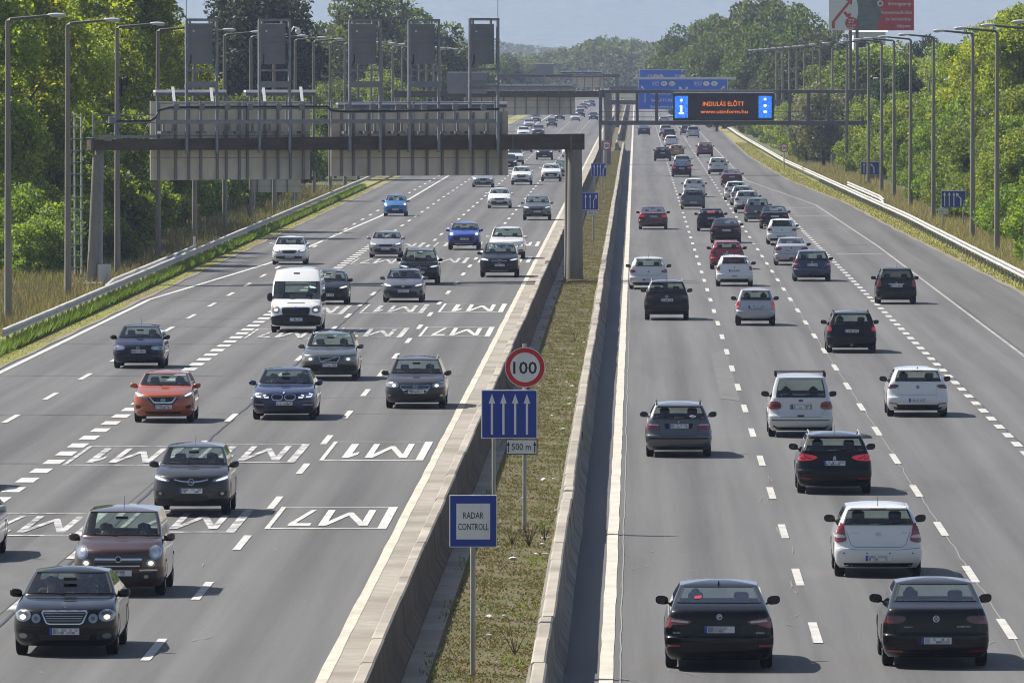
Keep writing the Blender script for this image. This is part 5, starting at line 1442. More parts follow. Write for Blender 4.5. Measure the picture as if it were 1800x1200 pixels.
    if st == 'clio':
        return low + [("taillight", rnd([(.58, .90), (.93, .97), (.975, .88), (.93, .82), (.64, .82)]), M_TAILD, 1, None, .012), ("valance", sym([(.78, .38), (.70, .24)]), M_TRIM, 0, None, .008)]
    if st == 'suvr':
        return low + [("taillight", rnd([(.56, .99), (.94, 1.04), (.98, .94), (.94, .88), (.62, .90)]), M_TAIL if not tail else M_TAILLIT, 1, None, .012), ("bumper_trim", rnd(sym([(.97, .54), (.95, .34), (.7, .28)]), 1), M_TRIM, 0, None, .006), ("reflector", [(.66, .50), (.90, .51), (.90, .475), (.66, .47)], M_TAIL, 1, None, .014)]
    if st == 'sedanr':
        return low + [("taillight", rnd([(.54, .92), (.95, .95), (.98, .82), (.92, .77), (.58, .80)]), M_TAIL if not tail else M_TAILLIT, 1, None, .012), ("trunk_seam", line([(-.72, .97), (-.66, .62), (.66, .62), (.72, .97)], .010), M_UNDER, 0, None, .004), ("reflector", [(.70, .40), (.92, .41), (.92, .375), (.70, .37)], M_TAIL, 1, None, .012)]
    if st == 'farr':
        return low + [("taillight", [(.66, .92), (.95, .96), (.96, .80), (.72, .78)], M_TAIL if not tail else M_TAILLIT, 1, None, .012)]
    # plain hatchback
    return low + [("taillight", rnd([(.64, .92), (.93, .98), (.975, .88), (.94, .78), (.70, .80)]), M_TAIL if not tail else M_TAILLIT, 1, None, .012), ("valance", sym([(.76, .36), (.68, .24)]), M_TRIM, 0, None, .008)]

def badge(mb_list, kind, cx, cz, r):
    """emblem outlines in metres -> list of (outline, material, offset)"""
    ring = lambda R_, w: [(E(cx, cz, R_, R_, 20), M_SILV, .016), (E(cx, cz, R_ - w, R_ - w, 20), M_SIGNK, .019)]
    L_ = lambda pts, w=.012, m=M_SILV: (line([(cx + x * r, cz + z * r) for x, z in pts], w), m, .023)
    if kind == 'vw': return ring(r, .012) + [L_([(-.55, .62), (0, -.05), (.55, .62)]), L_([(-.8, .3), (-.35, -.7), (0, .1), (.35, -.7), (.8, .3)])]
    if kind == 'star': return [(E(cx, cz, r, r, 20), M_SILV, .016), (E(cx, cz, r * .82, r * .82, 20), M_SIGNK, .019), L_([(0, 0), (0, .9)]), L_([(0, 0), (.75, -.5)]), L_([(0, 0), (-.75, -.5)])]
    if kind == 'bmw': return [(E(cx, cz, r, r, 20), M_SIGNK, .016), ([(cx, cz), (cx + r * .7, cz), (cx + r * .5, cz - r * .5), (cx, cz - r * .7)], M_BLUE_L, .02), ([(cx, cz), (cx - r * .7, cz), (cx - r * .5, cz + r * .5), (cx, cz + r * .7)], M_BLUE_L, .02), ([(cx, cz), (cx + r * .7, cz), (cx + r * .5, cz + r * .5), (cx, cz + r * .7)], M_SIGNW, .02), ([(cx, cz), (cx - r * .7, cz), (cx - r * .5, cz - r * .5), (cx, cz - r * .7)], M_SIGNW, .02)]
    if kind == 'bolt': return ring(r, .014) + [L_([(-1.15, .12), (.1, .12), (-.1, -.12), (1.15, -.12)], .02)]
    if kind == 'bar': return ring(r, .014) + [L_([(-1.2, 0), (1.2, 0)], .026)]
    if kind == 'arrow': return ring(r, .012) + [L_([(-.7, -.7), (.6, .6)], .014)]
    if kind == 'oval': return [(E(cx, cz, r * 1.5, r * .75, 20), M_SILV, .016), (E(cx, cz, r * 1.3, r * .58, 20), M_BLUE, .02)]
    if kind == 'hoval': return [(E(cx, cz, r * 1.4, r * .85, 20), M_SILV, .016), (E(cx, cz, r * 1.15, r * .62, 20), M_PG1, .019), L_([(-.5, -.5), (-.3, .5)], .02), L_([(.3, -.5), (.5, .5)], .02), L_([(-.4, 0), (.4, 0)], .018)]
    if kind == 'wing': return ring(r, .014) + [L_([(-.5, -.3), (0, .4), (.5, .3)], .02)]
    if kind == 'lion': return [([(cx - r * .5, cz - r), (cx - r * .1, cz - r * .2), (cx - r * .7, cz + r * .2), (cx - r * .1, cz + r), (cx + r * .5, cz + r * .8), (cx + r * .3, cz), (cx + r * .7, cz - r * .9), (cx + r * .1, cz - r * .5)], M_SILV, .016)]
    if kind == 'diamond': return [([(cx, cz + r * 1.2), (cx + r * .8, cz), (cx, cz - r * 1.2), (cx - r * .8, cz)], M_SILV, .016), ([(cx, cz + r * .6), (cx + r * .4, cz), (cx, cz - r * .6), (cx - r * .4, cz)], M_SIGNK, .019)]
    if kind == 'disc': return ring(r, .016) + [(E(cx, cz, r * .5, r * .5, 12), M_TAIL, .022)]
    return ring(r, .014)

_wheel = {}
def wheel(parent, x, y, r, near):
    key = (round(r, 3), near)
    side = 1 if x > 0 else -1
    if key not in _wheel:
        n = 28 if near else 14; w = .205
        prof = [(-w / 2 + .01, r * .62), (-w / 2, r * .80), (-w / 2 + .012, r * .95), (-w / 2 + .04, r), (w / 2 - .04, r), (w / 2 - .012, r * .95), (w / 2, r * .80), (w / 2 - .01, r * .62)]
        def lathe(prof, n, closed=False):
            mb = MB(); m = len(prof)
            v = [(px, pr * math.cos(2 * math.pi * k / n), pr * math.sin(2 * math.pi * k / n)) for k in range(n) for px, pr in prof]
            f = [(k * m + i, ((k + 1) % n) * m + i, ((k + 1) % n) * m + i + 1, k * m + i + 1) for k in range(n) for i in range(m - 1)]
            return mb.add(v, f)
        t = lathe(prof, n).build("tyre", M_TYRE, smooth=45)
        rm = lathe([(w / 2 - .014, r * .64), (w / 2 - .006, r * .60), (w / 2 - .05, r * .54)], n)
        rm.add([(w / 2 - .055, r * .55 * math.cos(2 * math.pi * k / n), r * .55 * math.sin(2 * math.pi * k / n)) for k in range(n)], [tuple(range(n))])
        if near:
            for k in range(5):
                a = 2 * math.pi * k / 5
                for da in (-.16, .16):
                    p0 = (w / 2 - .03, r * .10 * math.cos(a), r * .10 * math.sin(a)); p1 = (w / 2 - .018, r * .57 * math.cos(a + da), r * .57 * math.sin(a + da))
                    rm.bar(p0, p1, .035, .03)
        rmo = rm.build("rim", M_RIM)
        _wheel[key] = (t.data, rmo.data)
        bpy.data.objects.remove(t); bpy.data.objects.remove(rmo)
    td, rd = _wheel[key]
    t = bpy.data.objects.new("wheel", td); COL.objects.link(t); t.parent = parent
    t.location = (x, y, r); t.rotation_euler = (R.random() * 6, 0, 0) if side > 0 else (R.random() * 6, 0, math.pi)
    rm = bpy.data.objects.new("rim", rd); COL.objects.link(rm); rm.parent = t
    return t

_seat = {}
def shared(key, maker, m, parent, loc, name, smooth=60, sub=None):
    if key not in _seat:
        o = maker().build(name, m, None, smooth); _seat[key] = o.data; bpy.data.objects.remove(o)
    o = bpy.data.objects.new(name, _seat[key]); COL.objects.link(o); o.parent = parent; o.location = loc
    return o

COUNT = {}
def build_car(px, py, dr, S, col, front=None, rear=None, label="", name="car", cat="car", near=2, plate=None, plate_z=None, plate_w=.52, emb=None, emb_z=None, rails=False, bars=False,
              antenna=None, rot=0.0, mirror=None, tail=False, dark=False, group=None, sticker=False, words=(), wiper=True, hood_star=False, roof_col=None, blank=True, dx=0.0):
    """dr -1: driving towards us, +1: driving away.  px, py: ground contact of the nearer axle's tyres, middle of the car"""
    X, Ya = gnd(px, py); X += dx
    L, W, H = S['L'], S['W'], S['H']; hw = W / 2
    ro = L - S['fo'] - S['wb']
    Y = Ya + L / 2 - (S['fo'] if dr < 0 else ro)
    root = empty(name, (X, Y, 0), (0 if dr < 0 else math.pi) + rot, label, cat, group or ("cars driving towards the camera" if dr < 0 else "cars driving away from the camera"))
    V, I = car_shell(S)
    nk, nj = V.shape[:2]; flat = V.reshape(-1, 3)
    z = I['z']; nlev = I['nlev']; nf, ns = I['nf'], I['ns']; sx = I['sx']
    zm = [(z[k] + z[k + 1]) / 2 if k < nlev - 1 else 9 for k in range(nk - 1)]
    r0 = nf + ns; l0 = r0 + nf
    def zone(k, j):
        if k >= nlev - 1: return 'body'
        q = zm[k]
        if j < nf - 1:
            s = max(abs(sx[j]), abs(sx[j + 1]))
            if s <= S['sw'] + .001 and I['zg'][0] - .002 < q < I['zg'][1]: return 'windscreen'
        elif j < nf - 1 + ns + 1:
            i = j - (nf - 1)                     # segment index along the right side, 0..ns
            if I['zs'][0] - .001 < q < I['zs'][1] and S['kind'] != 'van':
                if i in (1, 2): return 'side_window_front'
                if i in (4, 5): return 'side_window_rear'
                if i == 7 and S['d_win']: return 'quarter_window'
            if S['kind'] == 'van' and I['zs'][0] - .001 < q < 1.88 and i in (1, 2): return 'side_window_front'
        elif j < r0 + nf - 1:
            jj = j - r0
            s = max(abs(sx[jj]), abs(sx[jj + 1]))
            if s <= S['glass_r'] + .001 and I['zr'][0] - .001 < q < I['zr'][1]: return 'rear_window'
        else:
            i = j - (l0 - 1)
            ii = ns - i
            if I['zs'][0] - .001 < q < I['zs'][1] and S['kind'] != 'van':
                if ii in (1, 2): return 'side_window_front'
                if ii in (4, 5): return 'side_window_rear'
                if ii == 7 and S['d_win']: return 'quarter_window'
            if S['kind'] == 'van' and I['zs'][0] - .001 < q < 1.88 and ii in (1, 2): return 'side_window_front'
        if S['clad'] and q < S['clad']: return 'clad'
        return 'body'
    zones = {}
    allf = grid_faces(V)
    zones['body'] = [tuple(range((nk - 1) * nj, nk * nj))]
    idx = 0
    for k in range(nk - 1):
        for j in range(nj):
            zn = zone(k, j)
            if zn.startswith('side') or zn.startswith('quarter'):
                zn += '_r' if V[k, j, 0] > 0 else '_l'
            zones.setdefault(zn, []).append(allf[idx]); idx += 1
    surf = Surf(flat, allf)
    body_faces = zones.get('body', [])
    v, f = compact(flat, body_faces)
    mb = MB().add(v, f)
    body = mb.build("body", col, root, smooth=38)
    if 'clad' in zones:
        v, f = compact(flat, zones['clad']); MB().add(v, f).build("lower_cladding", M_TRIM, root, smooth=38)
    far = near == 0
    gm = M_GLASSFAR if far else M_GLASS
    for zn, fs in zones.items():
        if zn in ('body', 'clad'): continue
        nm = zn[:-2] if zn[-2:] in ('_r', '_l') else zn
        v, f = compact(flat, fs)
        m = gm if not (dark and nm not in ('windscreen', 'side_window_front')) else (M_GLASSD if not far else M_GLASSFAR)
        MB().add(v, f).build(nm, m, root, smooth=60)
    # black surround of the windows (thin seal round each pane)
    if near == 2:
        def seal(zn, d):
            if zn not in zones: return
            es = {}
            for fc in zones[zn]:
                for a, b in zip(fc, fc[1:] + fc[:1]): es[frozenset((a, b))] = es.get(frozenset((a, b)), 0) + 1
            mb = MB()
            dy = Vector((0, -1, 0)) if d == 'front' else Vector((0, 1, 0))
            for e, c in es.items():
                if c == 1:
                    a, b = tuple(e); mb.bar(Vector(flat[a]) + dy * .002, Vector(flat[b]) + dy * .002, .030, .016)
            mb.build("window_seal", M_BLACK, root)
        seal('windscreen', 'front'); seal('rear_window', 'rear')
    # floor and sills
    zl = z[0]
    ring = flat[:nj]
    inner = [(p[0] * .93, p[1] * .975, zl + .01) for p in ring]
    mb = MB().add([tuple(p) for p in ring] + inner, [(j, (j + 1) % nj, (j + 1) % nj + nj, j + nj) for j in range(nj)])
    mb.add(inner, [tuple(range(nj))])
    mb.build("underbody", M_UNDER, root)
    # wheels and arches
    tr = S['tyre']; yf, yr_ = -L / 2 + S['fo'], -L / 2 + S['fo'] + S['wb']
    for yy in (yf, yr_):
        for s in (-1, 1):
            xw = I['wf'](tr) * hw
            # side shrink of the plan at this station
            p, n = surf.hit(yy, tr + .05, 'right' if s > 0 else 'left')
            xs = abs(p.x) if p is not None else xw
            wheel(root, s * (xs - .105), yy, tr, near == 2)
            nseg = 18; ra = tr + .055
            pts = [(yy + ra * math.cos(t), max(zl + .005, tr + .01 + ra * math.sin(t))) for t in np.linspace(-.45, math.pi + .45, nseg)]
            mb = MB(); vv = []
            for a, b in pts:
                q, _ = surf.hit(a, b, 'right' if s > 0 else 'left')
                xx_ = q.x if q is not None else s * xs
                vv.append((xx_ + s * .004, a, b))
            cc = (s * (xs - .03) + s * .03, yy, tr)
            q, _ = surf.hit(yy, tr, 'right' if s > 0 else 'left')
            vv.append(((q.x if q is not None else s * xs) + s * .004, yy, tr * .9))
            n_ = len(vv) - 1
            mb.add(vv, [(i, i + 1, n_) if s > 0 else (i + 1, i, n_) for i in range(n_ - 1)])
            mb.build("wheel_arch", M_UNDER, root)
    # front and rear faces
    parts = {}
    def do(entries, d, lod):
        for (nm, poly, m, mir, par, off) in entries:
            T = Strip if isinstance(poly, Strip) else list
            poly = T([(x * hw, q) for x, q in poly])
            for s in ((1, -1) if mir else (1,)):
                pl = poly if s > 0 else T([(-x, q) for x, q in (poly if T is Strip else reversed(poly))])
                mb = MB(); surf.patch(mb, pl, d, off, .07 if near == 2 else .16, depth=.03)
                if not mb.v: continue
                pr = parts.get((par, d, s)) or parts.get((par, d, 1)) if par else None
                o = mb.build(nm, m, pr or root, smooth=40)
                if not par or nm not in ("headlight_bulb",): parts[(nm, d, s)] = o if pr is None else parts.get((nm, d, s), pr)
    if dr < 0 or near == 2: do(front_style(front or 'far', S), 'front', near)
    if dr > 0: do(rear_style(rear or 'farr', S, tail), 'rear', near)
    # number plate
    d = 'front' if dr < 0 else 'rear'; sg = -1 if dr < 0 else 1
    if plate_z is None: plate_z = .46 if dr < 0 else (.80 if S['kind'] in ('sedan', 'estate', 'small') else .74)
    p, n = surf.hit(0, plate_z, d)
    def on_face(mbf, nm, m, parent=root): return mbf.build(nm, m, parent)
    if p is not None:
        yb = p.y + sg * .02
        q1, _ = surf.hit(.2, plate_z, d)
        yb = max(yb, q1.y + .02) if sg > 0 else min(yb, q1.y - .02)
        hp = plate_w / 2; zh_ = .056 if plate_w > .4 else .08
        def ybox(mb, x0, x1, z0, z1, o0, o1): mb.box(x0, x1, min(yb + sg * o0, yb + sg * o1), max(yb + sg * o0, yb + sg * o1), z0, z1)
        mb = MB(); ybox(mb, -hp, hp, plate_z - zh_, plate_z + zh_, -.03, .008); pl = mb.build("number_plate", M_PLATE, root)
        if near >= 1:
            sgn = -1 if sg > 0 else 1                      # left edge for the viewer
            # viewer sees +x on his left for the front of an oncoming car seen from -y? (x axis keeps its direction for dr<0)
            lx = -hp if dr < 0 else hp
            mb = MB(); ybox(mb, min(lx, lx + (.048 if dr < 0 else -.048)), max(lx, lx + (.048 if dr < 0 else -.048)), plate_z - zh_, plate_z + zh_, .009, .011); mb.build("country_band", M_PLATEB, pl)
            if plate:
                mb = MB(); put_text(mb, plate, .02 if dr < 0 else -.02, plate_z, zh_ * 1.35, yb + sg * .010, plate_w * .80, .01, face=-1 if dr < 0 else 1); mb.build("lettering", M_PLINK, pl)
            else:
                mb = MB(); w0 = -hp + .06; nc = 9; cw = (plate_w - .09) / nc
                gx = [(w0 + i * cw) * (1 if dr < 0 else -1) for i in range(nc + 1)]; gz = [plate_z + zh_ * q for q in (-.8, 0, .8)]
                yy = yb + sg * .010
                fs = [(j * (nc + 1) + i, j * (nc + 1) + i + 1, (j + 1) * (nc + 1) + i + 1, (j + 1) * (nc + 1) + i) for j in range(2) for i in range(nc)]
                mb.add([(x, yy, q) for q in gz for x in gx], fs)
                mb.m = [R.choice((0, 0, 1, 1, 2)) for _ in fs]
                mb.build("blurred_lettering", [M_PLATE, M_PG1, M_PG2], pl)
    if emb and near >= 1:
        kind, zz, rr = emb
        for (poly, m, off) in badge(None, kind, 0, zz, rr):
            if dr > 0: poly = Strip([(-x, q) for x, q in poly]) if isinstance(poly, Strip) else [(-x, q) for x, q in reversed(poly)]
            mb = MB(); surf.patch(mb, poly, d, off, .06, depth=.01)
            if mb.v: mb.build("emblem", m, root, smooth=40)
    for (t, fx, zz, hh, ww) in words:
        p, n = surf.hit(-fx * hw if dr > 0 else fx * hw, zz, d)
        if p is None: continue
        p2, _ = surf.hit((-fx * hw if dr > 0 else fx * hw) * (1 + .08), zz, d)
        mb = MB(); put_text(mb, t, p.x, zz, hh, p.y + sg * .012, ww, .006, face=-1 if dr < 0 else 1)
        mb.build("lettering", M_SILV, root)
    # mirrors
    mc = mirror or col
    ym = S['hl'] + .40 - L / 2; zmir = S['zb'] + .085
    if S['kind'] == 'van': ym = S['hl'] + .28 - L / 2; zmir = 1.36
    for s in (-1, 1):
        bm = bmesh.new(); bmesh.ops.create_uvsphere(bm, u_segments=14, v_segments=8, radius=1.0)
        big = S['kind'] == 'van'
        mw, mh, md = (.11, .17, .09) if big else (.115, .078, .085)
        xm = hw * .935 + .10 + (.02 if big else 0)
        for q in bm.verts:
            c = q.co
            yy = c.y if c.y < .35 else .35
            e = lambda t: math.copysign(abs(t) ** .72, t)
            q.co = Vector((s * xm + e(c.x) * mw, ym + yy * md, zmir + e(c.z) * mh + .012 * s * c.x))
        mb = MB(); mb.from_bm(bm); bm.free()
        mb.bar((s * hw * .88, ym + .02, S['zb'] + .02), (s * (xm - .05), ym, zmir - .03), .06, .035)
        mo = mb.build("side_mirror", mc, root, smooth=50)
        if near >= 1:
            MB().prism(E(s * xm, zmir, mw * .84, mh * .80, 14), ym + md * .355, ym + md * .37).build("mirror_glass", M_GLASSFAR, mo)
    # roof furniture
    zr = I['zh']; wr = I['wf'](zr) * hw
    y_f = S['hl'] + S['wl'] - L / 2; y_r = L / 2 - (S['rt'] + S['rl'] if S['rear'] != 'sedan' else S['dl'] + S['rl'] + .05)
    if rails:
        for s in (-1, 1):
            xx_ = s * (wr - .045)
            MB().tube([(xx_, y_f + .12, zr + .015), (xx_, y_f + .22, zr + .075), (xx_, y_r - .25, zr + .075), (xx_, y_r - .12, zr + .015)], .017, 6).build("roof_rail", M_TRIM if rails == 'black' else M_SILV, root, smooth=50)
    if bars:
        for yy in (y_f + .5, y_r - .6):
            mb = MB().box(-wr - .02, wr + .02, yy - .025, yy + .025, zr + .115, zr + .135)
            for s in (-1, 1): mb.box(s * wr - .03, s * wr + .03, yy - .03, yy + .03, zr - .01, zr + .112)
            mb.build("roof_bar", M_TRIM, root)
    if antenna:
        ya = (y_r - .12) if antenna != 'mid' else (y_f + .35)
        p = surf.t.ray_cast(Vector((0, ya, 5)), Vector((0, 0, -1)))[0]
        if p is not None:
            if antenna == 'fin':
                MB().prism([(0 - .018, p.z - .01), (.018, p.z - .01), (.006, p.z + .055), (-.006, p.z + .055)], ya - .05, ya + .09).build("antenna", mc if col is not P['white'] else M_TRIM, root)
            else:
                MB().tube([(0, ya, p.z - .01), (0, ya + .16, p.z + .24)], [.008, .004], 5).build("antenna", M_BLACK, root)
    if S['spoiler'] and S['rear'] != 'sedan' and dr > 0 and near >= 1:
        yb_ = y_r; 
        mb = MB(); w2 = wr * .93
        pts = [(-w2, yb_ + .02, zr + .02), (w2, yb_ + .02, zr + .02), (w2 * .94, yb_ + .135, zr - .012), (-w2 * .94, yb_ + .135, zr - .012), (-w2, yb_ - .02, zr - .03), (w2, yb_ - .02, zr - .03), (w2 * .94, yb_ + .13, zr - .038), (-w2 * .94, yb_ + .13, zr - .038)]
        mb.add(pts, [(0, 1, 2, 3), (7, 6, 5, 4), (3, 2, 6, 7), (0, 3, 7, 4), (1, 5, 6, 2), (0, 4, 5, 1)])
        sp = mb.build("roof_spoiler", col, root, smooth=50)
        MB().box(-.16, .16, yb_ + .134, yb_ + .140, zr - .034, zr - .018).build("brake_lamp", M_TAIL, sp)
    if near == 2 and wiper and dr < 0:
        for s in (-.05, .30):
            a, _ = surf.hit(s * W + .02, S['zc'] + .03, 'front'); b, _ = surf.hit(s * W - .45, S['zc'] + .06, 'front')
            if a is not None and b is not None: MB().bar(a + Vector((0, -.012, 0)), b + Vector((0, -.012, 0)), .022, .012).build("wiper", M_BLACK, root)
    if near == 2 and wiper and dr > 0 and S['rear'] != 'sedan' and S['kind'] != 'van':
        a, _ = surf.hit(0, I['zr'][0] + .01, 'rear'); b, _ = surf.hit(-.42, I['zr'][0] + .06, 'rear')
        if a is not None and b is not None: MB().bar(a + Vector((0, .018, 0)), b + Vector((0, .018, 0)), .03, .014).build("wiper", M_BLACK, root)
    if sticker:
        p, n = surf.hit(.30 if sticker == 1 else 0, (I['zr'][0] * .62 + I['zr'][1] * .38), 'rear')
        if p is not None:
            if sticker == 3: pl_ = E(-.36, p.z - .06, .09, .035)
            elif sticker == 1: pl_ = [(.42, p.z - .035), (.42, p.z + .005), (.30, p.z + .015), (.30, p.z - .025)]
            else: pl_ = [(-.24, p.z - .05), (.24, p.z - .05), (.20, p.z + .05), (-.20, p.z + .05)]
            mb = MB(); surf.patch(mb, pl_, 'rear', .010, .1, depth=.005)
            if mb.v: mb.build("brake_lamp" if sticker == 2 else "window_sticker", (M_STK, M_TAILLIT, M_SIGNW)[sticker - 1], root)
    if hood_star:
        y0 = S['fo'] * .22 - L / 2
        p = surf.t.ray_cast(Vector((0, y0, 5)), Vector((0, 0, -1)))[0]
        if p is not None:
            ring_ = [(.04 * math.cos(a), y0, p.z + .055 + .04 * math.sin(a)) for a in np.linspace(0, 2 * math.pi, 17)]
            mb = MB().tube(ring_, .005, 5, caps=False)
            for a in (math.pi / 2, math.pi * 7 / 6, -math.pi / 6): mb.tube([(0, y0, p.z + .055), (.04 * math.cos(a), y0, p.z + .055 + .04 * math.sin(a))], .005, 5)
            mb.tube([(0, y0, p.z - .01), (0, y0, p.z + .02)], .008, 5); mb.build("bonnet_emblem", M_CHROME, root)
    # cabin
    if near >= 1 and not far:
        ds = S['hl'] + S['wl'] * .55 - L / 2; zf = zl + .12
        w_in = I['wf'](S['zb']) * hw - .08
        MB().rbox(-w_in, w_in, S['hl'] + .18 - L / 2, ds + .12, zl + .3, S['zc'] - .05, .05).build("dashboard", M_DASH, root)
        MB().box(-w_in, w_in, ds + .13, y_r + .25, zl + .1, zl + .16).build("cabin_floor", M_DASH, root)
        up = S['zb'] - .95
        def mk_seat(): return MB().rbox(-.25, .25, -.08, .08, .0, .60, .06)
        def mk_head(): return MB().rbox(-.13, .13, -.055, .055, .0, .18, .05)
        sy = ds + .95; zs = .47 + up * .9
        for s in (-1, 1):
            so = shared('seat', mk_seat, M_SEAT, root, (s * w_in * .50, sy, zs), "seat"); so.rotation_euler = (-.22, 0, 0)
            shared('head', mk_head, M_SEAT, so, (0, .02, .62), "headrest")
        MB().tube([(w_in * .5 + .17 * math.cos(a), ds + .28 + .06 * math.sin(a), S['zc'] - .06 + .17 * math.sin(a)) for a in np.linspace(0, 2 * math.pi, 15)], .016, 5, caps=False).build("steering_wheel", M_DASH, root)
        ry = min(sy + .85, y_r - .12)
        def mk_bench(): return MB().rbox(-.60, .60, -.08, .08, .0, .50, .05)
        if S['kind'] != 'van':
            bo = shared('bench', mk_bench, M_SEAT, root, (0, ry, zs), "rear_bench"); bo.rotation_euler = (-.25, 0, 0)
            for s in (-.38, .38): shared('head', mk_head, M_SEAT, bo, (s, .02, .50), "headrest")
        MB().rbox(-.12, .12, ds - .05, ds + .0, I['zh'] - .13, I['zh'] - .07, .015).build("inner_mirror", M_DASH, root)
    COUNT[name] = COUNT.get(name, 0) + 1
    root["w_in"] = 0.0
    del root["w_in"]
    return root, dict(S=S, seat=(S['hl'] + S['wl'] * .55 - L / 2 + .95, .50 + (S['zb'] - .95) * .9, (I['wf'](S['zb']) * hw - .08) * .5))
# ================================================================ the traffic
CARS = []
def left(px, py, kind, col, front, label, near=2, name="car", cat="car", shape_kw=None, **kw):
    CARS.append(build_car(px, py, -1, shape(kind, **(shape_kw or {})), P[col], front=front, label=label, near=near, name=name, cat=cat, **kw))
def right(px, py, kind, col, rear, label, near=2, name="car", cat="car", shape_kw=None, **kw):
    CARS.append(build_car(px, py, 1, shape(kind, **(shape_kw or {})), P[col], rear=rear, label=label, near=near, name=name, cat=cat, **kw))

# ---- towards the camera
left(116, 1151, 'sedan', 'black', 'merc', "glossy black saloon with four oval headlights and a chrome grille, first in its lane", name="sedan", emb=None, hood_star=True, plate_z=.455, shape_kw=dict(W=1.822, H=1.452, hn=.83, zc=1.0, hl=1.30), rot=.004)
left(211, 1046, 'mpv', 'brown', 'round', "chestnut brown car with round headlights right behind the black saloon", name="minivan", emb=("ring", .735, .062), plate_z=.47, antenna='mid', mirror=P['brown'], shape_kw=dict(L=4.27, W=1.784, H=1.66, hn=.93, zc=1.12, zb=1.02, hl=.90, wl=.80, wr=.76, d_win=False))
left(338, 906, 'suv', 'dgrey', 'crossland', "charcoal crossover with a winged black grille, before the brown car", name="suv", emb=("bolt", .80, .075), plate_z=.60, antenna='mid', shape_kw=dict(L=4.21, W=1.765, H=1.60, hn=.94, wr=.735))
left(288, 742, 'hatch', 'orange', 'micra', "bright orange hatchback with a black and chrome V grille", name="hatchback", emb=("bar", .66, .06), plate_z=.47, shape_kw=dict(L=3.99, W=1.743, H=1.455, hn=.82, zc=1.02))
left(500, 737, 'sedan', 'dblue', 'bmw', "midnight blue saloon with twin kidney grilles and lit white rings", name="sedan", emb=("bmw", .795, .042), plate_z=.50, shape_kw=dict(L=4.94, W=1.868, H=1.47, hn=.80, hl=1.34), antenna='fin')
left(731, 717, 'estate', 'dgrey', 'passat_b6', "dark grey estate with a chrome shield grille and silver roof rails", name="estate_car", emb=("vw", .665, .075), plate_z=.53, rails=True, shape_kw=dict(L=4.77, W=1.82, H=1.50, hn=.80))
left(580, 668, 'estate', 'ggrey', 'volvo', "greenish grey estate with black lower bumper behind the midnight blue saloon", name="estate_car", emb=("arrow", .71, .06), plate_z=.52, rails='black', shape_kw=dict(L=4.73, W=1.86, H=1.55, hn=.86, zc=1.06, zb=1.0))
left(244, 647, 'hatch', 'navy', 'golf4', "old dark blue hatchback with a sun faded bonnet, alone beside the merging dashes", name="hatchback", emb=("vw", .70, .06), plate="MKT-084", plate_z=.59, antenna='mid', mirror=M_TRIM, shape_kw=dict(L=4.15, W=1.735, H=1.45, hn=.80))
left(521, 584, 'van', 'white', 'transit', "white high roof delivery van with a black bumper", name="delivery_van", cat="van", emb=("oval", .955, .06), plate="LTM-643", plate_z=.52, mirror=M_TRIM)
left(577, 535, 'hatch', 'black2', 'wide', "black hatchback half hidden behind the white delivery van", name="hatchback", near=2, plate="RDF-204", plate_z=.42)
left(709, 531, 'hatch', 'grey', 'wide', "mid grey hatchback with a wide black mouth before the black off-roader", name="hatchback", plate="SWX-911", plate_z=.50, emb=("hoval", .70, .05), shape_kw=dict(L=4.37, W=1.79, H=1.435, hn=.78))
left(737, 500, 'suv', 'black', 'suv', "black off-roader with a starred grille partly behind the mid grey hatchback", name="suv", emb=("star", .78, .10), plate="PVA-377", plate_z=.60, rails='black', shape_kw=dict(L=4.66, W=1.89, H=1.64), near=2)
left(878, 487, 'suv', 'black2', 'suv', "black off-roader beside the median wall with low fog lamps lit", name="suv", emb=("arrow", .79, .09), plate="NBL-716", plate_z=.60, rails=True, shape_kw=dict(L=4.64, W=1.89, H=1.66), near=2)
left(891, 455, 'suv', 'white', 'bmw', "white off-roader with black glass just behind the black one by the median wall", name="suv", plate="RRK-550", plate_z=.62, rails=True, shape_kw=dict(L=4.90, W=1.92, H=1.70, hn=.95), near=2)
left(816, 439, 'suv', 'blue', 'puma', "vivid blue crossover with round eyed lamps and a wide black grille", name="suv", plate="SUN-083", plate_z=.62, shape_kw=dict(L=4.19, W=1.80, H=1.54, hn=.88, zc=1.08, zb=1.0), near=2)
left(678, 453, 'hatch', 'sgrey', 'wide', "silver grey small hatchback with a black lower bumper near the worn legend", name="hatchback", plate="SCA-118", plate_z=.50, shape_kw=dict(L=4.06, W=1.765, H=1.433), near=2)
left(509, 465, 'hatch', 'white', 'octavia', "white liftback with a chrome rimmed black grille near the solid edge line", name="hatchback", plate="SHK-294", plate_z=.42, shape_kw=dict(L=4.59, W=1.80, H=1.46), near=2)
left(695, 380, 'small', 'sky', 'city', "small sky blue city car with both headlights glowing", name="hatchback", plate="NPR-401", plate_z=.46, near=1)
left(878, 366, 'small', 'white', 'wide', "white small hatchback with a hexagonal black grille, one lamp lit", name="hatchback", plate="RYT-620", plate_z=.48, near=1, shape_kw=dict(L=4.03, W=1.734, H=1.474, hl=.95))
left(944, 387, 'suv', 'grey', 'suv', "blue grey off-roader with black lower bumper next to the median wall", name="suv", plate="PZD-812", plate_z=.58, rails=True, near=1, shape_kw=dict(L=4.70, W=1.88, H=1.66))
left(849, 329, 'sedan', 'sgrey', 'octavia', "grey saloon half hidden under the lower corner of the sign back", name="sedan", plate="PKS-265", near=1, plate_z=.46)
left(917, 325, 'suv', 'white', 'suv', "white crossover with a small dark grille in the second lane by the gantry column", name="suv", plate="RVS-117", near=1, plate_z=.60, rails=True, shape_kw=dict(W=1.81, H=1.60))
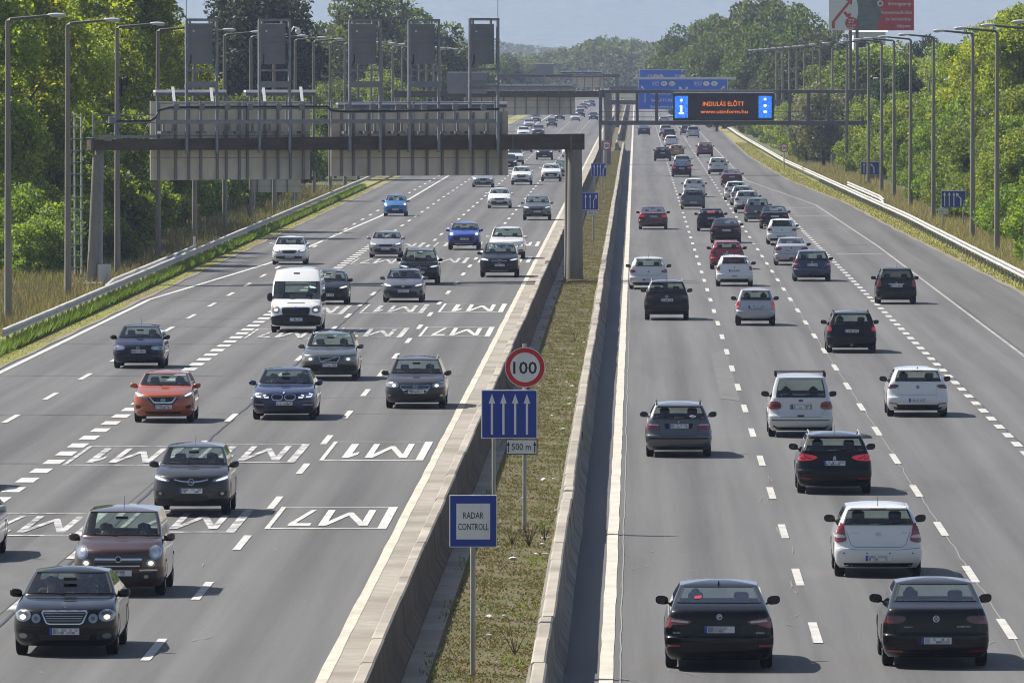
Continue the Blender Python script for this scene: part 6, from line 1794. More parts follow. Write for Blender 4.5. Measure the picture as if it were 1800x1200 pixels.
left(969, 319, 'suv', 'white', 'puma', "white crossover with a black lower mouth just left of the gantry column", name="suv", plate="SAE-732", near=1, plate_z=.58, shape_kw=dict(W=1.80, H=1.565))
left(991, 314, 'mpv', 'grey', 'far', "grey people carrier squeezed between a white crossover and the gantry column", name="minivan", near=1)
left(957, 281, 'suv', 'black', 'far', "black upright off-roader just under the end of the near gantry beam", name="suv", near=1)
left(972, 268, 'hatch', 'white', 'far', "white hatchback peeking out behind the black upright off-roader", name="hatchback", near=0)
left(1002, 276, 'hatch', 'white', 'far', "white hatchback mostly covered by the top of the gantry column", name="hatchback", near=0)
left(905, 289, 'suv', 'white', 'far', "white off-roader cut off by the lower edge of the sign back", name="suv", near=0)
left(893, 297, 'hatch', 'black2', 'far', "black hatchback whose one lit lamp shows past the sign back", name="hatchback", near=0)
left(922, 268, 'sedan', 'silver', 'far', "silver saloon with a dark grille directly under the near gantry beam", name="sedan", near=0)
left(905, 243, 'suv', 'white', 'far', "white off-roader seen above the near gantry beam beside the sign back", name="suv", near=0, dx=1.2)
left(946, 239, 'suv', 'grey', 'far', "grey car whose roof alone shows above the near gantry beam", name="suv", near=0)
left(930, 225, 'sedan', 'silver', 'far', "silver saloon nearest to the far verge above the beam", name="sedan", near=0)
left(970, 223, 'hatch', 'black2', 'far', "dark hatchback with both lamps lit in the middle lane far up the road", name="hatchback", near=0)
left(942, 215, 'hatch', 'grey', 'far', "dark car with amber lamps right behind the silver saloon at the verge", name="hatchback", near=0)
left(984, 211, 'sedan', 'black2', 'far', "dark saloon just below the ribbed sign of the second gantry", name="sedan", near=0)
left(1011, 213, 'hatch', 'silver', 'far', "pale hatchback leading the far queue beside the sign corner", name="hatchback", near=0)
left(1020, 206, 'suv', 'black2', 'far', "dark off-roader second in the far queue beyond the second gantry", name="suv", near=0)
left(1019, 198.5, 'hatch', 'sgrey', 'far', "pale blue grey car third in the far queue", name="hatchback", near=0)
left(1026, 192.5, 'hatch', 'wine', 'far', "reddish car fourth in the far queue", name="hatchback", near=0)
left(1031, 188.5, 'hatch', 'silver', 'far', "silver car fifth in the far queue", name="hatchback", near=0)
left(1040, 188, 'suv', 'navy', 'far', "dark blue off-roader at the back of the far queue", name="suv", near=0)
left(1043, 211, 'hatch', 'navy', 'far', "dark blue hatchback alone in the lane beside the message gantry post", name="hatchback", near=0)
left(-83, 985, 'sedan', 'silver', 'far', "silver saloon whose flank alone enters the picture at the edge behind the black saloon", name="sedan", near=2, shape_kw=dict(W=1.80))
left(-99, 862, 'hatch', 'grey', 'far', "car outside the picture edge casting its shadow on the merging dashes", name="hatchback", near=1)

# ---- away from the camera
right(1264, 1173, 'sedan', 'black', 'superb', "black liftback with a red window sticker and angular C shaped tail lamps", name="sedan", emb=("wing", .93, .05), plate_z=.715, antenna='fin', sticker=1, shape_kw=dict(L=4.86, W=1.864, H=1.468, zd=1.045, dl=.36, rl=1.0), words=(("ŠKODA", -.77, .66, .03, .15), ("SUPERB", .72, .66, .03, .19)), mirror=P['black'], wiper=False)
right(1643, 1169, 'sedan', 'black2', 'passat', "black saloon with dull red tail lamps and twin red bumper strips", name="sedan", emb=("vw", .86, .058), plate_z=.49, shape_kw=dict(L=4.77, W=1.832, H=1.476, zd=1.03, dl=.44, rl=.92), words=(("PASSAT", -.52, .72, .026, .15), ("BLUEMOTION", .52, .73, .026, .24)))
right(1543, 1012, 'hatch', 'white', 'i30', "white hatchback with tall red and white tail lamps and four parking sensors", name="hatchback", emb=("hoval", .88, .045), plate_z=.40, antenna='whip', mirror=M_TRIM, shape_kw=dict(L=4.25, W=1.775, H=1.48, zb=.98, rl=.40, zrw=1.04, fo=.87, wb=2.65), words=(("HYUNDAI", -.52, .90, .028, .17), ("i30", .58, .91, .03, .11)))
right(1466, 866, 'estate', 'black', 'p308', "black estate with glowing clawed tail lamps behind the white people carrier", name="estate_car", emb=("lion", .87, .06), plate_z=.755, antenna='whip', rails=True, shape_kw=dict(L=4.58, W=1.804, H=1.47, zrw=1.02))
right(1193, 802, 'estate', 'grey', 'bmw3', "metallic grey estate with a white oval sticker in its rear window", name="estate_car", emb=("bmw", .935, .042), plate_z=.83, rails='black', sticker=3, shape_kw=dict(L=4.48, W=1.74, H=1.44, zrw=1.0))
right(1407, 767, 'mpv', 'pearl', 'galaxy', "cream white people carrier with black roof bars", name="minivan", emb=("oval", 1.03, .05), plate_z=.855, bars=True, shape_kw=dict(L=4.64, W=1.81, H=1.74, rl=.26, zrw=1.10, glass_r=.86), mirror=M_TRIM)
right(1612, 731, 'hatch', 'white', 'golf7', "white hatchback with dark red lamps driving on the merging dashes", name="hatchback", emb=("vw", .885, .06), plate="GA-511-ET", plate_z=.50, antenna='fin', mirror=M_TRIM, shape_kw=dict(L=4.26, W=1.80, H=1.46, zrw=1.03, glass_r=.84))
right(1496, 619, 'estate', 'black', 'v70', "black estate with tall lamps climbing the rear pillars and a tow hook", name="estate_car", emb=None, plate="JTM-449", plate_z=.80, rails='black', shape_kw=dict(L=4.71, W=1.80, H=1.50, zrw=1.0, rl=.30, wr=.74, glass_r=.78))
right(1575, 534, 'small', 'black', 'aclass', "black tall compact alone in the exit lane with a chrome tailgate strip", name="hatchback", emb=("star", .93, .045), plate="PCS-455", plate_z=.80, antenna='whip', shape_kw=dict(L=3.84, W=1.764, H=1.59, hl=.80, zrw=1.08, zb=1.0, zc=1.06), dark=True)
right(1328, 572, 'small', 'silver', 'picanto', "small silver city car with bright square brake lamps", name="hatchback", plate="LTP-013", plate_z=.76, antenna=None, emb=None, shape_kw=dict(L=3.50, W=1.595, H=1.48, zrw=1.0, rl=.22, glass_r=.84), mirror=M_TRIM)
right(1172, 562, 'suv', 'dbrown', 'tiguan', "dark brown off-roader nearest the median on the lanes leading away", name="suv", emb=("vw", .96, .06), plate="NWM-208", plate_z=.82, antenna='whip', rails=True, shape_kw=dict(L=4.43, W=1.81, H=1.62, zrw=1.13))
right(1140, 508, 'hatch', 'pearl', 'astra', "pearl white hatchback hugging the edge line by the median barrier", name="hatchback", emb=("bolt", .82, .05), plate="MVG-381", plate_z=.46, antenna='whip', mirror=M_TRIM, shape_kw=dict(L=4.42, W=1.81, H=1.50, zrw=1.06, glass_r=.80))
right(1291, 503, 'hatch', 'white', 'p208', "white hatchback with rounded hooked lamps right behind the crimson hatchback", name="hatchback", emb=("lion", .90, .045), plate="NAR-450", plate_z=.74, antenna='whip', mirror=M_TRIM, shape_kw=dict(L=3.96, W=1.739, H=1.46, zrw=1.04, glass_r=.80))
right(1278, 473, 'hatch', 'red', 'clio', "crimson hatchback with black mirrors in the second lane", name="hatchback", emb=("diamond", .86, .07), antenna='whip', mirror=M_TRIM, shape_kw=dict(L=4.06, W=1.732, H=1.448, zrw=1.06, glass_r=.78))
right(1427, 494, 'hatch', 'dblue', 'i30', "dark blue hatchback driving beside the start of the merging dashes", name="hatchback", emb=("lion", .92, .05), plate="PUT-244", plate_z=.80, antenna='whip', shape_kw=dict(L=4.28, W=1.815, H=1.50))
right(1391, 466, 'sedan', 'silver', 'sedanr', "silver white saloon just ahead of the dark blue hatchback", name="sedan", emb=("ring", .90, .05), plate="MAH-105", plate_z=.78, mirror=M_TRIM, shape_kw=dict(L=4.53, W=1.77, H=1.45, dl=.40))
right(1374, 429, 'hatch', 'white', 'astra', "white small hatchback with its plate in the bumper in the third lane", name="hatchback", emb=("bolt", .84, .045), plate="RMC-302", plate_z=.48, antenna='whip', shape_kw=dict(L=4.02, W=1.746, H=1.48, glass_r=.80))
right(1276, 427, 'sedan', 'dbrown', 'sedanr', "blackish brown fastback ahead of the crimson hatchback", name="sedan", plate="LVD-619", plate_z=.76, shape_kw=dict(L=4.75, W=1.78, H=1.46, dl=.34, rl=.95))
right(1250, 406, 'hatch', 'black', 'clio', "black hatchback with a glowing red brake light inside its rear window", name="hatchback", plate="LRE-528", plate_z=.82, sticker=2, shape_kw=dict(L=4.25, W=1.765, H=1.44, zrw=1.10, rl=.60))
right(1148, 403, 'sedan', 'wine', 'sedanr', "wine red saloon alone in the lane beside the median barrier", name="sedan", plate="MKN-204", plate_z=.82, tail=True, near=2)
right(1361, 402, 'sedan', 'black2', 'sedanr', "anthracite saloon behind the grey compact people carrier in the third lane", name="sedan", plate="NHY-713", plate_z=.80, near=2)
right(1331, 390, 'small', 'grey', 'v70', "grey compact people carrier with tall pillar lamps in the third lane", name="minivan", near=1, shape_kw=dict(L=3.95, W=1.70, H=1.60, zrw=1.06, zb=1.0), plate_z=.70)
right(1313, 374, 'suv', 'pearl', 'suvr', "pale crossover with a black bumper tailing the silver hatchback", name="suv", near=1, shape_kw=dict(W=1.80, H=1.58))
right(1305, 361, 'hatch', 'silver', 'hatch', "silver hatchback partly behind the pale crossover in the third lane", name="hatchback", near=1)
right(1293, 352, 'hatch', 'white', 'hatch', "white hatchback first in the tight third lane bunch", name="hatchback", near=1)
right(1218, 368, 'hatch', 'grey', 'golf7', "steel grey hatchback right behind a white hatchback in the second lane", name="hatchback", near=2, plate="KZL-812", plate_z=.50, shape_kw=dict(W=1.76, H=1.48), tail=True)
right(1220, 346, 'hatch', 'white', 'hatch', "white hatchback with red lamps covered by the steel grey one", name="hatchback", near=1)
right(1286, 327, 'sedan', 'wine', 'sedanr', "dark maroon saloon following the white off-roader near the edge line", name="sedan", near=1, plate="JDR-551", plate_z=.80)
right(1262, 307, 'suv', 'white', 'suvr', "white off-roader with a black lower bumper following the rust red one", name="suv", near=1, plate="SBM-540", plate_z=.86)
right(1198, 311, 'sedan', 'black', 'sedanr', "black saloon in the second lane ahead of the white and steel grey pair", name="sedan", near=1, plate="PXA-660", plate_z=.80, tail=True)
right(1199, 298, 'hatch', 'silver', 'hatch', "silver hatchback whose roof shows above the black saloon", name="hatchback", near=0)
right(1239, 275, 'suv', 'rust', 'suvr', "rust red off-roader in the third lane", name="suv", near=1, plate="RDS-330", plate_z=.86)
right(1165, 283, 'suv', 'black2', 'suvr', "black car changing lanes beside the mustard yellow one", name="hatchback", near=1, plate="MZE-907", plate_z=.86, shape_kw=dict(H=1.52), rot=-.02)
right(1189, 277, 'hatch', 'yellow', 'hatch', "mustard yellow hatchback in the second lane, the only yellow car", name="hatchback", near=1)
right(1180, 258, 'hatch', 'white', 'hatch', "white hatchback ahead of the mustard yellow one", name="hatchback", near=0, tail=True)
right(1176, 247, 'mpv', 'wine', 'hatch', "dark maroon people carrier in the second lane under the message sign", name="minivan", near=0, shape_kw=dict(H=1.60))
right(1170, 239, 'suv', 'pearl', 'suvr', "pale off-roader ahead of the maroon people carrier", name="suv", near=0)
right(1132, 238, 'sedan', 'navy', 'sedanr', "dark blue saloon far along the lane beside the median opening", name="sedan", near=1)
right(1218, 242, 'mpv', 'silver', 'hatch', "silver people carrier just under the message sign", name="minivan", near=0, shape_kw=dict(H=1.64))
right(1206, 237, 'hatch', 'grey', 'hatch', "grey hatchback tucked ahead of the silver people carrier", name="hatchback", near=0)
right(1167, 219, 'hatch', 'silver', 'hatch', "pale hatchback glimpsed between the truss and the message sign, lower of two", name="hatchback", near=0)
right(1179, 217, 'hatch', 'white', 'hatch', "white hatchback glimpsed at the corner of the message sign", name="hatchback", near=0)

# ---- drivers and passengers of the nearer cars
def make_person(hold=True):
    """seated body as one skinned surface: local origin at the hips, facing -y"""
    me = bpy.data.meshes.new("person")
    j = [(0, 0, .0), (0, .04, .22), (0, .05, .42), (0, .03, .53), (0, .0, .60), (0, -.02, .72),
         (.19, .04, .43), (.25, -.16, .25), (.17, -.42, .36), (-.19, .04, .43), (-.25, -.16, .25), (-.17, -.42, .36),
         (.10, -.02, -.02), (.13, -.42, .06), (.13, -.62, -.30), (-.10, -.02, -.02), (-.13, -.42, .06), (-.13, -.62, -.30)]
    rad = [.15, .14, .15, .06, .075, .085, .075, .050, .035, .075, .050, .035, .10, .075, .05, .10, .075, .05]
    ed = [(0, 1), (1, 2), (2, 3), (3, 4), (4, 5), (2, 6), (6, 7), (7, 8), (2, 9), (9, 10), (10, 11), (0, 12), (12, 13), (13, 14), (0, 15), (15, 16), (16, 17)]
    me.from_pydata(j, ed, [])
    o = bpy.data.objects.new("person", me); COL.objects.link(o)
    sk = o.modifiers.new("skin", 'SKIN'); ss = o.modifiers.new("sub", 'SUBSURF'); ss.levels = 1; ss.render_levels = 1
    for i, r_ in enumerate(rad): me.skin_vertices[0].data[i].radius = (r_, r_ * (.78 if i < 3 else 1))
    me.skin_vertices[0].data[0].use_root = True
    dg = bpy.context.evaluated_depsgraph_get(); dg.update()
    ev = o.evaluated_get(dg); m2 = bpy.data.meshes.new_from_object(ev)
    m2.materials.clear()
    for q in (PERSON_SHIRT, PERSON_SKIN): m2.materials.append(q)
    for p in m2.polygons:
        p.use_smooth = True
        c = p.center
        p.material_index = 1 if c.z > .50 or (c.y < -.26 and c.z > .2) else 0
    bpy.data.objects.remove(o)
    bm = bmesh.new(); bmesh.ops.create_uvsphere(bm, u_segments=14, v_segments=8, radius=1)
    for v in bm.verts: v.co = Vector((v.co.x * .092, v.co.y * .105 + .025, .705 + v.co.z * .105 - (0 if v.co.y > 0 else -.03)))
    mb = MB(); mb.from_bm(bm); bm.free(); h = mb.build("hair", PERSON_HAIR, smooth=70); hd = h.data; bpy.data.objects.remove(h)
    return m2, hd
PERSON_SKIN = mat("skin", (.42, .24, .16), .6); PERSON_HAIR = mat("hair_dark", (.02, .014, .010), .7)
PERSON_SHIRT = mat("shirt_grey", (.16, .17, .19), .9)
_pm, _ph = make_person()
SHIRTS = {}
def person(car, shirt, col, side, label):
    root, info = car; S = info['S']; sy, sz, sx_ = info['seat']
    key = shirt
    if key not in SHIRTS:
        d = _pm.copy(); d.materials[0] = mat("shirt_" + shirt, col, .9); SHIRTS[key] = d
    o = bpy.data.objects.new("person", SHIRTS[key]); COL.objects.link(o)
    h = bpy.data.objects.new("hair", _ph); COL.objects.link(h); h.parent = o
    M = Matrix.Translation(root.location) @ Matrix.Rotation(root.rotation_euler.z, 4, 'Z')
    p = M @ Vector((side * sx_, sy - .22, sz - .05))
    o.location = p; o.rotation_euler = (0, 0, root.rotation_euler.z)
    tag(o, label, "person")
def car_by(txt):
    for c in CARS:
        if txt in c[0]["label"]: return c
for txt, who in (("four oval headlights", "black saloon with oval headlights"), ("chestnut brown", "chestnut brown car"), ("winged black grille", "charcoal crossover"), ("bright orange", "orange hatchback"), ("twin kidney", "midnight blue saloon"),
                 ("chrome shield grille", "dark grey estate with the chrome shield grille"), ("greenish grey", "greenish grey estate"), ("old dark blue", "old dark blue hatchback"), ("delivery van with", "white delivery van"),
                 ("angular C shaped", "black liftback with the red sticker"), ("twin red bumper", "black saloon with dull red lamps"), ("tall red and white", "white hatchback with parking sensors"), ("glowing clawed", "black estate with clawed tail lamps"), ("white oval sticker", "grey estate with the oval sticker"),
                 ("cream white", "cream people carrier"), ("dark red lamps", "white hatchback with dark red lamps"), ("rear pillars", "black estate with pillar lamps"), ("square brake", "small silver city car")):
    c = car_by(txt)
    sh = R.choice((("white", (.6, .6, .6)), ("blue", (.10, .16, .28)), ("dark", (.03, .03, .035)), ("grey", (.16, .17, .19))))
    person(c, *sh, 1, "driver behind the wheel of the " + who)
    if txt in ("four oval headlights", "chestnut brown", "square brake", "cream white", "twin kidney"):
        person(c, "light" , (.45, .43, .40), -1, "passenger seated beside the driver of the " + who)
# ================================================================ hills far behind
def hills():
    nx, ny = 220, 90
    xs = np.linspace(-5400, 5400, nx); ys = np.linspace(14000, 22500, ny)
    X, Y = np.meshgrid(xs, ys)
    t = (Y - 14000) / 8500
    base = 20 + 640 * np.clip(t * 1.15, 0, 1) ** 1.1
    und = 1 + .20 * np.sin(X * .0021 + 1.0) + .12 * np.sin(X * .0057 + Y * .001) + .06 * np.sin(X * .013 + 2.1)
    ridge = np.abs(np.sin(X * .0046 + Y * .0011 + .8 * np.sin(Y * .0016))) * 46 + np.abs(np.sin(X * .0125 - Y * .0019 + np.sin(X * .003))) * 20
    Z = base * und - 25 + ridge * np.clip(t * 2.2, 0, 1)
    v = np.stack([X, Y, Z], -1).reshape(-1, 3)
    f = [(j * nx + i, j * nx + i + 1, (j + 1) * nx + i + 1, (j + 1) * nx + i) for j in range(ny - 1) for i in range(nx - 1)]
    m = noisy("hill_forest", (.040, .060, .034), (.120, .150, .075), .045, (1, .6, 1), rough=1.0, lo=.36, hi=.64, spec=0)
    o = MB().add([tuple(q) for q in v], f).build("hills", m, smooth=179)
    return tag(o, kind="structure")
hills()

# ================================================================ foliage
def leaf_material(name, c1, c2, c3, trans=.45, back=(1.25, 1.15, .45)):
    """small leaves: every leaf its own shade, every plant slightly different, light coming through"""
    m = bpy.data.materials.new(name); m.use_nodes = True
    nt = m.node_tree; L = nt.links.new; nt.nodes.remove(nt.nodes["Principled BSDF"]); out = nt.nodes["Material Output"]
    geo = N(nt, "ShaderNodeNewGeometry"); oi = N(nt, "ShaderNodeObjectInfo")
    ramp = N(nt, "ShaderNodeValToRGB")
    e = ramp.color_ramp.elements
    e[0].position = 0; e[0].color = (*c1, 1); e[1].position = 1; e[1].color = (*c3, 1)
    q = e.new(.55); q.color = (*c2, 1)
    L(geo.outputs["Random Per Island"], ramp.inputs[0])
    hs = N(nt, "ShaderNodeHueSaturation")
    mr = N(nt, "ShaderNodeMapRange"); mr.inputs[3].default_value = .482; mr.inputs[4].default_value = .516; L(oi.outputs["Random"], mr.inputs[0]); L(mr.outputs[0], hs.inputs["Hue"])
    mv = N(nt, "ShaderNodeMapRange"); mv.inputs[3].default_value = .9; mv.inputs[4].default_value = 1.45
    mt = N(nt, "ShaderNodeMath", operation='FRACT'); ml = N(nt, "ShaderNodeMath", operation='MULTIPLY'); ml.inputs[1].default_value = 7.31
    L(oi.outputs["Random"], ml.inputs[0]); L(ml.outputs[0], mt.inputs[0]); L(mt.outputs[0], mv.inputs[0]); L(mv.outputs[0], hs.inputs["Value"])
    L(ramp.outputs[0], hs.inputs["Color"])
    d = N(nt, "ShaderNodeBsdfDiffuse"); t = N(nt, "ShaderNodeBsdfTranslucent"); g = N(nt, "ShaderNodeBsdfGlossy"); g.inputs["Roughness"].default_value = .6; g.inputs[0].default_value = (.9, .95, 1, 1)
    tv = N(nt, "ShaderNodeVectorMath", operation='MULTIPLY'); tv.inputs[1].default_value = back
    L(hs.outputs[0], d.inputs[0]); L(hs.outputs[0], tv.inputs[0]); L(tv.outputs[0], t.inputs[0])
    m1 = N(nt, "ShaderNodeMixShader"); m1.inputs[0].default_value = trans; L(d.outputs[0], m1.inputs[1]); L(t.outputs[0], m1.inputs[2])
    m2 = N(nt, "ShaderNodeMixShader"); m2.inputs[0].default_value = .035; L(m1.outputs[0], m2.inputs[1]); L(g.outputs[0], m2.inputs[2])
    L(m2.outputs[0], out.inputs[0])
    MATS[name] = m
    return m
LM = dict(
    poplar=leaf_material("leaves_poplar", (.100, .145, .012), (.205, .265, .022), (.38, .42, .055), .62, (1.38, 1.34, .45)),
    acacia=leaf_material("leaves_acacia", (.064, .106, .012), (.135, .190, .022), (.25, .285, .045), .58, (1.3, 1.3, .5)),
    oak=leaf_material("leaves_oak", (.018, .036, .013), (.035, .060, .020), (.062, .090, .028), .38),
    shrub=leaf_material("leaves_shrub", (.066, .108, .012), (.135, .195, .020), (.25, .285, .038), .58, (1.3, 1.3, .5)),
    willow=leaf_material("leaves_willow", (.13, .145, .10), (.19, .205, .14), (.27, .28, .19), .4),
    autumn=leaf_material("leaves_yellowing", (.14, .12, .012), (.22, .19, .016), (.34, .27, .02), .5),
    far=leaf_material("leaves_far", (.042, .066, .017), (.078, .108, .026), (.13, .155, .040), .45, (1.25, 1.25, .5)))
M_BARK = noisy("bark", (.085, .070, .055), (.045, .038, .030), 3, (1, 1, .3), rough=.95, obj=True)

def quads_mesh(name, C, size, m, rng, flat=0.0):
    """leaf quads at centres C"""
    n = len(C)
    a = rng.normal(size=(n, 3)); a /= np.linalg.norm(a, axis=1)[:, None]
    b = rng.normal(size=(n, 3)); b -= (a * b).sum(1)[:, None] * a; b /= np.linalg.norm(b, axis=1)[:, None]
    s = size * rng.uniform(.6, 1.35, size=(n, 1))
    u = a * s; w = b * s * rng.uniform(.45, .8, size=(n, 1))
    k = np.cross(a, b) * s * .18
    V = np.stack([C - u + k, C - w * 1.0 - k, C + u + k, C + w * 1.0 - k], 1).reshape(-1, 3)
    me = bpy.data.meshes.new(name)
    me.vertices.add(4 * n); me.vertices.foreach_set("co", V.astype(np.float32).ravel())
    me.loops.add(4 * n); me.loops.foreach_set("vertex_index", np.arange(4 * n, dtype=np.int32))
    me.polygons.add(n); me.polygons.foreach_set("loop_start", np.arange(0, 4 * n, 4, dtype=np.int32))
    me.update(calc_edges=True); me.materials.append(m)
    return me

def crown_points(H, r, hb, n, rng, shape='round', clumps=46, gap=.0):
    """leaf positions gathered in clumps over the crown's envelope"""
    cz = (H + hb) / 2; rz = (H - hb) / 2
    P_ = []
    cl = []
    while len(cl) < clumps:
        d = rng.normal(size=3); d /= np.linalg.norm(d); q = rng.uniform(.25, 1.0) ** .55
        c = d * q
        zz = c[2]
        if shape == 'column': w = (1 - max(0, zz) ** 2.4 * .75) * (1 - max(0, -zz) ** 3 * .3)
        elif shape == 'broad': w = 1.0 - max(0, -zz) * .15
        elif shape == 'bush': w = 1.0 + max(0, -zz) * .25
        else: w = 1.0
        x, y, z = c[0] * r * w * .86, c[1] * r * w * .86, cz + zz * rz * .88
        cl.append((x, y, z, rng.uniform(.20, .36) * r * (.8 if shape == 'column' else 1.0)))
    tot = sum(c[3] ** 2 for c in cl)
    for x, y, z, rr in cl:
        k = int(n * rr ** 2 / tot) + 1
        d = rng.normal(size=(k, 3)); d /= np.linalg.norm(d, axis=1)[:, None]
        q = rng.uniform(.35, 1.0, size=(k, 1)) ** .5
        q += np.abs(rng.normal(size=(k, 1))) * .10
        p = d * q * rr * np.array([1.0, 1.0, .82]) + np.array([x, y, z])
        P_.append(p)
    return np.concatenate(P_), cl

TREES = {}
def tree_variant(key, H, r, hb, n, size, m, shape='round', clumps=46, trunk=.18, seed=0):
    rng = np.random.default_rng(seed + 100)
    Cp, cl = crown_points(H, r, hb, n, rng, shape, clumps)
    Cp = Cp[Cp[:, 2] > .05]
    me = quads_mesh("crown", Cp, size, m, rng)
    mb = MB()
    rr = random.Random(seed)
    if trunk:
        top = H * .72
        mb.tube([(0, 0, -.3), (rr.uniform(-.1, .1), rr.uniform(-.1, .1), top * .35), (rr.uniform(-.3, .3), rr.uniform(-.3, .3), top * .7), (rr.uniform(-.3, .3), rr.uniform(-.3, .3), top)], [trunk, trunk * .8, trunk * .5, trunk * .2], 8)
        for i in range(9):
            x, y, z, q = cl[rr.randrange(len(cl))]
            zb_ = max(hb * .6, min(z - .5, top * .9) * rr.uniform(.5, .9))
            mb.tube([(0, 0, zb_), (x * .5, y * .5, (zb_ + z) / 2 + .2), (x * .9, y * .9, z)], [trunk * .42, trunk * .28, trunk * .08], 5)
    else:
        for i in range(7):
            x, y, z, q = cl[rr.randrange(len(cl))]
            mb.tube([(x * .1, y * .1, -.1), (x * .55, y * .55, z * .6), (x, y, z)], [.05, .035, .015], 5)
    o = mb.build("trunk", M_BARK, smooth=60); td = o.data; bpy.data.objects.remove(o)
    TREES[key] = (me, td, H)

for i in range(3): tree_variant("poplar%d" % i, 17, 4.3, 1.0, 27000, .125, LM['poplar'], 'column', 90, .22, i)
for i in range(3): tree_variant("acacia%d" % i, 11, 4.2, 1.2, 18000, .145, LM['acacia'], 'round', 60, .18, 10 + i)
for i in range(2): tree_variant("oak%d" % i, 18, 6.5, 3.0, 22000, .22, LM['oak'], 'broad', 75, .35, 20 + i)
for i in range(3): tree_variant("shrub%d" % i, 4.2, 2.6, 0.0, 9000, .105, LM['shrub'], 'bush', 34, 0, 30 + i)
tree_variant("willow0", 9, 3.6, .8, 9000, .15, LM['willow'], 'round', 50, .2, 40)
tree_variant("autumn0", 5, 2.4, .3, 5000, .15, LM['autumn'], 'round', 30, .1, 41)
for i in range(2): tree_variant("far%d" % i, 13, 6.0, .5, 15000, .235, LM['far'], 'broad', 55, .25, 50 + i)

def plant(key, X, Y, h, name, label, cat, group, wide=1.0):
    if key[-1] not in '0123456789': key += str(R.randrange(2 if key in ('oak', 'far') else 3))
    me, td, H = TREES[key]; s = h / H
    root = empty(name, (X, Y, -.03), R.uniform(0, 6.28), label, cat, group)
    root.scale = (s * wide * R.uniform(.9, 1.1), s * wide * R.uniform(.9, 1.1), s)
    for nm, d in (("crown", me), ("trunk", td)):
        o = bpy.data.objects.new(nm, d); COL.objects.link(o); o.parent = root
    return root
G_POP = ("poplar_tree", "pale green poplar in the tall tree belt behind the oncoming side lamps", "tree", "poplars in the tall belt on the oncoming side")
G_UNL = ("understorey_shrub", "leafy shrub at the foot of the poplar belt on the oncoming side", "shrub", "shrubs under the poplar belt")
G_LOW = ("roadside_tree", "medium green roadside tree beyond the poplar belt on the oncoming side", "tree", "lower trees on the oncoming side")
G_RT = ("acacia_tree", "light green acacia in the belt behind the exit lane lamps", "tree", "acacias behind the exit lane lamps")
G_RS = ("verge_shrub", "green shrub just behind the exit lane guardrail", "shrub", "shrubs behind the exit lane guardrail")
G_FR = ("distant_tree", "hazy tree of the far belt on the side driving away", "tree", "far trees on the side driving away")
G_FL = ("distant_tree", "hazy tree of the far belt on the oncoming side", "tree", "far trees on the oncoming side")

# tall belt, oncoming side (fills the upper corner as far as the first mast frame)
for k in range(17):
    Y = 462 + k * 10.5; px = R.uniform(-3, 3)
    X = -33.5 + R.gauss(0, 1.2)
    if 1118 + X * FPX / Y > 268: break
    plant("poplar", X, Y, R.uniform(15.5, 18.5), *G_POP)
for k in range(20):
    Y = 560 + k * 13; X = -41 + R.gauss(0, 1.5)
    if 1118 + X * FPX / Y > 255: break
    plant("poplar", X, Y, R.uniform(16.5, 20), *G_POP)
for k in range(18):
    Y = 640 + k * 17; X = -50 + R.gauss(0, 2)
    if 1118 + X * FPX / Y > 250: break
    plant("poplar", X, Y, R.uniform(18, 22), *G_POP)
for px, Y, h in ((292, 640, 14.0), (318, 690, 13.0), (300, 720, 15.0)):
    plant("poplar", at(px, 0, Y)[0], Y, h, *G_POP)
for k in range(30):
    Y = 432 + k * 8.0; X = -30.0 + R.gauss(0, .7)
    plant("shrub", X, Y, R.uniform(2.6, 5.2), *G_UNL, 1.05)
for k in range(12):
    Y = 470 + k * 14; plant("acacia", -31.0 + R.gauss(0, .5), Y, R.uniform(6, 8.5), "understorey_tree", "bushy low tree in front of the poplar belt", "tree", "low trees before the poplar belt")
for px, Y, h in ((60, 452, 2.4), (118, 455, 2.2), (212, 470, 2.0), (165, 480, 3.0), (300, 600, 3.2), (352, 640, 3.6), (415, 700, 4.0)):
    plant("autumn0" if px in (60, 352) else "shrub", at(px, 0, Y)[0], Y, h, "verge_bush", "low bush in the dry grass near the lamp posts", "shrub", "low bushes in the dry grass")
# lower belt beyond
for k in range(22):
    Y = 690 + k * 24; X = -31 - (k % 3) * 5 + R.gauss(0, 1.2)
    plant("acacia" if k % 4 else "far", X, Y, R.uniform(7, 10.5), *G_LOW)
for k in range(16):
    Y = 650 + k * 22; plant("shrub", -29.0 + R.gauss(0, .8), Y, R.uniform(3, 4.5), "roadside_shrub", "shrub along the foot of the lower trees on the oncoming side", "shrub", "shrubs on the oncoming side")
plant("oak0", at(452, 0, 820)[0], 820, 18.6, "oak_tree", "dark broad oak standing tall behind the second mast frame", "tree", None, .98)
plant("oak1", at(400, 0, 850)[0], 850, 15.5, "oak_tree", "dark oak lower and nearer the verge behind the first signal cabinet", "tree", None, .7)
for px, h, lab, Y in ((655, 19.6, "big grey green tree behind the third mast frame", 1180), (735, 17.6, "big grey green tree behind the fourth mast frame", 1200), (590, 16.0, "grey green tree between the second and third mast frames", 1230), (778, 13.5, "rounded tree between the fourth and fifth mast frames", 1260)):
    plant("far0" if px != 735 else "far1", at(px, 0, Y)[0], Y, h, "broadleaf_tree", lab, "tree", None, 1.0)
for k in range(26):
    Y = 1240 + k * 52; X = -29 - (k % 3) * 7 + R.gauss(0, 1.5)
    plant("far", X, Y, R.uniform(10, 13.5) , *G_FL)
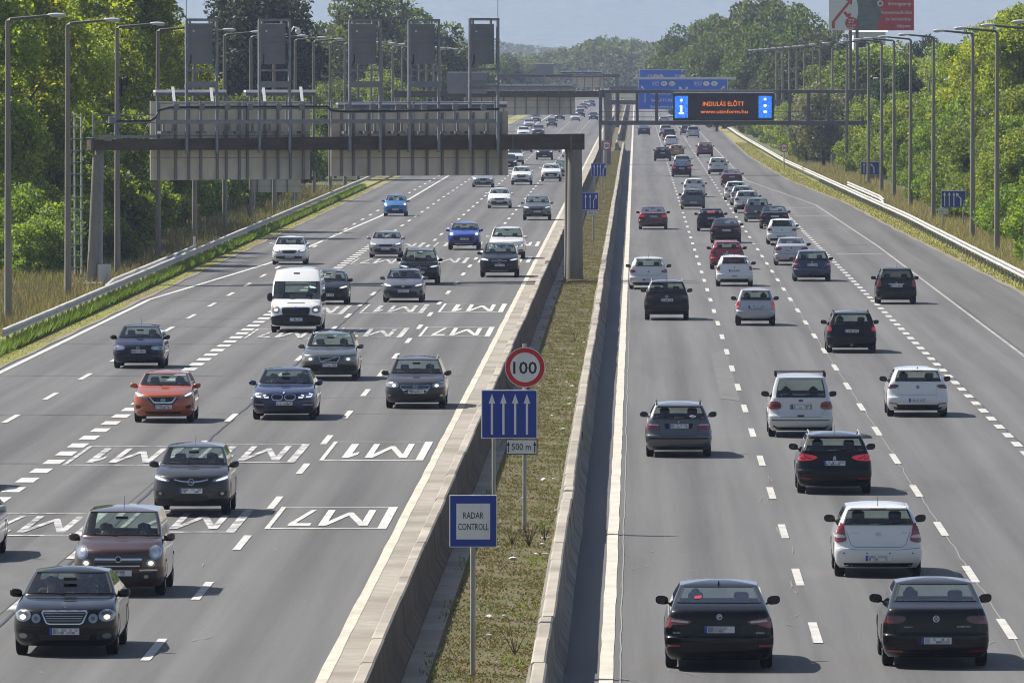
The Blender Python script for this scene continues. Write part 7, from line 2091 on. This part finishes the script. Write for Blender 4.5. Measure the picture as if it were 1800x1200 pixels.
# side driving away
for k in range(34):
    Y = 470 + k * 13; X = 23.6 + (k % 2) * 2.0 + R.gauss(0, .7)
    plant("acacia", X, Y, R.uniform(6.0, 9.0), *G_RT)
for k in range(24):
    Y = 540 + k * 20; X = 30 + R.gauss(0, 1.2)
    plant("acacia" if k % 3 else "poplar", X, Y, R.uniform(8.5, 12), *G_RT)
for k in range(16):
    Y = 640 + k * 34; X = 39 + R.gauss(0, 1.5)
    plant("poplar" if k % 2 else "acacia", X, Y, R.uniform(11.5, 14.5), *G_RT)
for px, Y, h in ((1795, 640, 15.5), (1750, 680, 14.2), (1710, 700, 13.0), (1680, 760, 12.8), (1775, 720, 15.8), (1730, 800, 15.0)):
    plant("poplar", at(px, 0, Y)[0], Y, h, *G_RT)
for k in range(34):
    Y = 455 + k * 14; X = 21.9 + R.gauss(0, .5) - max(0, (Y - 800) * .006) + (1.3 if 690 < Y < 800 else 0)
    plant("shrub", X, Y, R.uniform(2.2, 4.0), *G_RS)
for k in range(16):
    Y = 930 + k * 30; X = 18.6 + R.gauss(0, .8)
    plant("acacia" if k % 2 else "shrub", X, Y, R.uniform(3.5, 6.5), *G_RS)
plant("willow0", at(1448, 0, 900)[0], 900, 8.6, "willow_tree", "silvery grey willow behind the end of the truss gantry", "tree", None)
plant("willow0", at(1418, 0, 930)[0], 930, 7.4, "willow_tree", "smaller silvery willow beside the taller one above the truss", "tree", None)
plant("autumn0", at(1425, 0, 1000)[0], 1000, 6.5, "yellowing_bush", "yellowing bush behind the truss beside the willow", "shrub", None)
plant("oak1", at(1588, 0, 790)[0], 790, 10.2, "oak_tree", "dark oak behind the lamp posts left of the tall acacias", "tree", None, .8)
plant("oak0", at(1540, 0, 960)[0], 960, 8.8, "oak_tree", "dark low oak below the billboard", "tree", None, .8)
plant("oak0", at(1625, 0, 1150)[0], 1150, 14.2, "oak_tree", "dark rounded oak crown just right of the billboard", "tree", None, .7)
for px, h, Y in ((1185, 15.0, 1700), (1212, 17.5, 1650), (1245, 18.0, 1600), (1278, 18.5, 1500), (1312, 20.0, 1450), (1345, 20.5, 1420), (1380, 19.5, 1380), (1412, 18.5, 1350), (1440, 15.5, 1300), (1330, 16, 1300), (1260, 14, 1400), (1390, 14, 1220), (1232, 13, 1600)):
    plant("far", at(px, 0, Y)[0], Y, h, *G_FR, .85)
for k in range(20):
    Y = 1300 + k * 60; X = 18 + (k % 3) * 6 + R.gauss(0, 1.5)
    plant("far", X, Y, R.uniform(8, 12), *G_FR)
for px, h, Y in ((1470, 11.8, 1050), (1496, 13.0, 1000), (1522, 13.2, 1015), (1548, 13.3, 1030), (1572, 13.0, 1060), (1590, 11.5, 1100), (1660, 13, 1000), (1690, 13, 1060)):
    plant("acacia", at(px, 0, Y)[0], Y, h, *G_RT)

# far wood closing the view (one mass)
def far_wood():
    rng = np.random.default_rng(5); P_ = []
    for i in range(330):
        px = rng.uniform(760, 1280); Y = rng.uniform(2680, 3500)
        X = (px - VPX) * Y / FPX
        top = np.interp(px, [760, 860, 930, 1000, 1060, 1110, 1145, 1180, 1280], [88, 96, 95, 80, 64, 66, 74, 72, 60]) + rng.uniform(0, 22)
        H = EYE + (VPY - top) * Y / FPX
        if Y > 3000: H *= .98
        r = rng.uniform(5, 9); k = 520
        d = rng.normal(size=(k, 3)); d /= np.linalg.norm(d, axis=1)[:, None]
        q = rng.uniform(.5, 1.05, size=(k, 1))
        p = d * q * np.array([r, r, H * .42]) + np.array([X, Y, H * .58])
        P_.append(p)
    C = np.concatenate(P_)
    me = quads_mesh("far_wood", C, .75, LM['far'], rng)
    o = bpy.data.objects.new("far_wood", me); COL.objects.link(o)
    return tag(o, "hazy wood closing the end of the motorway", None, None, "stuff")
far_wood()
def blue_wood():
    rng = np.random.default_rng(9); P_ = []
    for i in range(150):
        px = rng.uniform(700, 1110); Y = rng.uniform(5200, 6200)
        X = (px - VPX) * Y / FPX
        top = np.interp(px, [700, 800, 830, 870, 930, 1000, 1110], [92, 74, 62, 70, 78, 84, 88]) + rng.uniform(0, 14)
        H = EYE + (VPY - top) * Y / FPX
        r = rng.uniform(6, 12); k = 420
        d = rng.normal(size=(k, 3)); d /= np.linalg.norm(d, axis=1)[:, None]
        P_.append(d * rng.uniform(.5, 1.05, size=(k, 1)) * np.array([r, r, H * .42]) + np.array([X, Y, H * .58]))
    me = quads_mesh("blue_wood", np.concatenate(P_), 1.3, LM['far'], rng)
    o = bpy.data.objects.new("blue_wood", me); COL.objects.link(o)
    return tag(o, "blue distant wood below the hills", None, None, "stuff")
blue_wood()

# ================================================================ grass
def blades(name, n, xf, ys, h, w, m, rng, lean=.35, patch=None):
    """upright grass blades"""
    Y = ys[0] + (ys[1] - ys[0]) * rng.random(n) ** 1.25
    t = rng.random(n); X = np.array([xf(y, q) for y, q in zip(Y, t)])
    if patch is not None:
        keep = np.array([patch(x, y) for x, y in zip(X, Y)]) > rng.random(n); X, Y = X[keep], Y[keep]; n = len(X)
    hh = h * rng.uniform(.45, 1.2, n); ww = w * rng.uniform(.6, 1.3, n)
    a = rng.uniform(0, 6.28, n); lx = rng.normal(0, lean, n) * hh; ly = rng.normal(0, lean, n) * hh
    V = np.zeros((n, 3, 3))
    V[:, 0] = np.stack([X - np.cos(a) * ww, Y - np.sin(a) * ww, np.zeros(n)], 1)
    V[:, 1] = np.stack([X + np.cos(a) * ww, Y + np.sin(a) * ww, np.zeros(n)], 1)
    V[:, 2] = np.stack([X + lx, Y + ly, hh], 1)
    me = bpy.data.meshes.new(name)
    me.vertices.add(3 * n); me.vertices.foreach_set("co", V.astype(np.float32).ravel())
    me.loops.add(3 * n); me.loops.foreach_set("vertex_index", np.arange(3 * n, dtype=np.int32))
    me.polygons.add(n); me.polygons.foreach_set("loop_start", np.arange(0, 3 * n, 3, dtype=np.int32))
    me.update(calc_edges=True); me.materials.append(m)
    o = bpy.data.objects.new(name, me); COL.objects.link(o)
    return tag(o, None, None, None, "stuff")
LG = leaf_material("grass_bright", (.075, .120, .010), (.12, .185, .016), (.18, .24, .03), .45)
LD = leaf_material("grass_dry", (.125, .130, .042), (.20, .185, .080), (.32, .28, .15), .40, (1.1, 1.0, .6))
LMD = leaf_material("grass_median", (.070, .080, .014), (.115, .115, .026), (.18, .150, .055), .35)
LMN = leaf_material("grass_mown", (.13, .15, .022), (.20, .205, .035), (.28, .25, .065), .4)
rng = np.random.default_rng(3)
blades("verge_grass", 34000, lambda y, t: -23.0 + t * .50, (280, 760), .42, .035, LG, rng)
blades("short_grass", 20000, lambda y, t: -22.50 + t * .74, (280, 760), .030, .04, LMN, rng)
blades("dry_grass", 60000, lambda y, t: -33 + t * 9.0, (330, 760), .55, .03, LD, rng, .3, lambda x, y: .35 + .65 * (math.sin(x * 1.3 + y * .11) * math.sin(y * .05 + x * .4) > -.25))
blades("green_weeds", 12000, lambda y, t: -31 + t * 6.8, (330, 700), .5, .045, LG, rng, .4, lambda x, y: 1.0 * (math.sin(x * .9 + y * .07) * math.sin(y * .083) > .35))
blades("dry_grass", 26000, lambda y, t: R_RAIL(y) + .7 + t * 4.5, (400, 1000), .60, .03, LD, rng, .3)
blades("short_grass", 16000, lambda y, t: R_EDGE(y) + .1 + t * 2.0, (380, 1200), .12, .04, LMN, rng)
blades("median_grass", 190000, lambda y, t: -3.45 + t * 1.62, (140, 1080), .040, .020, LMD, rng, .9, lambda x, y: max(.12, min(1.0, .62 + .5 * math.sin(x * 3.1 + y * .9 + 2 * math.sin(y * .37)) * math.sin(y * .53 - x * 2.3 + 1.7 * math.sin(y * .21 + x)) + .25 * math.sin(y * 2.9 + x * 5))))
blades("median_weeds", 2600, lambda y, t: -2.3 + t * .45, (140, 560), .16, .012, LG, rng, .6, lambda x, y: 1.0 * (math.sin(y * .61) * math.sin(y * .17 + 1) > .35))
blades("median_weeds", 2600, lambda y, t: -3.70 + t * .30, (140, 560), .10, .014, LG, rng, .6, lambda x, y: 1.0 * (math.sin(y * .41) > .3))
# bare twiggy weeds in the median
M_TWIG = mat("dry_twig", (.07, .055, .035), .9)
def twig(px, py, h, n, label):
    X, Y = gnd(px, py); rr = random.Random(int(px * 7 + py)); mb = MB()
    for i in range(n):
        a = rr.uniform(0, 6.28); l = h * rr.uniform(.4, 1); sp = rr.uniform(.15, .75)
        p0 = (0, 0, -.02); p1 = (math.cos(a) * l * sp * .5, math.sin(a) * l * sp * .5, l * .55); p2 = (math.cos(a) * l * sp, math.sin(a) * l * sp, l)
        mb.tube([p0, p1, p2], [.008, .006, .003], 4)
        for q in range(3):
            b = a + rr.uniform(-1.2, 1.2); t = rr.uniform(.4, .9); s0 = Vector(p1).lerp(Vector(p2), t)
            mb.tube([s0, s0 + Vector((math.cos(b) * l * .22, math.sin(b) * l * .22, l * .12))], [.005, .002], 4)
    o = mb.build("dry_weed", M_TWIG); o.location = (X, Y, 0)
    tag(o, label, "weed", "dry weeds in the median")
for i, (px, py, h, n) in enumerate(((930, 960, .55, 14), (900, 958, .4, 10), (958, 950, .5, 10), (905, 1150, .7, 7), (1010, 600, .9, 6))):
    twig(px, py, h, n, "bare twiggy weed in the median, %s from the camera" % ("second", "third", "fourth", "first", "fifth")[i])
# scraps of litter
M_LIT = mat("litter_white", (.62, .62, .60), .6)
rr = random.Random(8)
for i in range(26):
    Y = 150 + 190 * rr.random() ** 1.5; X = rr.choice((-2.0, -1.95, -2.1, -2.6, -3.0)) + rr.gauss(0, .12)
    bm = bmesh.new(); bmesh.ops.create_icosphere(bm, subdivisions=1, radius=.05 + .05 * rr.random())
    for v in bm.verts: v.co = Vector((v.co.x * rr.uniform(.5, 1.4), v.co.y * rr.uniform(.5, 1.4), v.co.z * rr.uniform(.2, .6)))
    mb = MB(); mb.from_bm(bm); bm.free(); o = mb.build("litter_scrap", M_LIT); o.location = (X, Y, .02)
    tag(o, "pale scrap of litter on the weedy median", "litter", "litter on the median")
# ================================================================ air
hz = MB().box(-5800, 5800, -400, 23500, -1.2, 1150).build("haze", None)
hz.data.materials.clear()
m = bpy.data.materials.new("air"); m.use_nodes = True
nt = m.node_tree; nt.nodes.remove(nt.nodes["Principled BSDF"])
pv = nt.nodes.new("ShaderNodeVolumePrincipled")
pv.inputs["Color"].default_value = (.60, .70, 1.0, 1)
pv.inputs["Density"].default_value = 0.000080
pv.inputs["Anisotropy"].default_value = 0.0
nt.links.new(pv.outputs[0], nt.nodes["Material Output"].inputs["Volume"])
hz.data.materials.append(m)
tag(hz, kind="stuff")
